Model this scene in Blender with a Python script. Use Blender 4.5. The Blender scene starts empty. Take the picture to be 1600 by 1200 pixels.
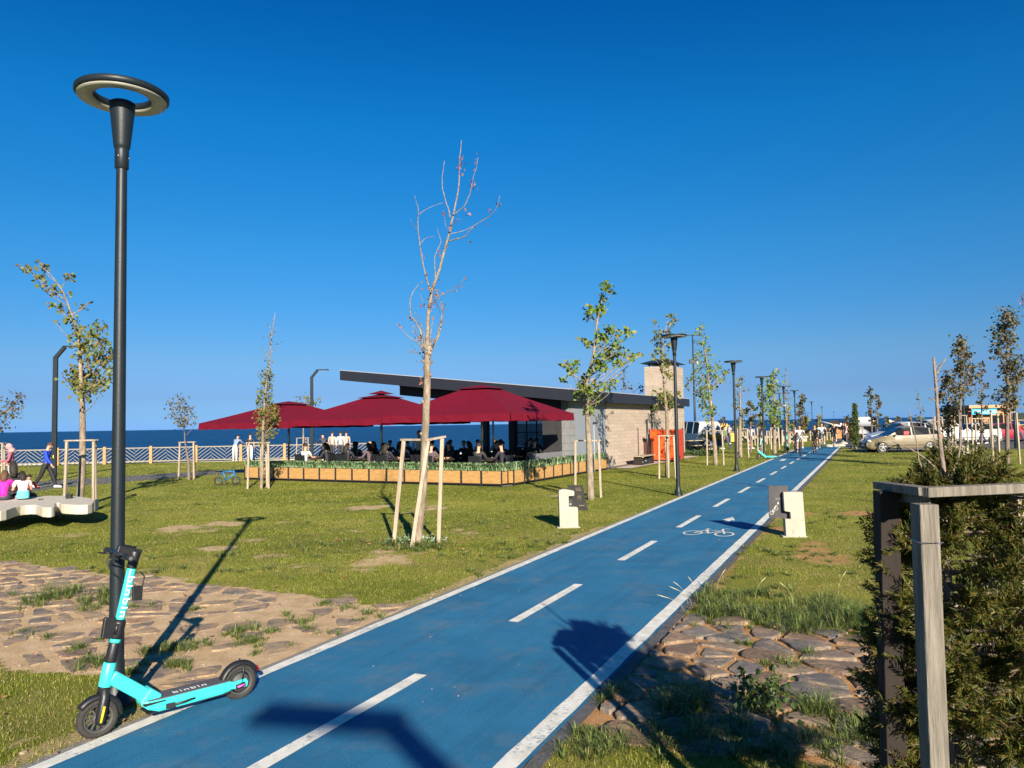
import bpy, math, random
import numpy as np
from mathutils import Vector, Matrix
random.seed(7); RNG = np.random.default_rng(7)
scene = bpy.context.scene
COL = scene.collection
R_ = math.radians

# ------------------------------------------------------------------ camera
FPX = 1180.0; CH = 2.0; PITCH = R_(3.03); ROLL = R_(0.95)
cf = Vector((0, math.cos(PITCH), math.sin(PITCH)))
r0 = Vector((1, 0, 0)); u0 = Vector((0, -math.sin(PITCH), math.cos(PITCH)))
cr = math.cos(ROLL)*r0 - math.sin(ROLL)*u0
cu = math.cos(ROLL)*u0 + math.sin(ROLL)*r0
CAM = Vector((0, 0, CH))
cd = bpy.data.cameras.new('camera'); co = bpy.data.objects.new('camera', cd); COL.objects.link(co)
m3 = Matrix((cr, cu, -cf)).transposed()
co.matrix_world = Matrix.Translation(CAM) @ m3.to_4x4()
cd.sensor_width = 36; cd.lens = FPX/1600*36; cd.clip_start = 0.05; cd.clip_end = 120000
scene.camera = co

# ------------------------------------------------------------------ light
SUN_EL = R_(21.5); SUN_AZ = R_(14.5)          # the sun stands behind the camera, a little to its right
sun_dir = Vector((math.sin(SUN_AZ)*math.cos(SUN_EL), -math.cos(SUN_AZ)*math.cos(SUN_EL), math.sin(SUN_EL)))
sd = bpy.data.lights.new('sun', 'SUN'); so = bpy.data.objects.new('sun', sd); COL.objects.link(so)
sd.energy = 5.0; sd.angle = R_(0.5); sd.color = (1.0, 0.9, 0.74)
so.rotation_euler = (-sun_dir).to_track_quat('-Z', 'Y').to_euler()
w = bpy.data.worlds.new("World"); scene.world = w; w.use_nodes = True
wn = w.node_tree; wn.nodes.clear()
sky = wn.nodes.new('ShaderNodeTexSky'); sky.sky_type = 'NISHITA'; sky.sun_disc = False
sky.sun_elevation = SUN_EL; sky.sun_rotation = math.pi - SUN_AZ
sky.altitude = 0; sky.air_density = 1.0; sky.dust_density = 0.25; sky.ozone_density = 3.0
hs = wn.nodes.new('ShaderNodeHueSaturation'); hs.inputs['Saturation'].default_value = 1.3
bg = wn.nodes.new('ShaderNodeBackground'); bg.inputs[1].default_value = 0.087
wo = wn.nodes.new('ShaderNodeOutputWorld')
# a clear, deep blue autumn sky: the colour of the air by height above the horizon
wt = wn.nodes.new('ShaderNodeTexCoord'); ws = wn.nodes.new('ShaderNodeSeparateXYZ'); wr_ = wn.nodes.new('ShaderNodeValToRGB'); wm = wn.nodes.new('ShaderNodeMix')
wm.data_type = 'RGBA'; wm.blend_type = 'MULTIPLY'; wm.inputs[0].default_value = 1
el_ = wr_.color_ramp.elements; el_[0].position = 0; el_[0].color = (.158, .37, 1.2, 1); el_[1].position = 1; el_[1].color = (.22, .45, .6, 1)
for p_, c_ in ((.017, (.158, .325, .84)), (.04, (.172, .283, .63)), (.062, (.195, .305, .565)), (.087, (.225, .34, .53)), (.218, (.185, .466, .60)), (.37, (.073, .52, .68)), (.494, (.026, .42, .63)), (.62, (.05, .42, .62))):
    q_ = el_.new(p_); q_.color = c_+(1,)
wn.links.new(wt.outputs['Generated'], ws.inputs[0]); wn.links.new(ws.outputs['Z'], wr_.inputs[0])
wn.links.new(sky.outputs[0], hs.inputs['Color']); wn.links.new(hs.outputs[0], wm.inputs[6]); wn.links.new(wr_.outputs[0], wm.inputs[7]); wn.links.new(wm.outputs[2], bg.inputs[0]); wn.links.new(bg.outputs[0], wo.inputs[0])
scene.view_settings.view_transform = 'Standard'; scene.view_settings.look = 'None'
scene.view_settings.exposure = 1.1; scene.view_settings.gamma = 1.0; scene.view_settings.use_curve_mapping = False
scene.render.engine = 'CYCLES'

# ------------------------------------------------------------------ placing helpers (all in metres)
def ray(px, py): return cf + ((px-800)/FPX)*cr + ((600-py)/FPX)*cu
def at(px, py, z=0.0):
    d = ray(px, py); return CAM + d*((z-CH)/d.z)
def zat(px, py, Y):
    d = ray(px, py); return CAM + d*(Y/d.y)
TH = R_(25.3); PT = (math.sin(TH), math.cos(TH)); PN = (PT[1], -PT[0])
def pw(a, b, z=0.0): return Vector((PN[0]*a+PT[0]*b, PN[1]*a+PT[1]*b, z))     # path coordinates -> world

# ------------------------------------------------------------------ object helpers
def link(o, parent=None):
    COL.objects.link(o)
    if parent is not None: o.parent = parent
    return o
def thing(name, label, cat, loc=(0, 0, 0), rz=0.0, group=None):
    o = bpy.data.objects.new(name, None); link(o)
    o.location = loc; o.rotation_euler = (0, 0, rz); o['label'] = label; o['category'] = cat
    o.empty_display_size = 0.2
    if group: o['group'] = group
    return o
def tag(o, label, cat, group=None):
    o['label'] = label; o['category'] = cat
    if group: o['group'] = group
    return o
def kids(o): return [c for c in bpy.data.objects if c.parent == o]
def copy_tree(o, parent=None, ch=None):
    if ch is None:
        ch = {}
        for c in bpy.data.objects:
            if c.parent: ch.setdefault(c.parent.name, []).append(c)
    c = o.copy(); link(c)
    if parent is not None: c.parent = parent
    for k in ch.get(o.name, []): copy_tree(k, c, ch)
    return c
def dup(o, label, loc, rz=0.0, group=None, scale=None):
    c = copy_tree(o); c.location = loc; c.rotation_euler = (0, 0, rz); c['label'] = label
    if group: c['group'] = group
    if scale: c.scale = (scale,)*3 if not hasattr(scale, '__len__') else scale
    return c

class MB:
    def __init__(s): s.v = []; s.f = []; s.m = []; s.s = []
    def add(s, vs, fs, mi=0, sm=False):
        n = len(s.v); s.v += [tuple(x) for x in vs]
        for f in fs: s.f.append([i+n for i in f]); s.m.append(mi); s.s.append(sm)
        return s
    def box(s, c, d, M=None, mi=0, taper=1.0):
        x, y, z = d[0]/2, d[1]/2, d[2]/2
        P = [Vector((sx*x*(taper if sz > 0 else 1), sy*y*(taper if sz > 0 else 1), sz*z)) for sx in (-1, 1) for sy in (-1, 1) for sz in (-1, 1)]
        if M is not None: P = [M @ p for p in P]
        P = [p+Vector(c) for p in P]
        return s.add(P, [(0, 1, 3, 2), (4, 6, 7, 5), (0, 4, 5, 1), (2, 3, 7, 6), (0, 2, 6, 4), (1, 5, 7, 3)], mi)
    def bar(s, p0, p1, w, h, mi=0, up=(0, 0, 1)):
        p0 = Vector(p0); p1 = Vector(p1); d = (p1-p0); L = d.length; d.normalize()
        x = d.cross(Vector(up))
        if x.length < 1e-3: x = d.cross(Vector((0, 1, 0)))
        x.normalize(); y = x.cross(d)
        M = Matrix((x, d, y)).transposed()
        return s.box((p0+p1)/2, (w, L, h), M, mi)
    def tube(s, pts, rad, n=8, mi=0, caps=True, sm=True, closed=False):
        pts = [Vector(p) for p in pts]; k = len(pts)
        if not hasattr(rad, '__len__'): rad = [rad]*k
        vs = []; ref = None
        for i, p in enumerate(pts):
            if closed: d = pts[(i+1) % k]-pts[i-1]
            else: d = pts[min(i+1, k-1)]-pts[max(i-1, 0)]
            if d.length < 1e-9: d = Vector((0, 0, 1))
            d.normalize()
            if ref is None:
                ref = d.cross(Vector((0, 0, 1)))
                if ref.length < .05: ref = d.cross(Vector((0, 1, 0)))
            ref = (ref - d*ref.dot(d))
            if ref.length < 1e-4: ref = d.cross(Vector((1, 0, 0)))
            ref.normalize(); y = d.cross(ref)
            for j in range(n):
                a = 2*math.pi*j/n; vs.append(p+(ref*math.cos(a)+y*math.sin(a))*rad[i])
        fs = []
        for i in range(k if closed else k-1):
            i2 = (i+1) % k
            for j in range(n):
                j2 = (j+1) % n; fs.append((i*n+j, i*n+j2, i2*n+j2, i2*n+j))
        s.add(vs, fs, mi, sm)
        if caps and not closed:
            b = len(s.v)-k*n
            s.f.append([b+j for j in range(n)][::-1]); s.m.append(mi); s.s.append(False)
            s.f.append([b+(k-1)*n+j for j in range(n)]); s.m.append(mi); s.s.append(False)
        return s
    def lathe(s, prof, n=24, c=(0, 0, 0), mi=0, sm=True, closed=False, M=None):
        vs = []; fs = []; k = len(prof)
        for r, z in prof:
            for j in range(n):
                a = 2*math.pi*j/n; v = Vector((r*math.cos(a), r*math.sin(a), z))
                if M is not None: v = M @ v
                vs.append(v+Vector(c))
        for i in range(k if closed else k-1):
            i2 = (i+1) % k
            for j in range(n):
                j2 = (j+1) % n; fs.append((i*n+j, i*n+j2, i2*n+j2, i2*n+j))
        return s.add(vs, fs, mi, sm)
    def prism(s, poly, z0, z1, mi=0, M=None, top_mi=None):
        n = len(poly); vs = [Vector((x, y, z0)) for x, y in poly]+[Vector((x, y, z1)) for x, y in poly]
        if M is not None: vs = [M @ v for v in vs]
        s.add(vs, [[(i+1) % n, i, n+i, n+(i+1) % n][::-1] for i in range(n)], mi)
        b = len(s.v)-2*n
        s.f.append([b+i for i in range(n)][::-1]); s.m.append(mi); s.s.append(False)
        s.f.append([b+n+i for i in range(n)]); s.m.append(mi if top_mi is None else top_mi); s.s.append(False)
        return s
    def sphere(s, c, r, n=12, k=8, mi=0, M=None):
        if not hasattr(r, '__len__'): r = (r, r, r)
        vs = []; fs = []
        for i in range(k+1):
            t = math.pi*i/k
            for j in range(n):
                a = 2*math.pi*j/n
                v = Vector((r[0]*math.sin(t)*math.cos(a), r[1]*math.sin(t)*math.sin(a), r[2]*math.cos(t)))
                if M is not None: v = M @ v
                vs.append(v+Vector(c))
        for i in range(k):
            for j in range(n):
                j2 = (j+1) % n; fs.append((i*n+j, (i+1)*n+j, (i+1)*n+j2, i*n+j2))
        return s.add(vs, fs, mi, True)
    def build(s, name, mats, parent=None, loc=None, bevel=0.0):
        me = bpy.data.meshes.new(name); me.from_pydata(s.v, [], s.f)
        if not isinstance(mats, (list, tuple)): mats = [mats]
        for m in mats: me.materials.append(m)
        me.polygons.foreach_set('material_index', s.m); me.polygons.foreach_set('use_smooth', s.s); me.update()
        o = bpy.data.objects.new(name, me); link(o, parent)
        if loc is not None: o.location = loc
        if bevel:
            b = o.modifiers.new('bevel', 'BEVEL'); b.width = bevel; b.segments = 2; b.limit_method = 'ANGLE'
        return o
def npmesh(name, V, F, mat, parent=None, attrs=None, smooth=False):
    """V (n,3) float, F (m,k) int"""
    me = bpy.data.meshes.new(name); k = F.shape[1]
    me.vertices.add(len(V)); me.vertices.foreach_set('co', V.astype(np.float32).ravel())
    me.loops.add(F.size); me.loops.foreach_set('vertex_index', F.astype(np.int32).ravel())
    me.polygons.add(len(F)); me.polygons.foreach_set('loop_start', np.arange(0, F.size, k, dtype=np.int32))
    me.update(calc_edges=True); me.materials.append(mat)
    if smooth: me.polygons.foreach_set('use_smooth', np.ones(len(F), bool))
    if attrs:
        for nm, arr in attrs.items():
            a = me.attributes.new(nm, 'FLOAT', 'POINT'); a.data.foreach_set('value', arr.astype(np.float32))
    me.validate()
    o = bpy.data.objects.new(name, me); link(o, parent); return o

# ------------------------------------------------------------------ materials
def M(name, base, rough=.6, var=.15, scale=6.0, bump=0.0, bscale=None, metal=0.0, spec=.5, rand=0.0, stretch=(1, 1, 1), second=None, sfac=.5,
      coat=0.0, emis=None, trans=0.0, dark=None):
    m = bpy.data.materials.new(name); m.use_nodes = True; nt = m.node_tree; N = nt.nodes; L = nt.links
    b = N['Principled BSDF']; b.inputs['Roughness'].default_value = rough; b.inputs['Metallic'].default_value = metal
    b.inputs['Specular IOR Level'].default_value = spec; b.inputs['Coat Weight'].default_value = coat
    tc = N.new('ShaderNodeTexCoord'); mp = N.new('ShaderNodeMapping'); mp.inputs['Scale'].default_value = stretch
    L.new(tc.outputs['Object'], mp.inputs[0])
    nz = N.new('ShaderNodeTexNoise'); nz.inputs['Scale'].default_value = scale; nz.inputs['Detail'].default_value = 6
    nz.inputs['Roughness'].default_value = .65; L.new(mp.outputs[0], nz.inputs['Vector'])
    lo = tuple(c*(1-var) for c in base)+(1,); hi = tuple(min(1, c*(1+var)) for c in base)+(1,)
    if second is not None: hi = tuple(second)+(1,); lo = tuple(base)+(1,)
    ra = N.new('ShaderNodeValToRGB'); ra.color_ramp.elements[0].position = .5-.22; ra.color_ramp.elements[1].position = .5+.22
    if second is not None: ra.color_ramp.elements[0].position = sfac-.1; ra.color_ramp.elements[1].position = sfac+.1
    ra.color_ramp.elements[0].color = lo; ra.color_ramp.elements[1].color = hi
    L.new(nz.outputs[0], ra.inputs[0]); cout = ra.outputs[0]
    if rand:
        g = N.new('ShaderNodeNewGeometry'); h = N.new('ShaderNodeHueSaturation')
        mr = N.new('ShaderNodeMapRange'); mr.inputs['To Min'].default_value = 1-rand; mr.inputs['To Max'].default_value = 1+rand
        L.new(g.outputs['Random Per Island'], mr.inputs[0]); L.new(mr.outputs[0], h.inputs['Value'])
        mr2 = N.new('ShaderNodeMapRange'); mr2.inputs['To Min'].default_value = .5+.04*rand; mr2.inputs['To Max'].default_value = .5-.07*rand
        L.new(g.outputs['Random Per Island'], mr2.inputs[0]); L.new(mr2.outputs[0], h.inputs['Hue'])
        L.new(cout, h.inputs['Color']); cout = h.outputs[0]
    L.new(cout, b.inputs['Base Color'])
    if bump:
        n2 = N.new('ShaderNodeTexNoise'); n2.inputs['Scale'].default_value = bscale or scale*4; n2.inputs['Detail'].default_value = 5
        L.new(mp.outputs[0], n2.inputs['Vector'])
        bp = N.new('ShaderNodeBump'); bp.inputs['Strength'].default_value = bump; bp.inputs['Distance'].default_value = .02
        L.new(n2.outputs[0], bp.inputs['Height']); L.new(bp.outputs[0], b.inputs['Normal'])
    if emis: b.inputs['Emission Color'].default_value = emis+(1,); b.inputs['Emission Strength'].default_value = 1
    if trans:
        t = N.new('ShaderNodeBsdfTranslucent'); L.new(cout, t.inputs[0]); mx = N.new('ShaderNodeMixShader'); mx.inputs[0].default_value = trans
        L.new(b.outputs[0], mx.inputs[1]); L.new(t.outputs[0], mx.inputs[2]); L.new(mx.outputs[0], N['Material Output'].inputs[0])
    return m
def leafmat(name, c1, c2, c3, trans=.25, rough=.5, spec=.3):
    """leaf colours picked leaf by leaf"""
    m = bpy.data.materials.new(name); m.use_nodes = True; nt = m.node_tree; N = nt.nodes; L = nt.links
    b = N['Principled BSDF']; b.inputs['Roughness'].default_value = rough; b.inputs['Specular IOR Level'].default_value = spec
    g = N.new('ShaderNodeNewGeometry'); ra = N.new('ShaderNodeValToRGB'); e = ra.color_ramp.elements
    e[0].color = c1+(1,); e[1].color = c3+(1,); e.new(.55).color = c2+(1,)
    L.new(g.outputs['Random Per Island'], ra.inputs[0]); L.new(ra.outputs[0], b.inputs['Base Color'])
    t = N.new('ShaderNodeBsdfTranslucent'); L.new(ra.outputs[0], t.inputs[0]); mx = N.new('ShaderNodeMixShader'); mx.inputs[0].default_value = trans
    L.new(b.outputs[0], mx.inputs[1]); L.new(t.outputs[0], mx.inputs[2]); L.new(mx.outputs[0], N['Material Output'].inputs[0])
    return m

m_lamp = M('lamp_paint', (.010, .015, .020), .45, .2, 5, .05, 60, spec=.35)
m_diff = M('lamp_diffuser', (.42, .41, .36), .4, .1, 6)
m_conc = M('concrete', (.36, .33, .27), .85, .12, 5, .25, 60)
m_conc2 = M('concrete_grey', (.33, .31, .28), .9, .2, 8, .3, 60)
m_bark = M('bark', (.16, .12, .085), .9, .35, 12, .8, 40, stretch=(1, 1, .35), second=(.30, .24, .175))
m_bark2 = M('bark_dead', (.27, .225, .165), .85, .25, 20, .4, 60, second=(.15, .115, .085))
m_barkc = M('bark_conifer', (.17, .13, .10), .85, .25, 20, .5, 60, second=(.24, .19, .15))
m_bark3 = M('bark_dark', (.16, .12, .1), .9, .3, 20, .4, 60)
m_stake = M('stake_wood', (.25, .20, .145), .85, .25, 5, .3, 30, stretch=(3, 3, .25), second=(.38, .31, .23))
m_stake2 = M('weathered_wood', (.13, .112, .092), .85, .2, 9, .7, 25, stretch=(5, 5, .3), second=(.215, .187, .155))
m_stake3 = M('dark_wood', (.016, .010, .007), .85, .25, 9, .4, 25, stretch=(4, 4, .3))  # near-black brown wood with random grain
m_leafg = leafmat('plane_leaf', (.08, .15, .02), (.14, .22, .03), (.24, .20, .05))
m_leafb = leafmat('autumn_leaf', (.17, .13, .04), (.12, .18, .035), (.22, .14, .05))
m_leafd = leafmat('dead_leaf', (.20, .09, .05), (.30, .14, .08), (.14, .06, .04), trans=.1)
m_leafk = leafmat('dark_leaf', (.055, .07, .022), (.10, .085, .035), (.14, .09, .05), trans=.12)
m_conif = leafmat('conifer_needles', (.04, .06, .010), (.085, .10, .016), (.19, .12, .03), trans=.25)
m_conif2 = leafmat('conifer_far', (.05, .075, .02), (.07, .10, .025), (.10, .11, .03), trans=.1)
m_grass = leafmat('grass_blade', (.12, .165, .018), (.235, .25, .034), (.46, .39, .12), trans=.3, rough=.45)
m_grassd = leafmat('dry_grass_blade', (.17, .15, .05), (.28, .23, .085), (.44, .35, .16), trans=.25, rough=.5)
m_grassg = leafmat('tall_grass_blade', (.07, .12, .022), (.13, .18, .04), (.30, .29, .12), trans=.3, rough=.4)
m_plant = leafmat('planter_leaf', (.10, .20, .07), (.22, .34, .16), (.55, .62, .45), trans=.2)
m_white = M('white_paint', (.74, .70, .60), .7, .1, 12, .15, 200)
m_black = M('black_plastic', (.012, .012, .014), .45, .3, 20, .1, 80)
m_blackm = M('black_metal', (.02, .021, .024), .4, .2, 10)
m_rubber = M('tyre_rubber', (.03, .027, .024), .85, .3, 30, .3, 90)
m_teal = M('teal_paint', (.045, .56, .52), .38, .1, 9, .03, 60, coat=.2)
m_yellow = M('yellow_reflector', (.85, .62, .02), .4, .05, 10)
m_pink = M('pink_reflector', (.85, .1, .45), .4, .05, 10)
m_lett = M('white_lettering', (.78, .8, .78), .5, .04, 10)
m_mat = M('deck_mat', (.075, .075, .085), .85, .2, 30, .5, 200)
m_steel = M('steel', (.35, .35, .36), .35, .1, 10, metal=.8)
m_red = M('umbrella_fabric', (.135, .003, .016), .8, .1, 3, .1, 300, spec=.2, trans=.06)
m_roof = M('roof_fascia', (.013, .0155, .025), .55, .1, 2, .05, 10)
m_roofl = M('roof_flashing', (.3, .32, .35), .5, .1, 3)
m_dark = M('dark_wall', (.028, .027, .028), .7, .25, 4)
m_gpan = M('grey_panel', (.185, .205, .235), .6, .06, 2)
m_plankw = M('planter_wood', (.36, .19, .062), .6, .12, 3, .1, 30, stretch=(1, 1, 5), second=(.43, .25, .09))
m_deck = M('terrace_floor', (.10, .09, .085), .8, .2, 3, .1)
m_glass = bpy.data.materials.new('window_glass'); m_glass.use_nodes = True
_n = m_glass.node_tree; _b = _n.nodes['Principled BSDF']; _b.inputs['Base Color'].default_value = (.02, .03, .035, 1); _b.inputs['Roughness'].default_value = .03
_t = _n.nodes.new('ShaderNodeBsdfTransparent'); _t.inputs[0].default_value = (.55, .6, .62, 1); _mx = _n.nodes.new('ShaderNodeMixShader'); _mx.inputs[0].default_value = .62
_n.links.new(_b.outputs[0], _mx.inputs[1]); _n.links.new(_t.outputs[0], _mx.inputs[2]); _n.links.new(_mx.outputs[0], _n.nodes['Material Output'].inputs[0])
m_cglass = M('car_glass', (.012, .014, .017), .15, .1, 3, spec=.14)
_cm = {}
def cmat(col, rough=.75, name='cloth', **k):
    key = (tuple(col), name)
    if key not in _cm: _cm[key] = M(name, col, rough, k.pop('var', .18), k.pop('scale', 14), **k)
    return _cm[key]
def brickmat(name, c1, c2, mortar, sc, rough=.85, bump=.6, bw=.5, rh=.25, mort=.015):
    m = bpy.data.materials.new(name); m.use_nodes = True; nt = m.node_tree; N = nt.nodes; L = nt.links; b = N['Principled BSDF']; b.inputs['Roughness'].default_value = rough
    tc = N.new('ShaderNodeTexCoord'); g = N.new('ShaderNodeSeparateXYZ'); L.new(tc.outputs['Object'], g.inputs[0])
    ad = N.new('ShaderNodeMath'); ad.operation = 'ADD'; L.new(g.outputs[0], ad.inputs[0]); L.new(g.outputs[1], ad.inputs[1])
    cb = N.new('ShaderNodeCombineXYZ'); L.new(ad.outputs[0], cb.inputs[0]); L.new(g.outputs[2], cb.inputs[1])
    br = N.new('ShaderNodeTexBrick'); br.inputs['Scale'].default_value = sc; br.inputs['Color1'].default_value = c1+(1,); br.inputs['Color2'].default_value = c2+(1,)
    br.inputs['Mortar'].default_value = mortar+(1,); br.inputs['Mortar Size'].default_value = mort; br.inputs['Brick Width'].default_value = bw; br.inputs['Row Height'].default_value = rh
    L.new(cb.outputs[0], br.inputs['Vector'])
    nz = N.new('ShaderNodeTexNoise'); nz.inputs['Scale'].default_value = 9; nz.inputs['Detail'].default_value = 6; L.new(tc.outputs['Object'], nz.inputs['Vector'])
    mx = N.new('ShaderNodeMix'); mx.data_type = 'RGBA'; mx.blend_type = 'OVERLAY'; mx.inputs[0].default_value = .4
    L.new(br.outputs[0], mx.inputs[6]); L.new(nz.outputs[1], mx.inputs[7])
    hs_ = N.new('ShaderNodeHueSaturation'); hs_.inputs['Saturation'].default_value = .75; L.new(mx.outputs[2], hs_.inputs['Color']); L.new(hs_.outputs[0], b.inputs['Base Color'])
    bp = N.new('ShaderNodeBump'); bp.inputs['Strength'].default_value = bump; bp.inputs['Distance'].default_value = .03
    a2 = N.new('ShaderNodeMath'); a2.operation = 'SUBTRACT'; L.new(nz.outputs[0], a2.inputs[0]); L.new(br.outputs['Fac'], a2.inputs[1])
    L.new(a2.outputs[0], bp.inputs['Height']); L.new(bp.outputs[0], b.inputs['Normal'])
    return m
m_stone = brickmat('travertine_blocks', (.32, .235, .16), (.38, .285, .20), (.27, .195, .135), 1.0, bw=.9, rh=.16, mort=.006, bump=.35)
m_tile = brickmat('light_tiles', (.17, .17, .18), (.20, .20, .21), (.12, .12, .12), 1.0, bw=.6, rh=.3, mort=.01)

# ------------------------------------------------------------------ value noise
_P = RNG.random((256, 256))
def vnoise(x, y, s):
    x = np.asarray(x, float)/s+1000.; y = np.asarray(y, float)/s+1000.
    xi = np.floor(x).astype(int); yi = np.floor(y).astype(int); fx = x-xi; fy = y-yi
    fx = fx*fx*(3-2*fx); fy = fy*fy*(3-2*fy)
    a = _P[xi % 256, yi % 256]; b = _P[(xi+1) % 256, yi % 256]; c = _P[xi % 256, (yi+1) % 256]; d = _P[(xi+1) % 256, (yi+1) % 256]
    return (a*(1-fx)+b*fx)*(1-fy)+(c*(1-fx)+d*fx)*fy
def fbm(x, y, s): return (vnoise(x, y, s)+.5*vnoise(x+37, y+11, s/2)+.25*vnoise(x+7, y+71, s/4)+.13*vnoise(x-7, y+31, s/8))/1.88

# ================================================================== THE SETTING
def struct(o): o['kind'] = 'structure'; return o
def xy2ab(x, y): return x*PN[0]+y*PN[1], x*PT[0]+y*PT[1]
SHORE = [(-200, 36), (-60, 41.2), (-32, 45.6), (-9, 49.6), (-2, 55), (12, 75), (45, 112), (110, 170), (230, 240), (1500, 800)]
def shore_y(x): return np.interp(x, [p[0] for p in SHORE], [p[1] for p in SHORE])
def band(x, y):
    """1 inside the strip of stone paving that crosses the cycle path"""
    a, b = xy2ab(x, y); wob = (fbm(x, y, .8)-.5)*.45
    left = (a < -4.5) & (b > 4.15+wob) & (b < 7.05+wob+.05*np.clip(-a-5, 0, 6))
    right = (a > -2.0) & (b > 4.75+wob) & (b < 7.75+wob)
    return left | right
_bp = [(460, 884, 62, 12), (325, 828, 40, 7), (560, 890, 38, 6), (722, 833, 34, 6), (676, 857, 30, 6), (25, 1165, 45, 22), (110, 1090, 35, 14), (545, 931, 40, 5),
       (380, 846, 30, 4), (250, 905, 60, 4), (900, 800, 14, 3), (1010, 770, 12, 2), (560, 830, 24, 3), (620, 868, 26, 5), (1250, 905, 18, 3), (100, 838, 60, 4), (420, 868, 55, 4), (1020, 1188, 40, 12)]
BP = []
for px, py, rx, ry in _bp:
    c = at(px, py); ex = (at(px+rx, py)-c).length; ey = (at(px, py-ry)-c).length; BP.append((c.x, c.y, ex, ey))
def bare(x, y):
    a, b = xy2ab(x, y); r = np.zeros_like(x, float); n = fbm(x, y, .5); n2 = fbm(x+9, y+5, .14)
    for cx, cy, ex, ey in BP:
        d = np.sqrt(((x-cx)/ex)**2+((y-cy)/ey)**2); r = np.maximum(r, np.clip((.95-d+(n-.5)*2.4+(n2-.5)*2.2)*.75, 0, .62))
    r = np.maximum(r, np.clip((fbm(x+50, y, 1.6)-.66)*9, 0, .8)*(y < 22))
    edge = ((a > -4.85+(n-.5)*.35) & (a < -4.5) & (b < 14)) | ((a < -1.74+(n-.5)*.35) & (a > -2.0))
    r = np.maximum(r, edge*.6)
    return np.maximum(r, band(x, y)*1.0)
def onpath(x, y, m=.0):
    a, b = xy2ab(x, y); return (a > -4.62-m) & (a < -1.86+m) & (b < 59)
def paved(x, y): return onpath(x, y)

# ground sheet: fine near the camera, coarse far away, dropping below the sea past the shore
xs = np.concatenate([[-1500, -700, -400, -250], np.arange(-180, -40, 10), np.arange(-40, -13, 1.5), np.arange(-13, 8, .08), np.arange(8, 40, 1.0), np.arange(40, 200, 8), [230, 300, 450, 800, 1500]])
ys = np.concatenate([[-800, -300, -100, -40, -20, -10, -5], np.arange(-3, 2.5, .5), np.arange(2.5, 20, .08), np.arange(20, 36, .5), np.arange(36, 62, .25), np.arange(62, 130, 1.0), np.arange(130, 260, 8), [300, 400, 600, 900]])
X, Y = np.meshgrid(xs, ys); so_ = Y-shore_y(X)
Z = np.where(so_ > 0, -np.clip(so_*.9, 0, 9), 0.0)
Z += np.where((Y < 20) & (X > -13) & (X < 8) & ~onpath(X, Y, .25), (fbm(X, Y, .35)-.55)*.016*np.ones_like(X), 0)
V = np.stack([X.ravel(), Y.ravel(), Z.ravel()], 1); nx, ny = len(xs), len(ys)
I = np.arange(nx*ny).reshape(ny, nx); F = np.stack([I[:-1, :-1].ravel(), I[:-1, 1:].ravel(), I[1:, 1:].ravel(), I[1:, :-1].ravel()], 1)
m_ground = bpy.data.materials.new('lawn_and_soil'); m_ground.use_nodes = True
_n = m_ground.node_tree; N = _n.nodes; L = _n.links; b = N['Principled BSDF']; b.inputs['Roughness'].default_value = .95; b.inputs['Specular IOR Level'].default_value = .15
tc = N.new('ShaderNodeTexCoord')
def noise(sc, det=6, ro=.6, st=None):
    z = N.new('ShaderNodeTexNoise'); z.inputs['Scale'].default_value = sc; z.inputs['Detail'].default_value = det; z.inputs['Roughness'].default_value = ro
    if st:
        mp = N.new('ShaderNodeMapping'); mp.inputs['Scale'].default_value = st; L.new(tc.outputs['Object'], mp.inputs[0]); L.new(mp.outputs[0], z.inputs['Vector'])
    else: L.new(tc.outputs['Object'], z.inputs['Vector'])
    return z
def ramp(src, stops):
    r = N.new('ShaderNodeValToRGB'); e = r.color_ramp.elements; e[0].position = stops[0][0]; e[0].color = stops[0][1]+(1,); e[1].position = stops[-1][0]; e[1].color = stops[-1][1]+(1,)
    for p, c in stops[1:-1]: q = e.new(p); q.color = c+(1,)
    L.new(src, r.inputs[0]); return r
def mix(f, a, c, t='MIX'):
    x = N.new('ShaderNodeMix'); x.data_type = 'RGBA'; x.blend_type = t
    if isinstance(f, float): x.inputs[0].default_value = f
    else: L.new(f, x.inputs[0])
    L.new(a, x.inputs[6]); L.new(c, x.inputs[7]); return x
g1 = ramp(noise(.35).outputs[0], [(.32, (.125, .165, .014)), (.48, (.20, .225, .024)), (.66, (.34, .32, .06))])
g2 = ramp(noise(55, 8, .8).outputs[0], [(.3, (.42, .42, .38)), (.65, (1.1, 1.1, 1.0))])
g3 = ramp(noise(2.2, 4, .6).outputs[0], [(.3, (.6, .68, .5)), (.65, (1, 1, 1))])
ga = mix(.8, g1.outputs[0], g2.outputs[0], 'MULTIPLY'); gb = mix(.6, ga.outputs[2], g3.outputs[0], 'MULTIPLY')
s1 = ramp(noise(3.5, 8, .7).outputs[0], [(.3, (.46, .31, .17)), (.5, (.64, .45, .26)), (.7, (.76, .57, .36))])
s2 = ramp(noise(70, 6, .8).outputs[0], [(.3, (.7, .67, .65)), (.7, (1, 1, 1))])
sa = mix(.7, s1.outputs[0], s2.outputs[0], 'MULTIPLY')
at_ = N.new('ShaderNodeAttribute'); at_.attribute_name = 'bare'
ms = N.new('ShaderNodeMath'); ms.operation = 'ADD'; L.new(at_.outputs['Fac'], ms.inputs[0])
nn = noise(11, 8, .8); mm = N.new('ShaderNodeMath'); mm.operation = 'MULTIPLY_ADD'; mm.inputs[1].default_value = 1.7; mm.inputs[2].default_value = -.85
L.new(nn.outputs[0], mm.inputs[0]); L.new(mm.outputs[0], ms.inputs[1])
mr = ramp(ms.outputs[0], [(.30, (0, 0, 0)), (.85, (1, 1, 1))])
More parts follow.
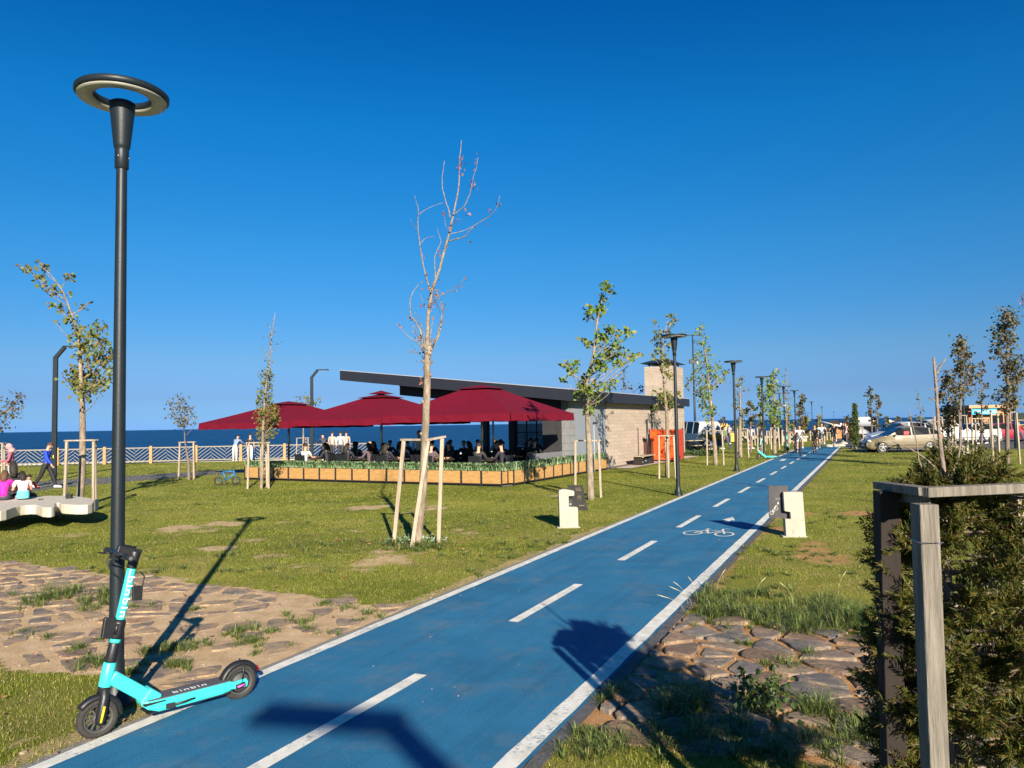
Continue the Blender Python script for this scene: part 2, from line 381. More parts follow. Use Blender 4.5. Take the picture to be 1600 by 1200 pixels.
aw = N.new('ShaderNodeAttribute'); aw.attribute_name = 'warm'; wcl = N.new('ShaderNodeRGB'); wcl.outputs[0].default_value = (.80, .62, .45, 1); sw_ = mix(aw.outputs['Fac'], sa.outputs[2], mix(1.0, sa.outputs[2], wcl.outputs[0], 'MULTIPLY').outputs[2])
gm = mix(mr.outputs[0], gb.outputs[2], sw_.outputs[2]); L.new(gm.outputs[2], b.inputs['Base Color'])
bp = N.new('ShaderNodeBump'); bp.inputs['Strength'].default_value = .9; bp.inputs['Distance'].default_value = .03; L.new(noise(45, 6, .7).outputs[0], bp.inputs['Height']); L.new(bp.outputs[0], b.inputs['Normal'])
struct(npmesh('ground', V, F, m_ground, attrs={'bare': bare(X.ravel(), Y.ravel()), 'warm': np.clip((xy2ab(X.ravel(), Y.ravel())[0]+2.5)*2, 0, 1)}, smooth=True))

# sea
m_sea = bpy.data.materials.new('sea_water'); m_sea.use_nodes = True
_n = m_sea.node_tree; N = _n.nodes; L = _n.links; b = N['Principled BSDF']; b.inputs['Roughness'].default_value = .5; b.inputs['Specular IOR Level'].default_value = .12
tc = N.new('ShaderNodeTexCoord')
cz = ramp(noise(.05, 8, .65, (1, 3.5, 1)).outputs[0], [(.35, (.004, .044, .13)), (.65, (.014, .088, .225))]); L.new(cz.outputs[0], b.inputs['Base Color'])
bp = N.new('ShaderNodeBump'); bp.inputs['Strength'].default_value = 1; bp.inputs['Distance'].default_value = 1.2; L.new(noise(.35, 8, .65, (1, 2.5, 1)).outputs[0], bp.inputs['Height']); L.new(bp.outputs[0], b.inputs['Normal'])
sv = []; sf = []
rr = [15, 60, 150, 400, 1200, 4000, 15000, 60000]
for i, r in enumerate(rr):
    for j in range(61):
        t = R_(-10+200*j/60); sv.append((r*math.cos(t), r*math.sin(t), -3.2))
for i in range(len(rr)-1):
    for j in range(60): sf.append((i*61+j, (i+1)*61+j, (i+1)*61+j+1, i*61+j+1))
struct(npmesh('sea', np.array(sv), np.array(sf), m_sea))

# cycle path ---------------------------------------------------------------
m_path = bpy.data.materials.new('blue_asphalt'); m_path.use_nodes = True
_n = m_path.node_tree; N = _n.nodes; L = _n.links; b = N['Principled BSDF']; b.inputs['Roughness'].default_value = .8; b.inputs['Specular IOR Level'].default_value = .3
tc = N.new('ShaderNodeTexCoord')
c1 = ramp(noise(.9, 7, .7).outputs[0], [(.25, (.013, .115, .22)), (.48, (.018, .152, .295)), (.75, (.028, .188, .345))])
c2 = ramp(noise(85, 4, .85).outputs[0], [(.38, (.42, .48, .55)), (.58, (1.2, 1.15, 1.12)), (.72, (1.9, 1.6, 1.45))])
c3 = mix(.8, c1.outputs[0], c2.outputs[0], 'MULTIPLY')
dd = ramp(noise(1.6, 8, .75, (1, 1, 1)).outputs[0], [(.50, (0, 0, 0)), (.80, (.75, .75, .75))]); dc = N.new('ShaderNodeRGB'); dc.outputs[0].default_value = (.13, .17, .19, 1)
c4 = mix(dd.outputs[0], c3.outputs[2], dc.outputs[0])
mpR = N.new('ShaderNodeMapping'); mpR.inputs['Rotation'].default_value = (0, 0, TH); mpS = N.new('ShaderNodeMapping'); mpS.inputs['Scale'].default_value = (7, .22, 1)
L.new(tc.outputs['Object'], mpR.inputs[0]); L.new(mpR.outputs[0], mpS.inputs[0]); sz = N.new('ShaderNodeTexNoise'); sz.inputs['Scale'].default_value = 1.0; sz.inputs['Detail'].default_value = 7; sz.inputs['Roughness'].default_value = .7; L.new(mpS.outputs[0], sz.inputs['Vector'])
st_ = ramp(sz.outputs[0], [(.3, (.80, .82, .84)), (.5, (1, 1, 1)), (.72, (1.16, 1.1, 1.06))]); c5 = mix(1.0, c4.outputs[2], st_.outputs[0], 'MULTIPLY'); L.new(c5.outputs[2], b.inputs['Base Color'])
bp = N.new('ShaderNodeBump'); bp.inputs['Strength'].default_value = .6; bp.inputs['Distance'].default_value = .008; L.new(noise(190, 3, .7).outputs[0], bp.inputs['Height']); L.new(bp.outputs[0], b.inputs['Normal'])
def strip(mb, a0, a1, b0, b1, z, wob=0.0, step=.5):
    n = max(1, int((b1-b0)/step)); vs = []
    for i in range(n+1):
        bb = b0+(b1-b0)*i/n; w0 = wob*(random.random()-.5); w1 = wob*(random.random()-.5)
        vs += [pw(a0+w0, bb, z), pw(a1+w1, bb, z)]
    mb.add(vs, [(2*i, 2*i+1, 2*i+3, 2*i+2) for i in range(n)])
mb = MB(); strip(mb, -4.60, -1.90, -3, 58, .012, 0, 2); struct(mb.build('cycle_path', m_path))
mb = MB()   # concrete edging of the path
strip(mb, -1.9, -1.80, -3, 58, .008, .02, .25)
struct(mb.build('path_edging', M('edging_dark', (.085, .083, .085), .9, .35, 9, .5, 60)))
mb = MB(); strip(mb, -4.67, -4.6, -3, 58, .006, .03, .25); struct(mb.build('path_kerb', M('edging_pale', (.22, .19, .155), .9, .25, 9, .5, 60)))
m_line = M('line_paint', (.60, .58, .50), .75, .18, 7, .3, 180, second=(.74, .72, .65))
_n = m_line.node_tree; N = _n.nodes; L = _n.links; b = N['Principled BSDF']; tc = N.new('ShaderNodeTexCoord'); lk = b.inputs['Base Color'].links[0].from_socket
wz1 = noise(38, 8, .8); wz2 = noise(1.3, 4, .6); wa = N.new('ShaderNodeMath'); wa.operation = 'MULTIPLY_ADD'; wa.inputs[1].default_value = .45; L.new(wz2.outputs[0], wa.inputs[0]); L.new(wz1.outputs[0], wa.inputs[2])
wr2 = ramp(wa.outputs[0], [(.79, (0, 0, 0)), (.86, (.9, .9, .9))]); wc = N.new('ShaderNodeRGB'); wc.outputs[0].default_value = (.10, .19, .27, 1); wx = mix(wr2.outputs[0], lk, wc.outputs[0]); L.new(wx.outputs[2], b.inputs['Base Color'])
m_line2 = M('line_paint_far', (.64, .64, .60), .75, .12, 7, .3, 180)
mb = MB()
strip(mb, -4.585, -4.475, -3, 58, .016, .008, .2); strip(mb, -2.055, -1.925, -3, 58, .016, .008, .2)
for k in range(-1, 16):
    b0 = 3.33+3.63*k; strip(mb, -3.375, -3.265, b0, b0+1.9, .016, .004, .3)
# painted bicycle
def ring(mb, ca, cb, ra, rb, t, z=.016, n=28):
    vs = []
    for i in range(n):
        q = 2*math.pi*i/n; vs += [pw(ca+ra*math.cos(q), cb+rb*math.sin(q), z), pw(ca+(ra-t)*math.cos(q), cb+(rb-t*1.4)*math.sin(q), z)]
    mb.add(vs, [(2*i, 2*i+1, (2*i+3) % (2*n), (2*i+2) % (2*n)) for i in range(n)])
def seg(mb, a0, b0, a1, b1, t, z=.016):
    d = Vector((a1-a0, b1-b0)); d.normalize(); nn = Vector((-d.y, d.x))*t/2
    mb.add([pw(a0+nn.x, b0+nn.y, z), pw(a0-nn.x, b0-nn.y, z), pw(a1-nn.x, b1-nn.y, z), pw(a1+nn.x, b1+nn.y, z)], [(0, 1, 2, 3)])
ring(mb, -2.93, 13.62, .17, .27, .035); ring(mb, -2.38, 13.62, .17, .27, .035)
for i, (p, q) in enumerate([((-2.93, 13.62), (-2.78, 14.02)), ((-2.78, 14.02), (-2.66, 13.62)), ((-2.66, 13.62), (-2.48, 14.0)), ((-2.78, 14.02), (-2.48, 14.0)), ((-2.38, 13.62), (-2.51, 14.22)),
             ((-2.51, 14.22), (-2.40, 14.26)), ((-2.93, 13.62), (-2.66, 13.62)), ((-2.82, 14.18), (-2.72, 14.18)), ((-2.77, 14.16), (-2.66, 13.62))]): seg(mb, p[0], p[1], q[0], q[1], .035, .0165+i*.0006)
# painted arrow and a faded mark farther on
mb.add([pw(-2.75, 15.55, .016), pw(-2.50, 15.55, .016), pw(-2.63, 16.1, .016)], [(0, 1, 2)])
seg(mb, -2.63, 15.2, -2.63, 15.55, .1)
seg(mb, -3.95, 38.6, -3.95, 40.2, .22)
struct(mb.build('path_markings', m_line))

# grey promenade along the lawn at the left, pale kerb below the fence, paving round the building, car park
mb = MB()
lo = [(-500, 860), (0, 774), (100, 761.5), (200, 752.5), (330, 741.5), (430, 736)]; hi = [(-500, 835), (0, 757), (100, 749.5), (200, 743.5), (330, 735.5), (430, 731.5)]
vs = [at(x, y, .008) for x, y in lo]+[at(x, y, .008) for x, y in hi]; n = len(lo)
mb.add(vs, [(i, i+1, n+i+1, n+i) for i in range(n-1)])
struct(mb.build('promenade', M('promenade_asphalt', (.085, .085, .1), .85, .2, 1.2, .2, 60)))
mb = MB(); pts = [Vector((-90, 39.4, .04)), Vector((-40, 43.3, .04)), Vector((-27, 45.3, .04)), Vector((-9, 47.9, .04)), Vector((0, 55, .04))]
for p, q in zip(pts, pts[1:]): mb.bar(p, q, .5, .1)
struct(mb.build('quay_kerb', M('quay_concrete', (.36, .35, .32), .85, .15, 1.5)))
mb = MB()
cp = [at(1345, 706, .01), at(1700, 700, .01), Vector((75, 75, .01)), Vector((95, 125, .01)), Vector((42, 96, .01)), Vector((26, 62, .01))]
mb.add(cp, [tuple(range(len(cp)))]); struct(mb.build('car_park', M('car_park_asphalt', (.055, .055, .06), .85, .2, .5, .2, 60)))

# stone paving: irregular flags with soil between them ---------------------
def clip(poly, p, nrm):
    out = []
    for i in range(len(poly)):
        a = poly[i]; b2 = poly[(i+1) % len(poly)]; da = (a-p).dot(nrm); db = (b2-p).dot(nrm)
        if da <= 0: out.append(a)
        if da*db < 0: out.append(a+(b2-a)*(da/(da-db)))
    return out
def flags(mb, a0, a1, b0, b1, sa, sb, keep, h, gap, jit=.36, lim=None):
    S = []; na = int((a1-a0)/sa); nb = int((b1-b0)/sb)
    for j in range(-1, nb+1):
        for i in range(-1, na+1):
            S.append(Vector((a0+(i+.5+(j % 2)*.5+random.uniform(-jit, jit))*sa, b0+(j+.5+random.uniform(-jit, jit)*.7)*sb)))
    A = np.array([[s.x/sa, s.y/sb] for s in S])
    for k, s in enumerate(S):
        W = pw(s.x, s.y)
        if not bool(band(np.array([W.x]), np.array([W.y]))[0]): continue
        if random.random() > keep(s.x, s.y): continue
        d = ((A-A[k])**2).sum(1); near = np.argsort(d)[1:14]
        poly = [Vector((s.x-sa*1.2, s.y-sb*1.2)), Vector((s.x+sa*1.2, s.y-sb*1.2)), Vector((s.x+sa*1.2, s.y+sb*1.2)), Vector((s.x-sa*1.2, s.y+sb*1.2))]
        for q in near:
            t = S[q]; nn = (t-s); nl = nn.length; nn = nn/nl
            poly = clip(poly, (s+t)/2-nn*gap*random.uniform(.35, 1.2), nn)
            if len(poly) < 3: break
        poly = clip(poly, Vector((lim[0], 0)), Vector((lim[1], 0)))
        if len(poly) < 3: continue
        # roughen the outline
        pts = []
        for i in range(len(poly)):
            a = poly[i]; c = poly[(i+1) % len(poly)]; L_ = (c-a).length
            pts.append(a.lerp(c, .12)); 
            if L_ > .12: pts.append(a.lerp(c, .36)+Vector((random.uniform(-.01, .01), random.uniform(-.01, .01))))
            if L_ > .2: pts.append(a.lerp(c, .64)+Vector((random.uniform(-.012, .012), random.uniform(-.012, .012))))
            pts.append(a.lerp(c, .88))
        c0 = sum(pts, Vector((0, 0)))/len(pts); tx, ty = random.uniform(-.05, .05), random.uniform(-.05, .05); hh = h*random.uniform(.5, 1.25)
        n = len(pts); vs = []
        for sc, z in ((1.02, -.03), (1.0, hh*.75), (.93, hh)):
            for p in pts:
                q = c0+(p-c0)*sc; vs.append(pw(q.x, q.y, z+(q.x-c0.x)*tx+(q.y-c0.y)*ty+(random.uniform(-.002, .002) if z > 0 else 0)))
        fs = []
        for r in range(2):
            for i in range(n): fs.append((r*n+i, r*n+(i+1) % n, (r+1)*n+(i+1) % n, (r+1)*n+i))
        vs.append(pw(c0.x, c0.y, hh+.003)); 
        for i in range(n): fs.append((2*n+i, 2*n+(i+1) % n, 3*n))
        mb.add(vs, fs, 0, False)
def stonemat(name, stops, dust):
    global N, L, tc
    m = bpy.data.materials.new(name); m.use_nodes = True; N = m.node_tree.nodes; L = m.node_tree.links; b = N['Principled BSDF']; b.inputs['Roughness'].default_value = .8
    tc = N.new('ShaderNodeTexCoord'); g = N.new('ShaderNodeNewGeometry')
    r = ramp(g.outputs['Random Per Island'], stops); r.color_ramp.interpolation = 'LINEAR'
    a = ramp(noise(16, 8, .75, (1, 3, 1)).outputs[0], [(.3, (.35, .35, .36)), (.5, (.8, .78, .76)), (.7, (1.55, 1.45, 1.35))]); x = mix(.9, r.outputs[0], a.outputs[0], 'MULTIPLY')
    dn = ramp(noise(5, 8, .8).outputs[0], [(.54-dust, (0, 0, 0)), (.72-dust*.6, (1, 1, 1))]); dc = N.new('ShaderNodeRGB'); dc.outputs[0].default_value = (.46, .31, .165, 1)
    y = mix(dn.outputs[0], x.outputs[2], dc.outputs[0]); L.new(y.outputs[2], b.inputs['Base Color'])
    bp = N.new('ShaderNodeBump'); bp.inputs['Strength'].default_value = .8; bp.inputs['Distance'].default_value = .015; L.new(noise(28, 8, .75, (1, 2.5, 1)).outputs[0], bp.inputs['Height']); L.new(bp.outputs[0], b.inputs['Normal'])
    return m
ST = [(0, (.13, .12, .115)), (.22, (.20, .165, .14)), (.42, (.26, .195, .14)), (.55, (.15, .09, .06)), (.72, (.21, .135, .09)), (.88, (.27, .235, .195)), (1, (.12, .11, .11))]
mb = MB(); flags(mb, -1.78, 4.5, 4.6, 8.2, 0.43, .25, lambda a, b: .96, .028, .038, lim=(-1.775, -1), jit=.45); struct(mb.build('stone_paving', stonemat('flagstone', ST, .04)))
ST2 = [(0, (.13, .125, .13)), (.3, (.19, .16, .135)), (.55, (.24, .18, .13)), (.8, (.12, .115, .12)), (1, (.25, .13, .08))]
mb = MB(); flags(mb, -13.5, -4.7, 3.6, 7.9, 0.56, .21, lambda a, b: .80 if a < -6.5 else .55, .009, .05, lim=(-4.72, 1), jit=.5); struct(mb.build('sandy_stone_paving', stonemat('sandy_flagstone', ST2, .13)))

# grass --------------------------------------------------------------------
def blades(P, h, w, lean, seg3=False, rng=RNG):
    n = len(P); az = rng.random(n)*2*np.pi; hh = h*(.55+.9*rng.random(n)); ln = lean*(rng.random(n)+.15)
    d = np.stack([np.cos(az), np.sin(az)], 1); az2 = az+np.pi/2+rng.normal(0, .6, n); s = np.stack([np.cos(az2), np.sin(az2)], 1)*(w/2)
    base = np.zeros((n, 3)); base[:, :2] = P[:, :2]; base[:, 2] = -.01 if P.shape[1] < 3 else P[:, 2]
    a = base.copy(); a[:, :2] += s; c = base.copy(); c[:, :2] -= s
    tip = base.copy(); tip[:, :2] += d*(hh*ln)[:, None]; tip[:, 2] += hh
    if not seg3:
        V = np.stack([a, c, tip], 1).reshape(-1, 3); F = np.arange(3*n).reshape(n, 3); return V, F
    mid = base.copy(); mid[:, :2] += d*(hh*ln*.28)[:, None]; mid[:, 2] += hh*.6
    m1 = mid.copy(); m1[:, :2] += s*.75; m2 = mid.copy(); m2[:, :2] -= s*.75
    tip[:, 2] -= hh*ln*.28
    V = np.stack([a, c, m1, m2, tip], 1).reshape(-1, 3); k = np.arange(n)*5
    F = np.concatenate([np.stack([k, k+1, k+3], 1), np.stack([k, k+3, k+2], 1), np.stack([k+2, k+3, k+4], 1)]); return V, F
TERR = None
def scatter(y0, y1, dens):
    half0 = .80; area = (y1**2-y0**2)*half0; n = int(area*dens)
    yy = np.sqrt(RNG.random(n)*(y1**2-y0**2)+y0**2); xx = (RNG.random(n)*2-1)*half0*yy
    ok = ~onpath(xx, yy, .0); xx, yy = xx[ok], yy[ok]; bb = bare(xx, yy)
    p = np.clip(1.05-bb*1.05, .12, 1)*np.clip(.45+fbm(xx, yy, .6)*1.1, .3, 1)
    ok = (RNG.random(len(xx)) < p) & ~band(xx, yy) & (yy < shore_y(xx)-3); xx, yy = xx[ok], yy[ok]
    u_, v_ = terr_uv(xx, yy); ok = ~((u_ > -.2) & (u_ < 14) & (v_ > -.3) & (v_ < 12.2)) & ~((u_ > 4) & (u_ < 18) & (v_ > -1.1) & (v_ < 8))
    return np.stack([xx, yy], 1)[ok]
TU = (.469, .883); TV = (-.883, .469); TA = (2.2, 28.8); TC0 = at(793, 761)       # terrace axes, eave corner, planter corner
def terr_uv(x, y): x = x-TC0.x; y = y-TC0.y; return x*TU[0]+y*TU[1], x*TV[0]+y*TV[1]
gv = []; gf = []; k = 0; dv = []; df = []; kd = 0
for y0, y1, dens, h, w_, ln, s3 in [(2.6, 7, 5600, .034, .0042, 1.1, True), (7, 12, 3300, .030, .0058, 1.0, False), (12, 20, 1300, .028, .009, .9, False), (20, 32, 380, .030, .015, .8, False), (32, 52, 100, .035, .028, .7, False)]:
    P = scatter(y0, y1, dens); dn_ = fbm(P[:, 0]+20, P[:, 1]-9, .9)*.6+fbm(P[:, 0], P[:, 1]+40, .25)*.4+RNG.normal(0, .07, len(P)); isd = dn_ > .53+.05*(P[:, 1] > 14)
    V, F = blades(P[isd], h*.8, w_, ln*1.3, s3); dv.append(V); df.append(F+kd); kd += len(V); P = P[~isd]; V, F = blades(P, h, w_, ln, s3); gv.append(V); gf.append(F+k); k += len(V)
dry = npmesh('dry_grass', np.concatenate(dv), np.concatenate(df), m_grassd); dry['kind'] = 'stuff'; tag(dry, 'dry straw coloured grass in patches of the lawn', 'grass')
lawn = npmesh('lawn_grass', np.concatenate(gv), np.concatenate(gf), m_grass)
lawn['kind'] = 'stuff'; tag(lawn, 'short yellowish green lawn grass on both sides of the path', 'grass')

# tufts of taller grass: (px, py, radius px, blades, height)
def tuft_blades(P, h, w):
    n = len(P); nc = max(2, n//38); C = P[RNG.integers(0, n, nc)]; k = RNG.integers(0, nc, n); r = np.abs(RNG.normal(0, .028+h*.12, n)); az = RNG.random(n)*6.283
    d = np.stack([np.cos(az), np.sin(az)], 1); B_ = np.zeros((n, 3)); B_[:, :2] = C[k]+d*r[:, None]; B_[:, 2] = -.005
    hh = h*(.35+1.0*RNG.random(n)**1.3)*(.6+.8*RNG.random(nc))[k]; ln = (.25+r*9+RNG.random(n)*.6)
    s = np.stack([-d[:, 1], d[:, 0], 0*az], 1)*(w*(.6+.7*RNG.random(n)))[:, None]*.5; d3 = np.concatenate([d, np.zeros((n, 1))], 1)
    m = B_+d3*(hh*ln*.35)[:, None]; m[:, 2] += hh*.65; t = B_+d3*(hh*ln)[:, None]; t[:, 2] += hh*(1-.3*np.clip(ln, 0, 1.6)); V = np.stack([B_-s, B_+s, m+s*.8, m-s*.8, t], 1).reshape(-1, 3); q = np.arange(n)*5
    return V, np.concatenate([np.stack([q, q+1, q+2], 1), np.stack([q, q+2, q+3], 1), np.stack([q+3, q+2, q+4], 1)])
def tuft_pts(px, py, rx, ry, n):
    c = at(px, py); ex = (at(px+rx, py)-c).length; ey = (at(px, py-ry)-c).length
    q = RNG.normal(0, .5, (n, 2)); return np.stack([c.x+q[:, 0]*ex, c.y+q[:, 1]*ey], 1)
tv = []; tf = []; k = 0
TL = [(random.uniform(0, 1350), random.uniform(770, 905), random.uniform(10, 40), random.uniform(1, 4), 90, random.uniform(.04, .075)) for _ in range(110)]+[(1150, 962, 70, 22, 2600, .10), (1230, 968, 70, 18, 2400, .10), (1310, 960, 60, 22, 2200, .11), (1370, 975, 50, 18, 1500, .11), (1110, 940, 40, 16, 900, .10), (1200, 940, 90, 25, 1500, .09), (1240, 985, 35, 8, 500, .13),
      (945, 1088, 40, 14, 1000, .09), (1060, 1108, 40, 16, 1300, .16), (1080, 1098, 20, 14, 400, .13), (1280, 1118, 26, 12, 550, .13), (1232, 1042, 16, 5, 200, .07), (1268, 1024, 14, 5, 200, .06), (1200, 1040, 14, 4, 120, .06),
      (1160, 1008, 18, 5, 200, .06), (1250, 1170, 110, 26, 2200, .075), (1070, 1160, 90, 22, 1800, .08), (940, 1165, 70, 22, 1500, .06), (1370, 1150, 60, 30, 1400, .09), (1350, 1000, 24, 6, 300, .08), (1130, 1140, 40, 14, 300, .17),
      (88, 933, 62, 10, 1100, .13), (160, 948, 40, 10, 500, .1), (165, 935, 25, 8, 350, .14), (222, 950, 16, 3, 160, .05), (310, 952, 16, 3, 180, .05), (378, 987, 22, 9, 600, .06), (395, 1002, 24, 7, 600, .06), (415, 990, 10, 6, 200, .05),
      (290, 1012, 34, 9, 900, .06), (280, 1040, 22, 6, 500, .06), (220, 1020, 18, 8, 300, .06), (120, 1015, 18, 6, 260, .06), (35, 990, 20, 4, 180, .05), (75, 995, 14, 3, 120, .05), (140, 1040, 28, 10, 500, .07), (150, 1000, 14, 4, 160, .05),
      (470, 970, 20, 8, 350, .05), (480, 985, 14, 6, 200, .05), (450, 962, 14, 4, 160, .05), (545, 950, 18, 4, 220, .05), (580, 958, 16, 4, 220, .05), (500, 945, 22, 4, 280, .05), (555, 970, 14, 3, 140, .05), (520, 992, 18, 3, 160, .04), (400, 1020, 10, 4, 120, .04),
      (450, 1010, 10, 3, 100, .04), (205, 1050, 20, 10, 300, .06), (600, 965, 20, 4, 160, .05), (645, 855, 34, 8, 700, .12), (620, 850, 20, 6, 300, .12), (690, 856, 18, 5, 250, .1), (1335, 975, 40, 14, 700, .18), (1400, 1010, 30, 20, 500, .15),
      (660, 822, 30, 4, 300, .08), (530, 848, 60, 6, 500, .06), (960, 842, 50, 5, 400, .06), (900, 850, 60, 5, 400, .06), (1300, 810, 40, 5, 300, .07), (1260, 870, 50, 6, 400, .06)]
for px, py, rx, ry, n, h in TL:
    P = tuft_pts(px, py, rx, ry, n); P = P[~onpath(P[:, 0], P[:, 1], .02)]
    if len(P) < 6: continue
    V, F = tuft_blades(P, h, .0055 if py > 900 else .009); tv.append(V); tf.append(F+k); k += len(V)
o = npmesh('tall_grass', np.concatenate(tv), np.concatenate(tf), m_grassg); o['kind'] = 'stuff'; tag(o, 'tufts of longer green grass at the edges of the stone paving', 'grass')
# a few seed heads over the path edge
def grass_stem(px, py, lean, hgt, rz):
    c = at(px, py); mb = MB(); d = Vector((math.cos(rz), math.sin(rz), 0)); pts = [Vector((0, 0, 0))+d*lean*t*t+Vector((0, 0, hgt*t*(1-.2*t))) for t in np.linspace(0, 1, 7)]
    mb.tube(pts, [.0012]*7, 4); mb.tube([pts[-2], pts[-1], pts[-1]+(pts[-1]-pts[-2])*.8], [.002, .0045, .0015], 5); return c, mb
mb = MB()
for px, py, l, h, rz in [(1075, 945, -.14, .30, .3), (1082, 950, -.2, .27, .1), (1090, 942, -.1, .34, .5), (1068, 955, -.22, .2, 0), (1100, 935, -.1, .32, 2), (1120, 930, .12, .32, .5), (1180, 940, .1, .3, 0), (1240, 945, -.12, .28, 0), (1310, 930, .1, .3, .3), (1150, 1100, .1, .2, 1), (1020, 1110, -.1, .22, 0)]:
    c, s = grass_stem(px, py, l, h, rz); mb.add([Vector(v)+c for v in s.v], s.f)
o = mb.build('seed_grass', M('dry_stem', (.45, .40, .22), .8, .1, 10)); o['kind'] = 'stuff'; tag(o, 'dry seed heads of tall grass leaning over the white line', 'grass')
# low weed with broad dark leaves on the stones, and white-flowered ground cover round the bare tree
def leaf_cloud(C_, R3, n, size, rng=RNG, up=.3):
    """n small two-triangle leaves normally spread round C_"""
    P = rng.normal(0, .5, (n, 3))*np.array(R3)+np.array(C_)
    return leaves_at(P, size, rng, up)
def leaves_at(P, size, rng=RNG, up=.3, asp=.7):
    n = len(P); d = rng.normal(0, 1, (n, 3)); d[:, 2] -= up; d /= np.linalg.norm(d, axis=1)[:, None]
    e = rng.normal(0, 1, (n, 3)); s = np.cross(d, e); s /= np.linalg.norm(s, axis=1)[:, None]; q = np.cross(d, s)
    L_ = (size*(.6+.8*rng.random(n)))[:, None]; W_ = L_*asp*.5; f = q*W_*.45
    a = P; m1 = P+d*L_*.5+s*W_+f; m2 = P+d*L_*.5-s*W_+f; t = P+d*L_
    V = np.stack([a, m1, t, m2], 1).reshape(-1, 3); k = np.arange(n)*4
    F = np.concatenate([np.stack([k, k+1, k+2], 1), np.stack([k, k+2, k+3], 1)]); return V, F
c = at(1195, 1118); V1, F1 = leaf_cloud((c.x, c.y, .12), (.16, .16, .10), 260, .045)
c2 = at(1165, 1110); V2, F2 = leaf_cloud((c2.x, c2.y, .15), (.05, .05, .14), 60, .045)
c3 = at(1212, 1100); V3, F3 = leaf_cloud((c3.x, c3.y, .13), (.06, .05, .12), 60, .045)
o = npmesh('weed', np.concatenate([V1, V2, V3]), np.concatenate([F1, F2+len(V1), F3+len(V1)+len(V2)]), leafmat('weed_leaf', (.04, .07, .02), (.06, .10, .025), (.10, .12, .04))); o['kind'] = 'stuff'; tag(o, 'dark broad leaved weed growing between the flagstones in shade', 'weed')
c = at(650, 848); V1, F1 = leaf_cloud((c.x, c.y, .06), (.5, .35, .05), 500, .05)
o = npmesh('ground_cover', V1, F1, leafmat('cover_leaf', (.08, .14, .04), (.14, .2, .07), (.55, .6, .5))); o['kind'] = 'stuff'; tag(o, 'low leafy ground cover with pale blossoms round the bare tree', 'ground cover')

# fallen leaves on the lawn and loose gravel on the soil
n = 900; yy = np.sqrt(RNG.random(n)*(16**2-3**2)+3**2); xx = (RNG.random(n)*2-1)*.75*yy; ok = (~onpath(xx, yy)) | (RNG.random(n) < .03); xx, yy = xx[ok], yy[ok]
c = at(660, 850); q = RNG.normal(0, 1.1, (260, 2)); xx = np.concatenate([xx, c.x+q[:, 0]]); yy = np.concatenate([yy, c.y+q[:, 1]]); ok = ~onpath(xx, yy) | (RNG.random(len(xx)) < .3); xx, yy = xx[ok], yy[ok]
V, F = leaves_at(np.stack([xx, yy, .022+RNG.random(len(xx))*.02], 1), .05, RNG, 0); V[:, 2] = .02+(V[:, 2]-.03)*.35+.012
o = npmesh('fallen_leaves', V, F, m_leafd); o['kind'] = 'stuff'; tag(o, 'brown fallen leaves scattered over the lawn', 'leaves')
mb = MB(); n = 1500; yy = 3+RNG.random(n)*7; xx = (RNG.random(n)*2-1)*.8*yy; bb = bare(xx, yy); ok = (bb > .5) & ~onpath(xx, yy, .0)
for x, y in zip(xx[ok], yy[ok]):
    r = random.uniform(.004, .016); mb.sphere((x, y, r*.35), (r*random.uniform(.7, 1.5), r, r*.7), 6, 4)
xx, yy = RNG.random(60)*3-2.5, 4+RNG.random(60)*9; ok = onpath(xx, yy)
for x, y in zip(xx[ok], yy[ok]):
    r = random.uniform(.003, .007); mb.sphere((x, y, .014), r, 6, 4)
o = mb.build('gravel', M('gravel_stone', (.26, .2, .15), .85, .4, 40)); o['kind'] = 'stuff'; tag(o, 'loose small gravel lying on the bare soil', 'gravel')

# ================================================================== STREET LAMPS
def make_ring_lamp(label):
    t = thing('street_lamp', label, 'street lamp', (0, 0, 0), 0, 'ring lamps along the cycle path')
    MB().lathe([(0, 0), (.145, 0), (.145, .02), (.12, .05), (.085, .16), (.068, .22), (.066, .3)], 20).build('base', m_lamp, t)
    MB().lathe([(.064, .2), (.062, .3), (.044, 3.9), (.043, 3.92)], 20).build('pole', m_lamp, t)
    c = MB().lathe([(.044, 3.84), (.058, 3.85), (.058, 3.98), (.056, 3.99), (.066, 4.0), (.07, 4.02), (.105, 4.30), (.108, 4.335), (.09, 4.345), (0, 4.345)], 24).build('lamp_neck', m_lamp, t)
    rg = MB().lathe([(.225, 4.375), (.37, 4.37), (.388, 4.385), (.388, 4.41), (.375, 4.42), (.23, 4.42), (.222, 4.41)], 48, closed=True)
    ro = rg.build('lamp_ring', m_lamp, t)
    MB().lathe([(.238, 4.367), (.366, 4.363), (.366, 4.374), (.238, 4.378)], 48, closed=True).build('diffuser', m_diff, ro)
    b = MB(); b.bar((0, .05, 4.335), (0, .24, 4.40), .09, .035); b.bar((0, -.0, 4.33), (0, .08, 4.345), .1, .02); b.build('bracket', m_lamp, t)
    sc = MB()
    for a in (0, 2.1, 4.2): MB().sphere((.059*math.cos(a), .059*math.sin(a), 3.93), .007, 8, 5).build('screw', m_steel, c)
    return t
L0 = at(181, 1101)
lamp0 = make_ring_lamp('large dark ring headed lamp post in front, behind the turquoise scooter'); lamp0.location = L0; lamp0.scale = (.845, .845, 1.035)
lamp0.rotation_euler = (0, 0, .49)
mbx = MB(); mbx.tube([(.072*math.cos(a), .072*math.sin(a), 1.0+.004*i) for i, a in enumerate(np.linspace(0, 2*math.pi*2, 26))], .006, 6)
def lamp_at(hx, hy, z=4.40, Y=None):
    P = at(hx, hy, z) if Y is None else zat(hx, hy, Y); return Vector((P.x, P.y, 0))
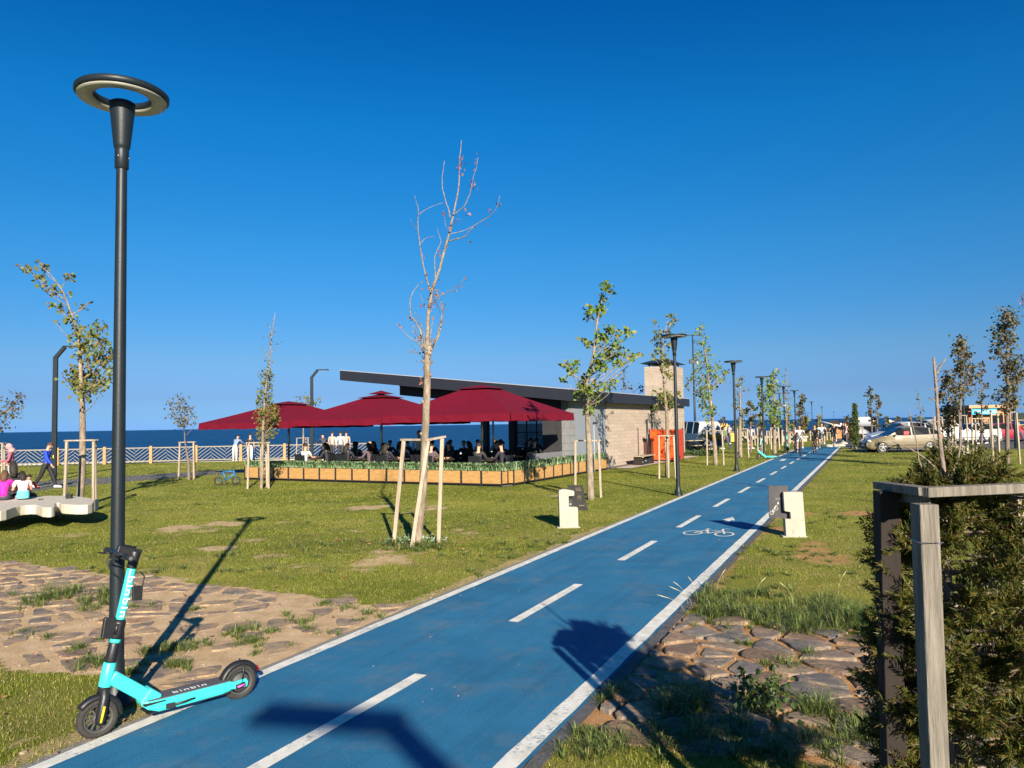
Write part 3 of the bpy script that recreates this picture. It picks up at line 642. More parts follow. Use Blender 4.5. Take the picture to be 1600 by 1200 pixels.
LB = [(at(1060, 774), 'dark ring headed lamp post at the path edge beside the stone tower'), (at(1151, 736), 'third ring headed lamp post along the left path edge, between staked trees'),
      (lamp_at(1190, 587), 'ring headed lamp post with the second turquoise scooter at its foot'), (lamp_at(1224, 602), 'ring headed lamp post just left of the group of cyclists'),
      (lamp_at(1241, 609), 'ring headed lamp post whose top shows above the first cyclist in white'), (lamp_at(1268, 627), 'distant ring headed lamp post rising above the cyclist in black'),
      (lamp_at(1284, 635), 'distant ring headed lamp post rising above the rear cyclist in white'), (lamp_at(1302.5, 643), 'farthest small ring headed lamp post against the sea horizon')]
for p, lb in LB: dup(lamp0, lb, p, random.uniform(0, 3), 'ring lamps along the cycle path', (.9, .9, .985))
def make_bent_lamp(label, loc, rz, arm=.62, H=5.5, group='tall lamps with a bent top', hw=.22):
    t = thing('bent_lamp', label, 'street lamp', loc, rz, group)
    MB().box((0, 0, .015), (.34, .34, .03)).build('base_plate', m_lamp, t)
    MB().box((0, 0, (H-.45)/2+.03), (.19, .12, H-.45), taper=.86).build('pole', m_lamp, t)
    p0 = Vector((0, 0, H-.44)); p1 = Vector((.36, 0, H-.02)); p2 = Vector((.36+arm, 0, H+.01))
    MB().bar(p0-Vector((0, 0, .02)), p1, .14, .13).build('arm', m_lamp, t)
    h = MB().box((p1+p2)/2+Vector((0, 0, 0)), (arm+.1, hw, .06)).build('lamp_head', m_lamp, t, bevel=.01)
    MB().box((p1+p2)/2+Vector((.02, 0, -.036)), (arm-.1, hw-.05, .012)).build('diffuser', m_diff, h)
    return t
bl = make_bent_lamp('tall dark lamp post with bent top behind the man in blue', at(84, 751), .1)
MB().box((.0, -.065, .98), (.03, .012, .12)).build('sticker', m_yellow, bl)
P = at(489, 700); make_bent_lamp('tall dark lamp post with bent top behind the middle parasol', Vector((zat(487, 600, 46).x, 46, 0)), 0)
# the lamp behind the camera whose shadow lies across the path in the foreground
Sh = 1/math.tan(SUN_EL); hd = Vector((math.sin(SUN_AZ), -math.cos(SUN_AZ), 0))
s0 = at(610, 1128); s1 = at(385, 1112); dirn = (s1-s0); H_ = 5.5
base_ = s0 + hd*(H_*Sh); rz_ = math.atan2(dirn.y, dirn.x)
base_ = base_ - Vector((math.cos(rz_), math.sin(rz_), 0))*.36
make_bent_lamp('bent top lamp post behind the viewer, seen only by its shadow on the path', base_, rz_, dirn.length*.86, H_, 'tall lamps with a bent top', .34)
def make_tall_lamp(label, loc, H, cam_box=False, arms=2, rz=0.0, r=.07):
    t = thing('mast_lamp', label, 'street lamp', loc, rz, 'tall slim lamp masts')
    MB().lathe([(0, 0), (.2, 0), (.2, .03), (r*1.5, .05), (r, H*.5), (r*.7, H)], 12).build('pole', m_lamp, t)
    for s in ([-1, 1] if arms == 2 else [1]):
        MB().box((s*.45, 0, H-.02), (.75, .22, .07)).build('lamp_head', m_lamp, t, bevel=.015)
    if cam_box:
        c = MB().box((-.05, 0, H*.76), (.5, .25, .3)).build('equipment_box', m_lamp, t); MB().sphere((.35, 0, H*.745), .13).build('globe', m_white, t)
    return t
def mast(px, ptop, Y, **k):
    g = zat(px, ptop, Y); return make_tall_lamp(k.pop('label'), Vector((g.x, g.y, 0)), g.z, **k)
mast(1082, 523, 58, label='tall lamp mast with equipment box right of the stone tower', cam_box=True)
mast(1217.5, 614, 62, label='slim lamp mast with a white globe above the far stake frames', cam_box=True)
mast(1504, 602, 64, label='lamp mast just left of the brown kiosk roof', arms=1)
mast(1582, 585, 46, label='lamp mast at the right edge beside the dark leaved tree', arms=1)
mast(1353, 644, 95, label='small distant lamp mast right of the green cypress', arms=1)
mast(1258, 645, 110, label='tiny distant lamp mast between the cyclists lamps', arms=2)

# ================================================================== SCOOTER
def text_obj(name, s, size, mat, parent, Mx, extrude=.0012):
    cu_ = bpy.data.curves.new(name, 'FONT'); cu_.body = s; cu_.size = size; cu_.extrude = extrude; cu_.space_character = 1.18; cu_.align_x = 'CENTER'; cu_.align_y = 'CENTER'
    to = bpy.data.objects.new('tmp', cu_); COL.objects.link(to)
    bpy.context.view_layer.update()
    me = bpy.data.meshes.new_from_object(to.evaluated_get(bpy.context.evaluated_depsgraph_get()))
    bpy.data.objects.remove(to); me.name = name; me.transform(Mx); me.materials.clear(); me.materials.append(mat)
    o = bpy.data.objects.new(name, me); link(o, parent); return o
def make_scooter(label, full=True):
    t = thing('electric_scooter', label, 'scooter', (0, 0, 0), 0, 'rental scooters leaning by the lamp posts')
    ax = R_(12); hub = Vector((0, 0, .128)); AX = Vector((math.sin(ax), 0, math.cos(ax))); FW = Vector((-math.cos(ax), 0, math.sin(ax)))
    def A(s, f=0, y=0): return hub+AX*s+FW*f+Vector((0, y, 0))
    Rx = Matrix.Rotation(math.pi/2, 3, 'X')
    def wheel(name, c, hubr, spokes):
        wz = MB().lathe([(.088, -.024), (.108, -.027), (.121, -.018), (.127, 0), (.121, .018), (.108, .027), (.088, .024)], 40, c, M=Rx, closed=True).build(name, m_rubber, t)
        r = MB().lathe([(.093, -.022), (.085, -.025), (.076, -.018), (.076, .018), (.085, .025), (.093, .022)], 40, c, M=Rx, closed=True)
        r.lathe([(0, -.03), (hubr, -.03), (hubr+.006, -.02), (hubr+.006, .02), (hubr, .03), (0, .03)], 24, c, M=Rx)
        if spokes:
            for k in range(12):
                a = 2*math.pi*k/12; d = Vector((math.cos(a), 0, math.sin(a))); r.bar(Vector(c)+d*hubr, Vector(c)+d*.08, .012, .012, up=(0, 1, 0))
        r.build('rim', M('rim_grey', (.055, .053, .05), .6, .25, 20), wz)
        tr = MB()
        for k in range(44):
            a = 2*math.pi*k/44; d = Vector((math.cos(a), 0, math.sin(a))); q = Vector(c)+d*.1265
            tr.box(q+Vector((0, .008*(-1)**k, 0)), (.005, .022, .004), Matrix.Rotation(-a+math.pi/2, 3, 'Y'))
        tr.build('tread', m_rubber, wz)
        return wz
    wheel('front_wheel', (0, 0, .128), .03, True); wheel('rear_wheel', (.955, 0, .128), .06, False)
    f = MB()   # fork: two blades and the crown
    for s in (-1, 1):
        f.tube([A(-.028, 0, .048*s), A(0, 0, .05*s), A(.07, 0, .05*s), A(.13, 0, .045*s), A(.165, 0, .025*s), A(.19, 0, 0)], [.02, .029, .03, .028, .03, .034], 12)
    f.tube([A(.15), A(.20)], [.036, .04], 14); fo = f.build('fork', m_black, t)
    for s in (-1, 1):
        y = MB(); y.tube([A(-.01, 0, .0805*s), A(.09, 0, .0815*s)], [.0075, .0075], 8); yo = y.build('reflector', m_yellow, fo)
    g = MB()   # front mudguard
    for i in range(15):
        pass
    def guard(c, a0, a1, r, wd, n=16):
        vs = []
        for i in range(n+1):
            a = a0+(a1-a0)*i/n
            for yy, dr in ((-wd, -.016), (-wd*.8, .004), (0, .012), (wd*.8, .004), (wd, -.016)):
                vs.append(Vector(c)+Vector((math.cos(a)*(r+dr), yy, math.sin(a)*(r+dr))))
            for yy, dr in ((wd*.9, -.02), (0, .006), (-wd*.9, -.02)):
                vs.append(Vector(c)+Vector((math.cos(a)*(r+dr), yy, math.sin(a)*(r+dr))))
        m = 8; fs = [(i*m+j, i*m+(j+1) % m, (i+1)*m+(j+1) % m, (i+1)*m+j) for i in range(n) for j in range(m)]
        fs += [tuple(range(m))[::-1], tuple(n*m+j for j in range(m))]
        return MB().add(vs, fs, 0, True)
    guard((0, 0, .128), R_(142), R_(-2), .143, .034).build('front_mudguard', m_black, t)
    MB().tube([A(.19), A(.20), A(.345), A(.35)], [.036, .041, .040, .036], 18).build('head_tube', m_teal, t)
    n = MB(); p0 = A(.27); p1 = Vector((.335, 0, .165)); d = (p1-p0)
    n.bar(p0+d*.06, p1+d*.04, .088, .07, up=(0, 1, 0)); n.bar(p0+d*.8, p1+d*.08, .11, .11, up=(0, 1, 0)); n.build('neck_brace', m_teal, t, bevel=.012)
    c = MB(); c.tube([A(.35), A(.36), A(.47), A(.475)], [.034, .036, .035, .033], 16); c.build('collar', m_black, t)
    MB().tube([A(.475), A(.50)], [.034, .034], 16).build('teal_band', m_teal, t)
    fj = MB(); fj.tube([A(.50), A(.51), A(.60), A(.625)], [.036, .040, .042, .034], 14); fj.tube([A(.53, .02, -.03), A(.60, .02, -.035)], .012, 8)
    fj.bar(A(.505, .04), A(.62, .05), .05, .03, up=(0, 1, 0)); fj.build('folding_joint', m_black, t)
    MB().bar(A(.50, .055), A(.635, .065), .075, .035, up=(0, 1, 0)).build('lock_box', m_black, t, bevel=.008)
    st = MB(); st.tube([A(.62), A(.63), A(.955), A(.96)], [.028, .030, .029, .027], 18); sto = st.build('stem', m_teal, t)
    hd_ = MB(); hd_.tube([A(.955), A(.965), A(1.03), A(1.075)], [.029, .031, .034, .036], 16); hd_.bar(A(1.06, -.035), A(1.075, .12), .055, .045, up=(0, 1, 0)); hdo = hd_.build('stem_head', m_black, t, bevel=.006)
    hb = MB(); hb.tube([A(1.045, .105, -.10), A(1.045, .105, .10)], .021, 12); hb.tube([A(1.045, .105, y) for y in (-.25, -.11, .11, .25)], .013, 10); hbo = hb.build('handlebar', m_blackm, t)
    for s in (-1, 1):
        gm = MB(); gm.tube([A(1.045, .105, s*.12), A(1.045, .105, s*.125), A(1.045, .105, s*.235), A(1.045, .105, s*.24)], [.016, .019, .019, .016], 12); gm.tube([A(1.045, .105, s*.24), A(1.045, .105, s*.25)], .022, 12); gm.build('grip', m_black, hbo)
        lv = MB(); lv.tube([A(1.04, .12, s*.10), A(1.035, .15, s*.12), A(1.03, .165, s*.16), A(1.028, .17, s*.21)], [.008, .006, .006, .005], 8); lv.build('brake_lever', m_black, hbo)
        MB().tube([A(1.045, .105, s*.251), A(1.045, .105, s*.254)], .012, 12).build('end_cap', m_steel, hbo)
    dis = MB(); dis.bar(A(1.083, 0), A(1.09, .08), .045, .004, up=(0, 1, 0)); dis.build('display', m_cglass, hdo)
    cb = MB(); cb.tube([A(1.04, .13, -.05), A(1.0, .17, -.05), A(.93, .13, -.03), A(.88, .05, -.02), A(.86, .03, 0)], .0045, 6); cb.tube([A(1.04, .13, .05), A(.99, .16, .04), A(.92, .11, .02), A(.87, .04, .0)], .0045, 6); cb.build('brake_cable', m_black, t)
    # holder with a loop of cable on the rider's side
    hh = MB(); hh.prism([(-.03, -.045), (.03, -.05), (.035, .035), (.02, .05), (-.03, .05)], -.012, .012, M=Matrix.Rotation(math.pi/2, 3, 'X')); ho = hh.build('phone_holder', m_black, t, bevel=.004); ho.location = A(.80, -.065, -.02)
    lo_ = MB(); lo_.tube([A(.93, -.03), A(.935, -.07), A(.91, -.095), A(.86, -.095), A(.82, -.09)], .005, 6); lo_.build('cable_loop', m_black, t)
    # deck
    D = MB(); sec = []
    prof = [(.255, .150, .172, .055), (.29, .118, .172, .075), (.36, .092, .170, .086), (.60, .092, .170, .086), (.80, .095, .170, .084), (.86, .10, .168, .072)]
    vs = []
    for x, z0, z1, hw in prof:
        for yy, z in ((-hw, z1-.010), (-hw*.985, z0+.016), (-hw*.90, z0), (hw*.90, z0), (hw*.985, z0+.016), (hw, z1-.010), (hw*.96, z1), (-hw*.96, z1)): vs.append((x, yy, z))
    k = 8; fs = [(i*k+j, i*k+(j+1) % k, (i+1)*k+(j+1) % k, (i+1)*k+j) for i in range(len(prof)-1) for j in range(k)]+[tuple(range(k)), tuple((len(prof)-1)*k+j for j in range(k))[::-1]]
    D.add(vs, fs)
    for s in (-1, 1):   # rear arms that hold the wheel
        D.prism([(.84, .105), (.99, .098), (1.0, .128), (.985, .155), (.94, .155), (.90, .148), (.84, .168)], s*.045-.008, s*.045+.008, M=Matrix(((1, 0, 0), (0, 0, 1), (0, 1, 0))))
    dk = D.build('deck', m_teal, t)
    MB().box((.57, 0, .173), (.56, .145, .006)).build('deck_mat', m_mat, dk); MB().box((.57, 0, .091), (.56, .15, .012)).build('underside', m_black, dk)
    cap = MB(); cap.prism([(.262, .150), (.40, .155), (.40, .163), (.262, .163)], -.089, .089, M=Matrix(((1, 0, 0), (0, 0, 1), (0, 1, 0)))); cap.build('deck_trim', m_black, dk)
    for s in (-1, 1):
        MB().tube([Vector((.905, s*.059, .112)), Vector((.97, s*.059, .122))], .016, 10).build('fork_cap', m_black, dk)
        MB().tube([Vector((.91, s*.070, .1135)), Vector((.966, s*.070, .1225))], [.008, .008], 8).build('rear_reflector', m_pink, dk)
    ks = MB(); ks.bar((.40, -.088, .118), (.455, -.10, .118), .02, .03); ks.tube([(.44, -.098, .118), (.52, -.103, .122), (.56, -.105, .128), (.59, -.103, .128)], [.009, .008, .007, .006], 8); ks.build('kickstand', m_black, t)
    guard((.955, 0, .128), R_(175), R_(28), .145, .036).build('rear_mudguard', m_black, t)
    br = MB()
    for s in (-1, 1): br.tube([(.955, .048*s, .13), (.965, .05*s, .20), (.975, .036*s, .285)], .006, 8)
    br.build('mudguard_stay', m_black, t)
    MB().box((1.085, 0, .20), (.025, .05, .035), Matrix.Rotation(R_(-25), 3, 'Y')).build('tail_lamp', M('tail_red', (.2, .01, .01), .3, .1, 5), t, bevel=.004)
    # lettering: down the stem and along the mat
    if full:
        Z = Vector((0, -1, 0)); X_ = AX*1; Y_ = Z.cross(X_)    # text runs up the stem... rotated letters, read from below
        Mx = Matrix.Translation(A(.775)+Vector((0, -.0305, 0))) @ Matrix((-AX, -FW, Z)).transposed().to_4x4() @ Matrix.Diagonal((1.55, 1.0, 1, 1))
        text_obj('lettering', 'binbin', .062, m_lett, sto, Mx)
        Mx = Matrix.Translation((.585, -.02, .1768)) @ Matrix.Diagonal((1.25, 1, 1, 1))
        text_obj('lettering', 'binbin', .066, m_lett, dk, Mx, .0004)
    return t
scoot = make_scooter('turquoise rental scooter with white lettering leaning by the large front lamp post')
a = at(152, 1153); b_ = at(375, 1092); hdg = math.atan2(b_.y-a.y, b_.x-a.x); scoot.location = (a.x, a.y, .0); scoot.rotation_euler = (0, 0, hdg)
a = at(1185, 718); dup(scoot, 'second turquoise scooter, small in the distance at a lamp foot', a, R_(10), 'rental scooters leaning by the lamp posts')
a = at(1231, 706); dup(scoot, 'third scooter seen end on beside the far lamp post', a, R_(80), 'rental scooters leaning by the lamp posts')

# ================================================================== STONE SIGNS
def make_sign(label, loc, rz, side, kind):
    t = thing('stone_sign', label, 'sign post', loc, rz, 'stone bollards with dark plates')
    T_ = .17
    # outline of the stone with its notch toward the plate
    if side < 0: H = .76; W = .33; poly = [(-W/2+.02, 0), (W/2+.02, 0), (W/2-.01, H), (-W/2, H), (-W/2+.008, .45), (-W/2+.02, .435), (-W/2+.105, .42), (-W/2+.108, .305), (-W/2+.015, .30)]
    else: H = .735; W = .36; poly = [(-.17, 0), (.184, 0), (.184, .375), (.165, .39), (.02, .40), (.01, .415), (.01, .60), (.11, .605), (.12, .62), (.12, .69), (.10, .705), (-.04, .73), (-.10, .735), (-.16, .72), (-.18, .70)]
    MX = Matrix(((1, 0, 0), (0, 0, 1), (0, 1, 0)))
    MB().prism(poly, -T_/2, T_/2, M=MX).build('stone', m_conc, t, bevel=.008)
    MB().box((0.0, 0, .006), (W+.07, T_+.05, .025)).build('plinth', m_conc, t)
    m_pl = M('sign_plate', (.055, .05, .055) if side < 0 else (.018, .017, .015), .6, .3, 6, .1, 40, spec=.25)
    tilt = Matrix.Rotation(R_(0), 3, 'X')
    if side < 0:
        pp = [(-.39, .325), (-.06, .30), (-.06, .86), (-.385, .865)]
        MB().prism(pp, .02, .04, M=MX).build('plate', m_pl, t)
        # bicycle emblem and figures engraved white in the plate
        em = MB(); yf = .0185
        def rg(cx, cz, r):
            em.tube([(cx+r*math.cos(q), yf, cz+r*math.sin(q)) for q in np.linspace(0, 2*math.pi, 15)[:-1]], .0045, 4, closed=True)
        rg(-.345, .40, .030); rg(-.27, .475, .030)
        for p, q in [((-.345, .40), (-.325, .455)), ((-.325, .455), (-.285, .50)), ((-.285, .50), (-.27, .475)), ((-.325, .455), (-.30, .42)), ((-.30, .42), (-.285, .50)), ((-.345, .40), (-.30, .42)), ((-.285, .50), (-.28, .525)), ((-.28, .525), (-.25, .525))]:
            em.tube([(p[0], yf, p[1]), (q[0], yf, q[1])], .0045, 4)
        em.add([(-.25, yf, .545), (-.225, yf, .545), (-.23, yf, .60)], [(0, 1, 2)])
        for x in (-.265, -.235, -.205): em.tube([(x, yf, .615), (x, yf, .655)], .0035, 4)
        em.build('emblem', M('faded_white', (.5, .5, .48), .6, .2, 30), t)
    else:
        pp = [(.0, .33), (.39, .31), (.295, .80), (.005, .805)]
        MB().prism(pp, .02, .04, M=MX).build('plate', m_pl, t)
        em = MB(); yf = .0185
        for r in range(3):
            for c in range(6): em.box((.155+c*.018+.01*r, yf, .745-.024*r), (.010, .002, .008))
        for x in (.20, .25): em.tube([(x, yf, .60), (x, yf, .50)], .005, 4)
        em.tube([(.225, yf, .60), (.225, yf, .54)], .005, 4)
        for c in range(6): em.box((.225+c*.018, yf, .41), (.010, .002, .016))
        em.build('emblem', M('faded_gold', (.24, .18, .09), .6, .2, 30), t)
        b = MB(); b.box((.045, -.01, .47), (.07, .06, .12)); b.build('bracket', m_blackm, t); MB().box((.045, -.042, .445), (.03, .006, .03)).build('bracket_plate', m_steel, t)
    MB().box((-.01, -T_/2-.003, .08), (.045, .006, .07)).build('junction_plate', m_conc2, t)
    return t
a = at(1240, 838); make_sign('pale stone bollard with dark bicycle plate on the right verge', a, R_(-6), -1, 0)
a = at(888, 824); make_sign('pale stone bollard with dark plate on the lawn left of the path', a, R_(2), 1, 1)

# ================================================================== STAKE FRAMES
def posts_frame(label, P, mat=None, group='timber stake frames round young trees', bars=None, w=.06, name='stake_frame', parts=None):
    """P: list of (foot, head) world points; bars: list of (i, j)"""
    c = P[0][0]; t = thing(name, label, 'tree support', (c.x, c.y, 0), 0, group); mat = mat or m_stake
    c = Vector((c.x, c.y, 0))
    for f, h in P: MB().bar(f-c-Vector((0, 0, .05)), h-c, w, w, up=(0, 1, 0)).build('post', mat, t, bevel=.004)
    for i, (p, q) in enumerate(bars or []):
        a = P[p][1]-c; b = P[q][1]-c; d = (b-a).normalized()*.06; z = Vector((0, 0, .022+.0*i))
        MB().bar(a-d+z, b+d+z, .06, .035).build('crossbar', mat, t)
    return t
def pf(foot, head, z=1.75, fz=0.0):
    return (at(*foot, fz), at(*head, z))
# round the bare tree
Y0 = at(651, 850).y
F1 = at(615, 849); F2 = at(643, 855); F3 = at(685, 849)
def hd_at(px, py, Y): return zat(px, py, Y)
PF = [(F1, hd_at(631, 689, F1.y+.12)), (F2, hd_at(669, 689, F2.y+.25)), (F3, hd_at(691, 685, F3.y+.1))]
posts_frame('timber stake frame with leaning posts round the tall bare tree', PF, bars=[(0, 1), (1, 2)], w=.065)
def frame_px(label, l, r, yf, yt, depth=.6, mid=None, back=True, mat=None, w=.06, group='timber stake frames round young trees'):
    A_ = at(l, yf); Hh = zat(l, yt, A_.y).z; B_ = Vector((zat(r, yf, A_.y).x, A_.y, 0)); mx = (A_+B_)/2
    P = [(A_, Vector((A_.x+.03, A_.y+.03, Hh))), (B_, Vector((B_.x-.03, B_.y+.03, Hh)))]; bars = [(0, 1)]
    if back:
        C_ = Vector((mx.x+.1, A_.y+depth, 0)); P.append((C_, Vector((C_.x-.02, C_.y-.05, Hh)))); bars += [(1, 2), (2, 0)]
    if mid:
        C_ = Vector((zat(mid, yf, A_.y).x, A_.y+.25, 0)); P.append((C_, Vector((C_.x, C_.y, Hh)))); 
    return posts_frame(label, P, mat, bars=bars, w=w, group=group)
frame_px('stake frame round the leafy tree at the concrete bench', 100, 146, 800, 690)
frame_px('stake frame round the small dark crowned tree by the promenade', 279, 303, 749, 692)
frame_px('stake frame in front of the planter boxes near the blue bicycle', 387, 420, 764, 693, mid=404)
frame_px('stake frame behind the first parasol, by the sea fence', 463, 482, 716, 685)
frame_px('stake frame beside the left stone bollard', 899, 939, 778, 690, mid=925)
frame_px('stake frame in front of the orange panel', 1030, 1056, 748, 682, mid=1047)
frame_px('stake frame between the second and third ring lamps', 1105, 1131, 727, 674)
frame_px('stake frame just right of the third ring lamp', 1153, 1170, 715, 671)
frame_px('stake frame at the left picture edge', -26, 3, 752, 694)
frame_px('wide stake frame right of the pale block near the kiosk', 1552, 1594, 726, 645)
frame_px('stake frame in front of the white hatchback boot', 1521, 1551, 722, 655)
frame_px('stake frame in front of the white hatchback bonnet', 1489, 1514, 712, 650)
frame_px('stake frame round the green cypress by the cars', 1338, 1350, 702, 668)
fr0 = None
FX = [(1184, 1195, 705, 669), (1205, 1218, 702, 669), (1100, 1108, 703, 671), (1222, 1229, 696, 673), (1234, 1240, 693, 675), (1198, 1203, 694, 674), (1174, 1180, 696, 671), (1140, 1148, 692, 675), (1112, 1119, 692, 675), (1210, 1215, 690, 675), (1246, 1251, 690, 675), (1462, 1475, 700, 652), (1292, 1298, 688, 676), (1160, 1166, 690, 675), (1130, 1135, 690, 676), (1266, 1271, 688, 676)]
for l, r, yf, yt in FX:
    frame_px('pale stake frame round a far sapling beyond the third lamp', l, r, yf, yt, w=.085, group='far stake frames')

# ================================================================== TREES
def to_local(pts, c): return [Vector(p)-c for p in pts]
def smooth_pts(P, n=3):
    out = []
    for i in range(len(P)-1):
        p0 = P[max(i-1, 0)]; p1 = P[i]; p2 = P[i+1]; p3 = P[min(i+2, len(P)-1)]
        for k in range(n):
            t = k/n; out.append(.5*((2*p1)+(p2-p0)*t+(2*p0-5*p1+4*p2-p3)*t*t+(3*p1-p0-3*p2+p3)*t**3))
    out.append(P[-1]); return out
# the tall bare tree in the middle, branch by branch
base = at(651, 851); Yb = base.y
tr = thing('bare_tree', 'tall leafless young tree with pale trunk in the middle of the lawn', 'tree', (base.x, base.y, 0))
def br(pts, y0, y1, ra, rb, n=7, parent=tr, name='branch', mat=m_bark2, mbx=None):
    k = len(pts); P = [zat(x, y, Yb+y0+(y1-y0)*i/(k-1))-Vector((base.x, base.y, 0)) for i, (x, y) in enumerate(pts)]
    P = smooth_pts(P, 3); P = [p+Vector((random.uniform(-1, 1), random.uniform(-1, 1), 0))*min(.006, ra*.6) for p in P]
    m = mbx or MB(); kk = len(P); m.tube(P, [ra+(rb-ra)*i/(kk-1) for i in range(kk)], n)
    return (P, None) if mbx else (P, m.build(name, mat or m_bark, parent))
T_ = MB(); pts = [(650, 856), (653, 840), (657, 800), (661, 760), (663, 713), (665, 660), (667, 613), (667.5, 575), (668, 550)]
P = [zat(x, y, Yb)-Vector((base.x, base.y, 0)) for x, y in pts]; P = smooth_pts(P, 3); rr = np.interp(range(len(P)), [0, 2, 12, len(P)-1], [.098, .074, .065, .056])
P = [p+Vector((random.uniform(-1, 1)*.004, random.uniform(-1, 1)*.004, 0)) for p in P]; T_.tube(P, list(rr), 14)
K = zat(668, 545, Yb)-Vector((base.x, base.y, 0))
for i in range(16): T_.sphere(K+Vector((random.gauss(0, .045), random.gauss(0, .04), random.gauss(0, .055))), (random.uniform(.03, .055), random.uniform(.03, .05), random.uniform(.03, .05)), 8, 6)
for zz in (.9, 1.15, 1.5, 1.9, 2.2, 2.6, 2.9): T_.sphere(Vector(P[0])*0+Vector((P[int(zz/3.1*24)].x+random.choice([-.06, .06]), P[int(zz/3.1*24)].y-.03, P[int(zz/3.1*24)].z)), (.03, .03, .03), 7, 5)
T_.build('trunk', m_bark, tr)
BR = [([(668, 548), (668, 520), (669, 495), (672, 470), (676, 450), (682, 435), (690, 410), (697, 382), (704, 355), (709, 332), (714, 307), (717, 285), (718, 260), (719, 238), (721, 219)], 0, .2, .036, .005),
 ([(708, 336), (716, 330), (725, 322), (732, 308), (736, 295), (739, 278), (744, 262), (747, 246)], .1, -.3, .011, .004), ([(704, 340), (700, 325), (696, 312), (692, 297), (691, 275), (693, 262), (695, 251)], .1, .5, .011, .004),
 ([(701, 377), (710, 374), (720, 372), (728, 368), (734, 360), (745, 350), (760, 341), (770, 333), (776, 325), (781, 306)], .1, -.5, .012, .004), ([(703, 365), (716, 363), (730, 358), (745, 350)], .1, .3, .007, .003),
 ([(674, 458), (670, 447), (665, 430), (659, 400), (655, 372), (653, 350), (654, 330), (651, 318), (648, 306)], 0, -.4, .015, .004), ([(654, 336), (661, 330), (670, 325), (682, 320), (694, 316)], -.3, .1, .006, .003),
 ([(657, 380), (664, 373), (673, 370), (680, 369)], -.3, 0, .006, .003), ([(653, 360), (648, 355), (644, 350), (642, 343)], -.3, -.5, .005, .003), ([(681, 436), (679, 420), (680, 400), (686, 385), (689, 378), (687, 370), (683, 357)], .05, .4, .009, .004),
 ([(673, 480), (680, 468), (689, 462), (700, 456), (710, 451), (718, 444), (728, 434)], 0, -.5, .010, .003), ([(662, 545), (658, 530), (657, 517), (652, 507), (647, 500), (642, 492), (641, 472), (645, 458), (652, 447), (660, 440)], 0, .4, .020, .004),
 ([(661, 548), (657, 540), (649, 533), (640, 527), (629, 516), (619, 505)], 0, -.3, .013, .004), ([(655, 552), (648, 550), (638, 549)], 0, -.3, .007, .003), ([(674, 548), (682, 532), (687, 517), (690, 500), (692, 483), (691, 476), (686, 466), (683, 455)], 0, .3, .018, .006),
 ([(676, 540), (684, 522), (688, 505), (691, 497), (692, 482), (688, 470)], -.1, -.4, .009, .004), ([(664, 545), (662, 520), (655, 500), (648, 488)], 0, -.4, .012, .004), ([(671, 545), (673, 520), (676, 500)], 0, .3, .012, .004),
 ([(697, 356), (695, 345), (693, 335), (693, 328)], .1, .3, .005, .003), ([(705, 352), (712, 347), (720, 342)], .1, -.2, .005, .003), ([(666, 480), (660, 470), (656, 458)], 0, .2, .006, .003), ([(678, 470), (684, 478), (688, 490)], 0, .3, .006, .003),
 ([(651, 515), (647, 522), (644, 510)], 0, .1, .006, .003), ([(659, 528), (650, 522), (648, 512)], 0, -.2, .008, .003)]
BP_ = []
for pts, y0, y1, ra, rb in BR: p, o = br(pts, y0, y1, ra, rb); BP_.append(p)
lp = []
for px, py, n, s in [(739, 286, 16, .07), (743, 262, 3, .05), (745, 247, 3, .04), (721, 255, 6, .05), (717, 262, 5, .05), (724, 266, 3, .04), (720, 245, 3, .04), (778, 318, 4, .05), (766, 325, 3, .03), (758, 345, 3, .04), (727, 330, 4, .05), (744, 356, 2, .03), (735, 377, 2, .02),
    (718, 345, 3, .03), (695, 338, 4, .04), (704, 350, 5, .04), (680, 445, 14, .12), (675, 460, 12, .1), (668, 480, 8, .08), (676, 473, 8, .08), (690, 480, 6, .06), (714, 451, 4, .04), (726, 437, 4, .05), (652, 535, 8, .1), (660, 520, 8, .1), (648, 500, 5, .07), (625, 510, 3, .04),
    (660, 556, 12, .09), (674, 552, 10, .08), (663, 570, 6, .05), (659, 590, 9, .05), (660, 598, 6, .04), (670, 600, 3, .04), (640, 492, 4, .05), (688, 395, 3, .03), (698, 380, 3, .03), (662, 400, 2, .02), (670, 537, 10, .1), (690, 500, 4, .05), (657, 477, 2, .04)]:
    c = zat(px, py, Yb+random.uniform(-.1, .2))
    for i in range(n): lp.append((c.x-base.x+random.gauss(0, s*.6), c.y-base.y+random.gauss(0, s*.6), c.z+random.gauss(0, s*.8)))
V, F = leaves_at(np.array(lp), .055, up=.6); npmesh('dead_leaves', V, F, m_leafd, tr)

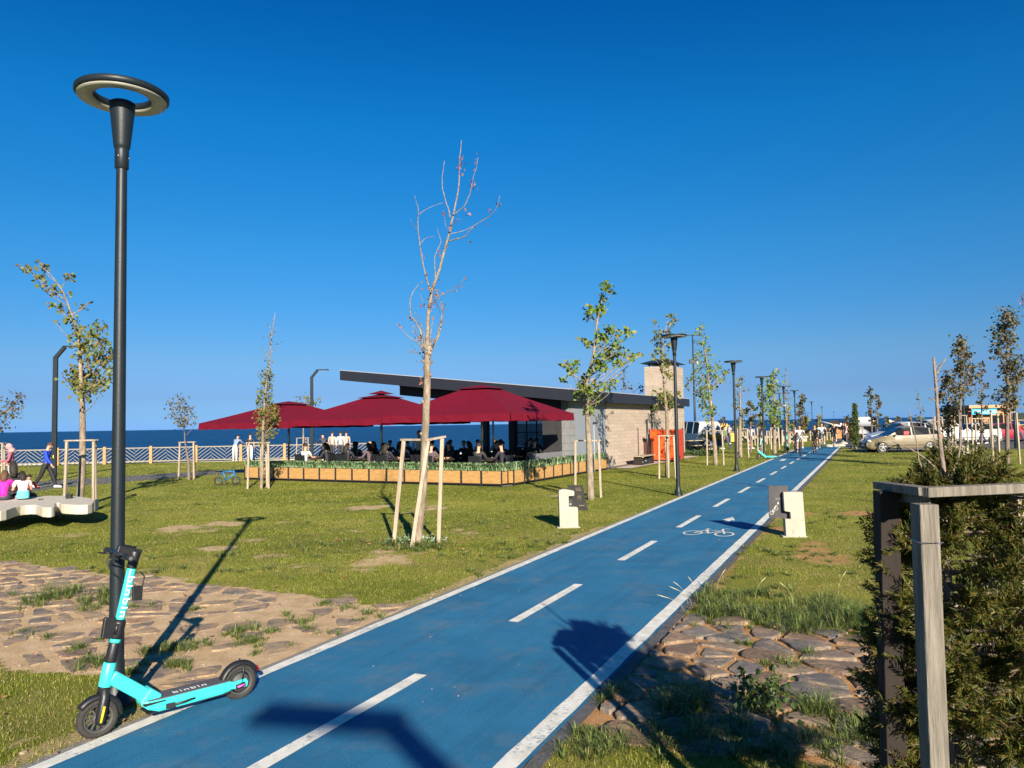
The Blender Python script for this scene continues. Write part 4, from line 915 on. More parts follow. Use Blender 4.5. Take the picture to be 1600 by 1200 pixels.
def branches_and_leaves(t, c, trunk, clusters, mats, leaf, per=1.0, r_tr=(.06, .04), twig=.012, seed=1, leader_r=.012, top_from=None, asp=.75):
    """trunk: world points; clusters: (world centre, radius, n)"""
    rs = np.random.default_rng(seed); rd = random.Random(seed)
    c = Vector((c.x, c.y, 0)); P = smooth_pts([p-c for p in trunk], 3); k = len(P); n0 = top_from or k
    hz = [p.z for p in P]; ztop = max(hz)
    m = MB(); zs = [0, ztop*.4, ztop*.55, ztop]; rads = [float(np.interp(p.z, zs, [r_tr[0]*1.15, r_tr[1]*1.0, r_tr[1]*.7, leader_r*.6])) for p in P]
    P[0].z -= .05
    m.tube(P, rads, 9); LP = []
    for cc, rad, n in clusters:
        q = cc-c; best = min(P[int(k*.3):], key=lambda p: abs(p.z-(q.z-.55*(Vector((q.x-p.x, q.y-p.y)).length)-.15)))
        mid = best.lerp(q, .5)+Vector((rd.uniform(-.05, .05), rd.uniform(-.05, .05), -.08*(q-best).length))
        L_ = (q-best).length
        if L_ > .08: m.tube(smooth_pts([best, mid, q], 4), [twig*.9+.004*L_-(twig*.7)*i/8 for i in range(9)], 5)
        A_ = rs.normal(0, .5, (int(n*per), 3))*rad+np.array(q); LP.append(A_)
        for i in range(3):
            e = q+Vector((rd.gauss(0, .5), rd.gauss(0, .5), rd.gauss(.2, .5)))*rad; m.tube([mid.lerp(q, .6), e], [twig*.4, .002], 4)
    m.build('trunk', mats[0], t)
    V, F = leaves_at(np.concatenate(LP), leaf, rs, .4, asp); npmesh('crown', V, F, mats[1], t)
def px_tree(label, Y, basep, trunk_px, cl_px, mats, leaf, seed, dj=.35, per=1.0, r=(.06, .045), group=None, **kw):
    rd = random.Random(seed); b = zat(basep[0], basep[1], Y); c = Vector((b.x, Y, 0)); t = thing('young_tree', label, 'tree', c, 0, group)
    tk = [Vector((b.x, Y, 0))]+[zat(x, y, Y) for x, y in trunk_px]
    cl = [(zat(x, y, Y+rd.gauss(0, dj)), r_*Y/FPX, n) for x, y, r_, n in cl_px]
    branches_and_leaves(t, c, tk, cl, mats, leaf, per, r, seed=seed, **kw); return t
def S6(L): return [(860+x/3.243, 430+y/3.243, r/3.243, n) for x, y, r, n in L]
def S2(L): return [(x*.375, 400+y*.375, r*.375, n) for x, y, r, n in L]
G1 = 'young plane trees with stake frames'
Yt = at(130, 792).y
px_tree('leafy young tree growing through the curved concrete bench', Yt, (125, 780), [(125, 776), (128, 740), (129, 700), (129, 660), (128, 620), (126, 580), (125, 550), (120, 515), (108, 480), (95, 450), (75, 425), (60, 415)],
        S2([(110, 50, 26, 22), (180, 45, 24, 26), (165, 90, 28, 30), (220, 130, 28, 28), (175, 125, 16, 12), (290, 90, 22, 26), (290, 150, 12, 5), (255, 215, 22, 18), (215, 195, 10, 6), (300, 260, 24, 18), (345, 215, 14, 8), (370, 195, 6, 3), (230, 275, 8, 4), (285, 235, 12, 6),
            (330, 330, 40, 60), (390, 310, 40, 60), (430, 300, 22, 16), (350, 380, 44, 80), (400, 370, 40, 50), (440, 360, 26, 20), (460, 410, 32, 40), (430, 440, 36, 50), (465, 480, 30, 40), (370, 430, 40, 50), (320, 490, 40, 60), (280, 510, 24, 24), (360, 500, 46, 100), (400, 520, 40, 70), (350, 560, 36, 70), (330, 530, 40, 60), (430, 545, 20, 12), (380, 560, 26, 30)]),
        (m_bark, m_leafb), .115, 11, r=(.085, .07), group=G1)
px_tree('small tree with sparse dark leaves cut by the left picture edge', 29, (-14, 752), [(-14, 720), (-12, 690), (-8, 670), (0, 650)], [(0, 650, 16, 40), (12, 640, 16, 50), (25, 628, 14, 50), (30, 615, 8, 20), (5, 668, 10, 25), (-15, 640, 20, 60), (20, 645, 12, 30)], (m_bark3, m_leafk), .11, 12, r=(.05, .04), group=G1)
px_tree('small round dark crowned tree by the grey promenade', at(290, 750).y, (295, 750), [(295, 740), (294, 720), (289, 690), (288, 668)],
        S2([(740, 590, 20, 12), (710, 605, 22, 12), (760, 610, 30, 26), (730, 635, 30, 26), (780, 640, 34, 30), (800, 660, 26, 18), (750, 665, 34, 40), (720, 665, 20, 14), (770, 690, 30, 36), (750, 700, 24, 30), (820, 692, 8, 3), (765, 650, 40, 30)]), (m_bark3, m_leafk), .10, 13, r=(.06, .05), group=G1)
px_tree('narrow young tree with browning leaves before the planter boxes', at(410, 764).y, (408, 764), [(409, 740), (410, 700), (412, 650), (415, 610), (420, 575), (423, 540), (426, 515), (430, 488)],
        [(300+x/5, 560+y/5, r/5, n) for x, y, r, n in [(600, -60, 40, 3), (620, -140, 50, 2), (650, -220, 50, 2), (600, -180, 50, 3), (640, -300, 50, 1), (610, -250, 40, 2), (660, -100, 40, 2), (560, -20, 50, 3), (620, 20, 40, 6), (560, 120, 40, 30), (590, 90, 30, 16), (610, 140, 34, 36), (570, 190, 44, 50), (600, 220, 40, 50), (540, 260, 36, 40), (590, 290, 44, 60), (530, 330, 40, 44), (580, 350, 46, 60), (620, 370, 36, 40), (560, 420, 50, 80), (620, 430, 44, 60), (650, 400, 34, 26),
          (530, 470, 44, 60), (590, 490, 50, 80), (650, 490, 36, 40), (560, 550, 50, 70), (520, 580, 30, 30), (600, 590, 50, 60), (560, 630, 44, 60), (640, 560, 30, 20), (580, 690, 30, 16), (520, 620, 20, 10)]], (m_bark, m_leafb), .085, 14, dj=.2, r=(.05, .04), group=G1)
px_tree('small sparse tree behind the middle parasol', 47, (473, 714), [(474, 690), (474, 665), (476, 640)], [(469, 622, 8, 16), (478, 626, 10, 26), (488, 630, 9, 24), (493, 628, 6, 12), (482, 634, 9, 20)], (m_bark, m_leafb), .17, 15, r=(.08, .06), group=G1)
px_tree('leafy green young tree beside the left stone bollard', at(923, 781).y, (923, 781), [(922, 740), (921, 707), (919, 670), (918, 646), (916, 612), (918, 590), (926, 562), (930, 535), (932, 510), (936, 490), (942, 460), (947, 447)],
        S6([(200, 170, 26, 36), (190, 205, 18, 20), (290, 60, 28, 26), (270, 45, 16, 12), (310, 75, 16, 10), (262, 110, 20, 20), (258, 165, 24, 36), (245, 200, 12, 8), (190, 340, 22, 22), (160, 320, 12, 8), (250, 300, 26, 30), (300, 275, 26, 26), (275, 320, 26, 30), (330, 290, 22, 20), (385, 275, 20, 18), (400, 295, 14, 10), (330, 345, 26, 30),
            (230, 345, 20, 18), (290, 385, 30, 40), (260, 410, 26, 30), (320, 415, 30, 44), (350, 440, 24, 28), (240, 440, 24, 26), (240, 470, 22, 24), (275, 470, 16, 10), (380, 400, 22, 18), (410, 420, 22, 18), (460, 395, 12, 8), (350, 380, 16, 10), (90, 455, 22, 20), (130, 450, 18, 16), (110, 490, 18, 14), (70, 525, 12, 8), (70, 450, 10, 6), (180, 520, 24, 26), (200, 480, 14, 8),
            (150, 560, 28, 36), (190, 575, 30, 44), (230, 560, 26, 30), (140, 600, 22, 26), (290, 560, 26, 24), (320, 530, 16, 12), (240, 630, 18, 16), (180, 620, 24, 30), (190, 680, 22, 26), (200, 690, 12, 12), (215, 600, 20, 20), (330, 560, 10, 6)]), (m_bark, m_leafg), .12, 16, dj=.35, r=(.085, .065), group=G1)
px_tree('thin sapling rising behind the cafe roof', 44, (972, 700), [(973, 640), (974, 590), (974, 560)], S6([(370, 520, 18, 16), (375, 560, 22, 24), (410, 570, 14, 12), (375, 490, 12, 8), (460, 560, 12, 10), (465, 580, 10, 8)]), (m_bark3, m_leafk), .14, 17, r=(.05, .04), group=G1)
px_tree('leafy tree in front of the orange panel and stone wall', at(1040, 746).y, (1043, 748), [(1043, 720), (1043, 690), (1042, 650), (1039, 620), (1037, 590), (1036, 560), (1036, 530), (1044, 500)],
        S6([(595, 205, 12, 8), (625, 215, 20, 20), (620, 245, 16, 14), (525, 235, 12, 10), (545, 290, 22, 24), (540, 320, 22, 26), (580, 310, 20, 20), (600, 290, 16, 14), (600, 350, 20, 18), (550, 360, 24, 30), (540, 390, 20, 18), (580, 400, 16, 12), (520, 410, 12, 10), (570, 430, 26, 30), (590, 450, 20, 18), (600, 490, 18, 22), (605, 510, 14, 12), (560, 470, 16, 12),
            (530, 585, 14, 10), (560, 620, 30, 44), (600, 610, 30, 44), (580, 650, 30, 50), (610, 650, 24, 30), (540, 660, 14, 12), (525, 680, 12, 8), (640, 600, 18, 14), (640, 640, 14, 12), (590, 590, 20, 20), (670, 290, 10, 6)]), (m_bark, m_leafb), .12, 18, dj=.35, r=(.08, .06), group=G1)
px_tree('leafy green tree between the second and third ring lamps', at(1117, 727).y, (1118, 728), [(1117, 700), (1114, 670), (1112, 640), (1108, 610), (1105, 570), (1098, 530), (1094, 510)],
        S6([(762, 265, 20, 20), (750, 290, 14, 10), (785, 305, 12, 8), (740, 340, 14, 10), (775, 350, 20, 18), (800, 375, 18, 16), (760, 400, 26, 26), (790, 420, 22, 22), (740, 420, 20, 18), (770, 460, 30, 34), (810, 470, 28, 30), (850, 460, 24, 24), (885, 485, 20, 18), (895, 490, 10, 8), (740, 480, 22, 20), (800, 510, 32, 44), (840, 510, 28, 34), (870, 530, 20, 18), (760, 530, 28, 34), (720, 520, 18, 16),
            (780, 570, 30, 44), (830, 560, 24, 24), (750, 590, 26, 30), (800, 610, 30, 40), (770, 630, 26, 34), (780, 660, 26, 36), (820, 670, 24, 30), (790, 700, 24, 30), (830, 700, 16, 14), (700, 530, 14, 10), (690, 560, 10, 8), (790, 730, 18, 18)]), (m_bark, m_leafg), .13, 19, dj=.5, r=(.09, .065), group=G1)
def rnd_tree(label, Y, bx, by, top, wpx, n, mats, leaf, seed, lean=0, lo=.45, per=26, group='far young trees', r=(.06, .045), clr=None, dj=.3, shape=1.0):
    rd = random.Random(seed); k = 5; g = at(bx, by).y if Y is None else Y; Y = g; H = by-top
    b0 = zat(bx, by, Y); tk = [(bx+lean*t*t+rd.uniform(-.6, .6), by-H*t) for t in (.25, .5, .75, .97)]
    cl = []
    for i in range(n):
        f = lo+(1-lo)*(i+.5)/n; ww = wpx*.5*(math.sin(math.pi*min(1, max(0, (f-lo)/(1-lo)*.85+.12)))**shape)
        cl.append((bx+lean*f*f+rd.uniform(-1, 1)*ww, by-H*f, (clr or wpx*.28)*rd.uniform(.6, 1.2), int(per*rd.uniform(.5, 1.3))))
    return px_tree(label, Y, (bx, by), tk, cl, mats, leaf, seed, dj=dj, r=r, group=group)
rnd_tree('sapling with bare brown top right of the third ring lamp', None, 1157, 715, 588, 22, 12, (m_bark, m_leafb), .13, 31, per=14, r=(.1, .08))
rnd_tree('dark round topped tree left of the fourth ring lamp', 46, 1173, 700, 628, 14, 7, (m_bark3, m_leafk), .16, 32, lo=.5, per=40)
rnd_tree('green tree just behind the fourth ring lamp', 42, 1210, 702, 583, 30, 18, (m_bark, m_leafg), .16, 33, lo=.35, per=34, r=(.1, .07))
rnd_tree('slim green tree right of the second scooter', 44, 1190, 700, 600, 14, 10, (m_bark, m_leafg), .16, 34, lo=.3, per=22, lean=-4)
rnd_tree('nearly bare tall sapling above the fifth ring lamp', 48, 1229, 697, 575, 14, 8, (m_bark, m_leafb), .13, 35, per=6, lo=.5)
rnd_tree('sapling with green tuft behind the fifth ring lamp', 52, 1232, 690, 630, 14, 7, (m_bark, m_leafg), .17, 36, lo=.35, per=18)
rnd_tree('dark ragged tree behind the first cyclist in white', 60, 1253, 690, 617, 14, 12, (m_bark3, m_leafk), .2, 37, lo=.25, per=34)
for i, (x, yb, yt, w_, mk) in enumerate([(1260, 688, 652, 10, 'b'), (1279, 686, 648, 8, 'b'), (1325, 688, 648, 9, 'k'), (1161, 690, 655, 10, 'b'), (1205, 690, 655, 9, 'k'), (1130, 690, 652, 16, 'k'), (1147, 690, 660, 10, 'b'), (1240, 688, 660, 8, 'b'), (1292, 686, 662, 7, 'k'), (1385, 680, 652, 8, 'k'), (1403, 680, 650, 7, 'k'), (1423, 680, 651, 6, 'k'), (1435, 680, 650, 8, 'k'), (1395, 685, 660, 7, 'k'), (1216, 690, 662, 8, 'b'), (1185, 690, 660, 9, 'k')]):
    rnd_tree(['small dark distant sapling standing against the sea horizon', 'small brownish distant sapling among the far stake frames'][mk == 'b'], 70+i*3, x, yb, yt, w_, 5, (m_bark3, m_leafk if mk == 'k' else m_leafb), .3, 50+i, lo=.3, per=22, group='distant saplings '+mk, r=(.08, .06))
rnd_tree('tall thin twin topped tree above the white car roof', 62, 1362, 690, 606, 12, 10, (m_bark3, m_leafk), .2, 70, lo=.3, per=30, lean=-3)
rnd_tree('thin tree right of the twin topped tree by the cars', 60, 1371, 690, 617, 10, 9, (m_bark3, m_leafk), .2, 71, lo=.3, per=28)
rnd_tree('wispy sapling with few leaves behind the tan car', 50, 1440, 690, 612, 16, 8, (m_bark3, m_leafg), .13, 72, lo=.2, per=8, lean=-6)
rnd_tree('dark leaved tree right behind the conifer leader', 30, 1482, 724, 583, 26, 16, (m_bark3, m_leafk), .12, 73, lo=.35, per=55, r=(.06, .05))
rnd_tree('tall dark oval tree left of the kiosk', 33, 1500, 716, 528, 34, 20, (m_bark3, m_leafk), .12, 74, lo=.5, per=60, lean=3, r=(.06, .05))
rnd_tree('slim dark tree in front of the kiosk sign', 36, 1534, 718, 565, 18, 13, (m_bark3, m_leafk), .12, 75, lo=.28, per=32, r=(.05, .04))
rnd_tree('tallest dark leaved tree near the right picture edge', 27, 1574, 726, 488, 44, 30, (m_bark3, m_leafk), .11, 76, lo=.36, per=62, r=(.07, .06), dj=.4)
px_tree('twig with dark red leaves at the right picture edge', 14, (1618, 900), [(1618, 800), (1616, 600), (1610, 500), (1603, 470)], [(1598, 468, 6, 12), (1612, 480, 16, 20), (1625, 500, 20, 30)], (m_bark3, m_leafd), .06, 77, dj=.1)
# cypress by the cars
def cypress(label, Y, bx, by, top, wpx, mat, seed):
    rs = np.random.default_rng(seed); b = zat(bx, by, Y); H = zat(bx, top, Y).z; W_ = wpx*Y/FPX/2; n = 2600
    t = thing('cypress', label, 'tree', (b.x, Y, 0)); MB().lathe([(.07, -.05), (.05, H*.5)], 8).build('trunk', m_bark3, t)
    f = rs.random(n)**.8; r = W_*np.clip(np.minimum(1, f*5+.5)*(1-f)**.55, .03, 1)*np.sqrt(rs.random(n))*(1+.25*np.sin(f*37+seed)); a = rs.random(n)*6.283
    V, F = leaves_at(np.stack([r*np.cos(a), r*np.sin(a), .15+f*(H-.15)], 1), .17, rs, -1.5, .35); npmesh('crown', V, F, mat, t)
cypress('column shaped green cypress at the end of the path', at(1338, 702).y, 1338, 702, 633, 11, m_conif2, 5)
cypress('dark shrub like conifer left of the green cypress', 60, 1331, 696, 663, 7, m_leafk, 6)

# ================================================================== CONIFER IN ITS WEATHERED FRAME, NEAR RIGHT
P1 = Vector((1.435, 2.60, 0)); P2 = Vector((1.585, 3.18, 0)); P3 = Vector((1.99, 2.90, 0))
P2 = Vector((zat(1392, 1200, 3.0).x, 3.0, 0)); P1 = Vector((zat(1459, 1200, 2.62).x, 2.62, 0)); P3 = Vector((zat(1612, 1000, 2.95).x, 2.95, 0))
t = thing('stake_frame', 'weathered grey timber frame in front round the bushy conifer', 'tree support', (P1.x, P1.y, 0))
c = Vector((P1.x, P1.y, 0))
h1 = zat(1444, 787, 2.64); h2 = zat(1384, 767, 2.97); h3 = zat(1594, 776, 2.88)
MB().bar(P1-c-Vector((0, 0, .05)), h1-c, .066, .068, up=(0, 1, 0)).build('post', m_stake2, t, bevel=.004)
MB().bar(P2-c-Vector((0, 0, .05)), h2-c, .075, .06, up=(0, 1, 0)).build('post', m_stake3, t, bevel=.003)
MB().bar(P3-c-Vector((0, 0, .05)), h3-c, .06, .06, up=(0, 1, 0)).build('post', m_stake, t, bevel=.003)
MB().bar(zat(1442, 769, 2.66)-c, zat(1625, 761, 2.80)-c, .05, .034).build('crossbar', m_stake2, t, bevel=.002)
MB().bar(zat(1376, 758, 3.16)-c, zat(1449, 768, 2.66)-c, .06, .03).build('crossbar', m_stake2, t, bevel=.002)
MB().bar(zat(1398, 772, 3.10)-c, zat(1447, 778, 2.72)-c, .03, .05).build('crossbar', m_stake2, t, bevel=.002)
w_ = MB(); cc = zat(1448, 846, 2.635)-c
w_.tube([cc+Vector((x, y, z)) for x, y, z in [(-.036, -.037, 0), (.036, -.037, 0), (.036, .037, .003), (-.036, .037, .002)]], .0028, 5, closed=True); w_.build('wire', m_steel, t)
cx, cy = zat(1480, 955, 3.02).x, 3.02
con = thing('conifer', 'bushy dark conifer with browning tips inside the weathered frame', 'tree', (cx, cy, 0))
mb = MB()
tk = [(1484, 1500), (1484, 1300), (1483, 1100), (1482, 955), (1480, 860), (1478, 800), (1476, 750), (1470, 700), (1466, 660), (1463, 610), (1460, 575), (1459, 558)]
P = [zat(x, y, 3.02)-Vector((cx, cy, 0)) for x, y in tk]; P[0].z = -.05; P = smooth_pts(P, 3)
mb.tube(P, list(np.interp(range(len(P)), [0, 8, 16, 24, len(P)-1], [.024, .018, .0105, .007, .004])), 9)
for pts, ra in [([(1463, 585), (1468, 575), (1478, 560)], .006), ([(1466, 700), (1460, 690), (1457, 640)], .003), ([(1476, 755), (1490, 735), (1500, 700), (1498, 640)], .006), ([(1474, 745), (1450, 720), (1420, 700), (1395, 690)], .005), ([(1476, 760), (1440, 730), (1432, 690), (1420, 640)], .004)]:
    q = smooth_pts([zat(x, y, 3.02)-Vector((cx, cy, 0)) for x, y in pts], 3); mb.tube(q, list(np.linspace(ra, ra*.35, len(q))), 5)
for i in range(14):
    p = P[int(random.uniform(20, len(P)-2))]; mb.tube([p, p+Vector((random.choice([-1, 1])*random.uniform(.015, .04), random.uniform(-.02, .02), random.uniform(0, .02)))], [.003, .001], 4)
# limbs and sprays
rs = np.random.default_rng(3); NV = []; NF = []; kk = 0; TW = mb
def spray(p0, d, L_, out):
    """a flat spray: stem, side twigs, needles"""
    if rs.random() < .5: TW.tube([Vector(p0), Vector(p0+d/np.linalg.norm(d)*L_)], [.0022, .001], 3)
    nd = 10; d = d/np.linalg.norm(d); e = rs.normal(0, 1, 3); s = np.cross(d, e); s /= np.linalg.norm(s)
    for i in range(nd):
        f = (i+1)/nd; q = p0+d*L_*f; tl = L_*.55*(1-f*.75)
        for sg in (-1, 1):
            td = d*.75+s*sg*.75+rs.normal(0, .12, 3); m_ = 6
            for j in range(m_): out.append((q+td*tl*(j/m_), td+rs.normal(0, .35, 3)))
N_LIMB = 190
PP = []
for i in range(N_LIMB):
    z = .06+1.80*(i/N_LIMB)**.92; a = rs.random()*6.283; prof = .50*np.interp(z, [0, .3, 1.0, 1.5, 1.68, 1.76, 1.86], [.95, 1.0, .98, .88, .72, .36, .22])*(.65+.45*rs.random())
    prof *= .80+.36*math.cos(a)
    d = np.array([math.cos(a), math.sin(a), rs.uniform(.15, .65)]); d /= np.linalg.norm(d); st = np.array([0.02*math.cos(a), 0.02*math.sin(a), z-.1 if z > .15 else z])
    end = st+d*prof; mid = (st+end)/2+np.array([0, 0, -.03]); TW.tube(smooth_pts([Vector(st), Vector(mid), Vector(end)], 3), list(np.linspace(.0075, .002, 7)), 4)
    for f in np.linspace(.35, 1, 7):
        q = st*(1-f)+end*f
        for _ in range(2): spray(q, d+rs.normal(0, .5, 3), rs.uniform(.07, .13), PP)
P0 = np.array([p for p, _ in PP]); D0 = np.array([q for _, q in PP]); D0 /= np.linalg.norm(D0, axis=1)[:, None]
n = len(P0); e = rs.normal(0, 1, (n, 3)); s = np.cross(D0, e); s /= np.linalg.norm(s, axis=1)[:, None]; Ln = rs.uniform(.014, .026, n)[:, None]
V = np.stack([P0+s*.0026, P0-s*.0026, P0+D0*Ln], 1).reshape(-1, 3); F = np.arange(3*n).reshape(n, 3)
mb.build('trunk', m_barkc, con); npmesh('crown', V, F, m_conif, con)
print('needles', n)

# ================================================================== CAFE BUILDING
def B(u, v, z=0.0): return Vector((TA[0]+TU[0]*u+TV[0]*v, TA[1]+TU[1]*u+TV[1]*v, z))
BM = Matrix(((TU[0], TV[0], 0), (TU[1], TV[1], 0), (0, 0, 1)))
cafe = thing('cafe_building', 'modern cafe with sloping dark roof and pale stone walls', 'building', (TA[0], TA[1], 0), math.atan2(TU[1], TU[0]))
# local frame of the cafe: x = u (away along the path), y = v (towards the sea)
def zr(v): return 3.06+.112*v      # roof centre height
def slab(u0, u1, v0, v1, th, name, mat, par, dz=0.0):
    vs = [(u, v, zr(v)+dz+s*th/2) for u in (u0, u1) for v in (v0, v1) for s in (-1, 1)]
    return MB().add(vs, [(0, 1, 3, 2), (4, 6, 7, 5), (0, 4, 5, 1), (2, 3, 7, 6), (0, 2, 6, 4), (1, 5, 7, 3)]).build(name, mat, par)
m_soff = M('soffit', (.03, .03, .034), .7, .1, 2)
rf = slab(0, 9.0, 0, 8.55, .44, 'roof', m_roof, cafe); slab(9.0, 17.4, 0, 5.0, .44, 'roof_wing', m_roof, rf); slab(0, .7, 8.55, 11.3, .44, 'roof_beam', m_roof, rf)
slab(-.02, .05, 0, 11.3, .03, 'flashing', m_roofl, rf, .237); slab(0, 17.4, -.03, .06, .03, 'flashing', m_roofl, rf, .239)
slab(.4, 8.8, .4, 8.3, .03, 'soffit', m_soff, rf, -.237); slab(9.0, 17.0, .3, 4.8, .03, 'soffit', m_soff, rf, -.237)
def wall(u0, u1, v0, v1, z0, z1, mat, name='wall', par=cafe): return MB().box(((u0+u1)/2, (v0+v1)/2, (z0+z1)/2), (abs(u1-u0), abs(v1-v0), z1-z0)).build(name, mat, par)
V0 = .45
wall(.85, 1.5, V0, V0+.3, 0, 2.86, m_tile); wall(1.5, 4.95, V0+.01, V0+.3, 0, 2.86, m_gpan, 'cladding'); wall(4.95, 11.3, V0-.03, V0+.3, 0, 2.86, m_stone)
wall(11.35, 14.5, V0+.0, V0+.3, 0, 2.86, m_stone)
tw = wall(14.5, 16.9, .2, 1.75, 0, 5.08, m_stone, 'tower')
cw = MB(); 
for uu in (14.8, 16.6):
    for vv in (.4, 1.55): cw.bar((uu, vv, 5.05), (uu, vv, 5.3), .07, .07)
cw.add([(14.3, .05, 5.27), (17.1, .05, 5.27), (17.1, 1.95, 5.27), (14.3, 1.95, 5.27), (15.3, .7, 5.55), (16.1, .7, 5.55), (16.1, 1.3, 5.55), (15.3, 1.3, 5.55)], [(3, 2, 1, 0), (0, 1, 5, 4), (1, 2, 6, 5), (2, 3, 7, 6), (3, 0, 4, 7), (4, 5, 6, 7)]); cw.build('chimney_cowl', m_blackm, tw)
MB().tube([(11.32, V0-.06, .3), (11.32, V0-.06, 2.8)], .05, 8).build('drain_pipe', m_roof, cafe)
# dark interior side wall and back wall with windows
wall(.85, 1.0, V0+.3, 1.6, 0, 2.95, m_dark, 'inner_wall')
bu = 8.0
wall(bu-3.5, bu, 1.0, 1.25, 0, 2.9, m_dark, 'inner_wall')
for v in (8.35, 6.75, 4.55, 2.15): wall(bu-.15, bu+.15, v-.16, v+.16, 0, zr(v)-.24, m_dark, 'column')
slabb = MB().add([(u, v, zr(v)-.235-d) for u in (.7, .95) for v in (.9, 8.5) for d in (.42, .0)], [(0, 1, 3, 2), (4, 6, 7, 5), (0, 4, 5, 1), (2, 3, 7, 6), (0, 2, 6, 4), (1, 5, 7, 3)]).build('underside_panel', m_dark, cafe)  # added dark panel, stands in for the dark band of the roof underside
bm_ = wall(bu-.12, bu+.12, 1.2, 8.3, 3.0, 3.3, m_dark, 'beam')
def window(v0, v1, z0, z1, nx_, nz_, par=cafe, u=bu):
    fr = MB(); 
    for i in range(nx_+1): v = v0+(v1-v0)*i/nx_; fr.box((u, v, (z0+z1)/2), (.06, .05, z1-z0))
    for i in range(nz_+1): z = z0+(z1-z0)*i/nz_; fr.box((u, (v0+v1)/2, z), (.055, abs(v1-v0)+.05, .05))
    f = fr.build('window', m_dark, par); MB().box((u, (v0+v1)/2, (z0+z1)/2), (.01, abs(v1-v0), z1-z0)).build('pane', m_glass, f); return f
window(1.4, 2.0, .9, 2.9, 1, 2); window(2.4, 4.3, .9, 2.9, 3, 3); window(4.8, 6.5, .9, 2.9, 3, 3)
wall(bu-.1, bu+.1, 2.4, 6.5, 0, .85, m_dark, 'parapet')
# terrace floor and pale paving along the stone wall
fl = MB(); fl.prism([(0, 0), (13.6, 0), (13.6, 12.0), (0, 12.0)], 0, 1)
o = MB()
def TT(u, v, z=0.0): return Vector((TC0.x+TU[0]*u+TV[0]*v, TC0.y+TU[1]*u+TV[1]*v, z))
o.add([TT(0.1, .1, .03), TT(13, .1, .03), TT(13, 11.6, .03), TT(.1, 11.6, .03), TT(.1, .1, -.1), TT(13, .1, -.1), TT(13, 11.6, -.1), TT(.1, 11.6, -.1)], [(0, 1, 2, 3), (0, 4, 5, 1), (3, 2, 6, 7), (0, 3, 7, 4), (1, 5, 6, 2)]); struct(o.build('terrace_floor', m_deck))
o = MB(); o.add([B(4.6, -.75, .02), B(16.5, -.75, .02), B(16.5, .5, .02), B(4.6, .5, .02)], [(0, 1, 2, 3)]); struct(o.build('wall_paving', M('pink_paving', (.42, .34, .28), .85, .15, 2, .2, 40)))

# things by the stone wall
def BL(name, label, cat, u, v, group=None): 
    p = B(u, v); return thing(name, label, cat, (p.x, p.y, 0), math.atan2(TU[1], TU[0]), group)
m_or = M('orange_panel', (.80, .085, .012), .45, .2, 5, .05, 20, second=(.55, .05, .01), sfac=.6)
oc = BL('orange_cabinet', 'bright orange panel cabinet standing at the stone wall', 'cabinet', 10.4, -1.1)
MB().box((0, .65, .85), (.04, 1.3, 1.5)).build('front_panel', m_or, oc); MB().box((.62, -.02, .85), (1.2, .04, 1.5)).build('side_panel', M('dark_orange', (.42, .035, .012), .5, .15, 4), oc)
f = MB(); 
for x, y in ((0, -.02), (0, 1.32), (1.24, -.02)): f.box((x, y, .84), (.06, .06, 1.62))
f.box((0, .65, .07), (.05, 1.3, .05)); f.build('frame', m_blackm, oc)
bc = BL('brown_cabinet', 'dark brown metal cabinet left of the orange one', 'cabinet', 10.2, .02); MB().box((0, .25, .62), (.4, .5, 1.05)).build('body', M('brown_metal', (.07, .025, .02), .5, .2, 5), bc, bevel=.01); MB().box((-.21, .25, .62), (.01, .4, .9)).build('door', M('brown_door', (.085, .03, .022), .5, .2, 5), bc)
lg = MB()
for y in (.05, .45): lg.box((0, y, .05), (.3, .05, .1))
lg.build('leg', m_blackm, bc)
tb = BL('wooden_bench_table', 'low plank table with black bags under it by the stone wall', 'table', 7.8, -.55)
MB().box((0, .25, .42), (2.0, .5, .04)).build('table_top', m_stake, tb)
for x in (-.85, .85): MB().box((x, .25, .2), (.07, .4, .4)).build('leg', m_stake3, tb)
for i, (x, y, s) in enumerate([(-.45, .2, .2), (.1, .25, .24), (.55, .2, .18)]):
    p = B(7.8+x, -.55+y); m = MB(); m.sphere((0, 0, s*.62), (s, s*.8, s*.7), 12, 8); m.tube([(0, 0, s*1.2), (.02, 0, s*1.45)], [.03, .05], 7)
    o = m.build('rubbish_bag', M('bag_black', (.015, .015, .018), .3, .2, 12, .6, 14), None, p); tag(o, ['black rubbish bag at the near end under the plank table', 'largest black rubbish bag in the middle under the plank table', 'smallest black rubbish bag at the far end under the plank table'][i], 'bag', 'bags under the plank table')
pl_ = BL('thin_post', 'thin dark post standing against the stone wall', 'post', 8.4, -.3); MB().tube([(0, 0, 0), (0, 0, 2.05)], .045, 8).build('pole', m_blackm, pl_); MB().box((0, 0, .01), (.2, .2, .03)).build('base', m_blackm, pl_); MB().sphere((0, 0, 2.07), .06, 8, 6).build('cap', m_blackm, pl_)
# light iron sign post by the grey panel
pl_ = BL('slim_post', 'slim pale post with small box at the grey panel', 'post', 2.0, -.15); MB().tube([(0, 0, 0), (0, 0, 1.95)], .02, 8).build('pole', m_roofl, pl_); MB().box((0, -.03, 1.98), (.12, .1, .08)).build('box', m_blackm, pl_)

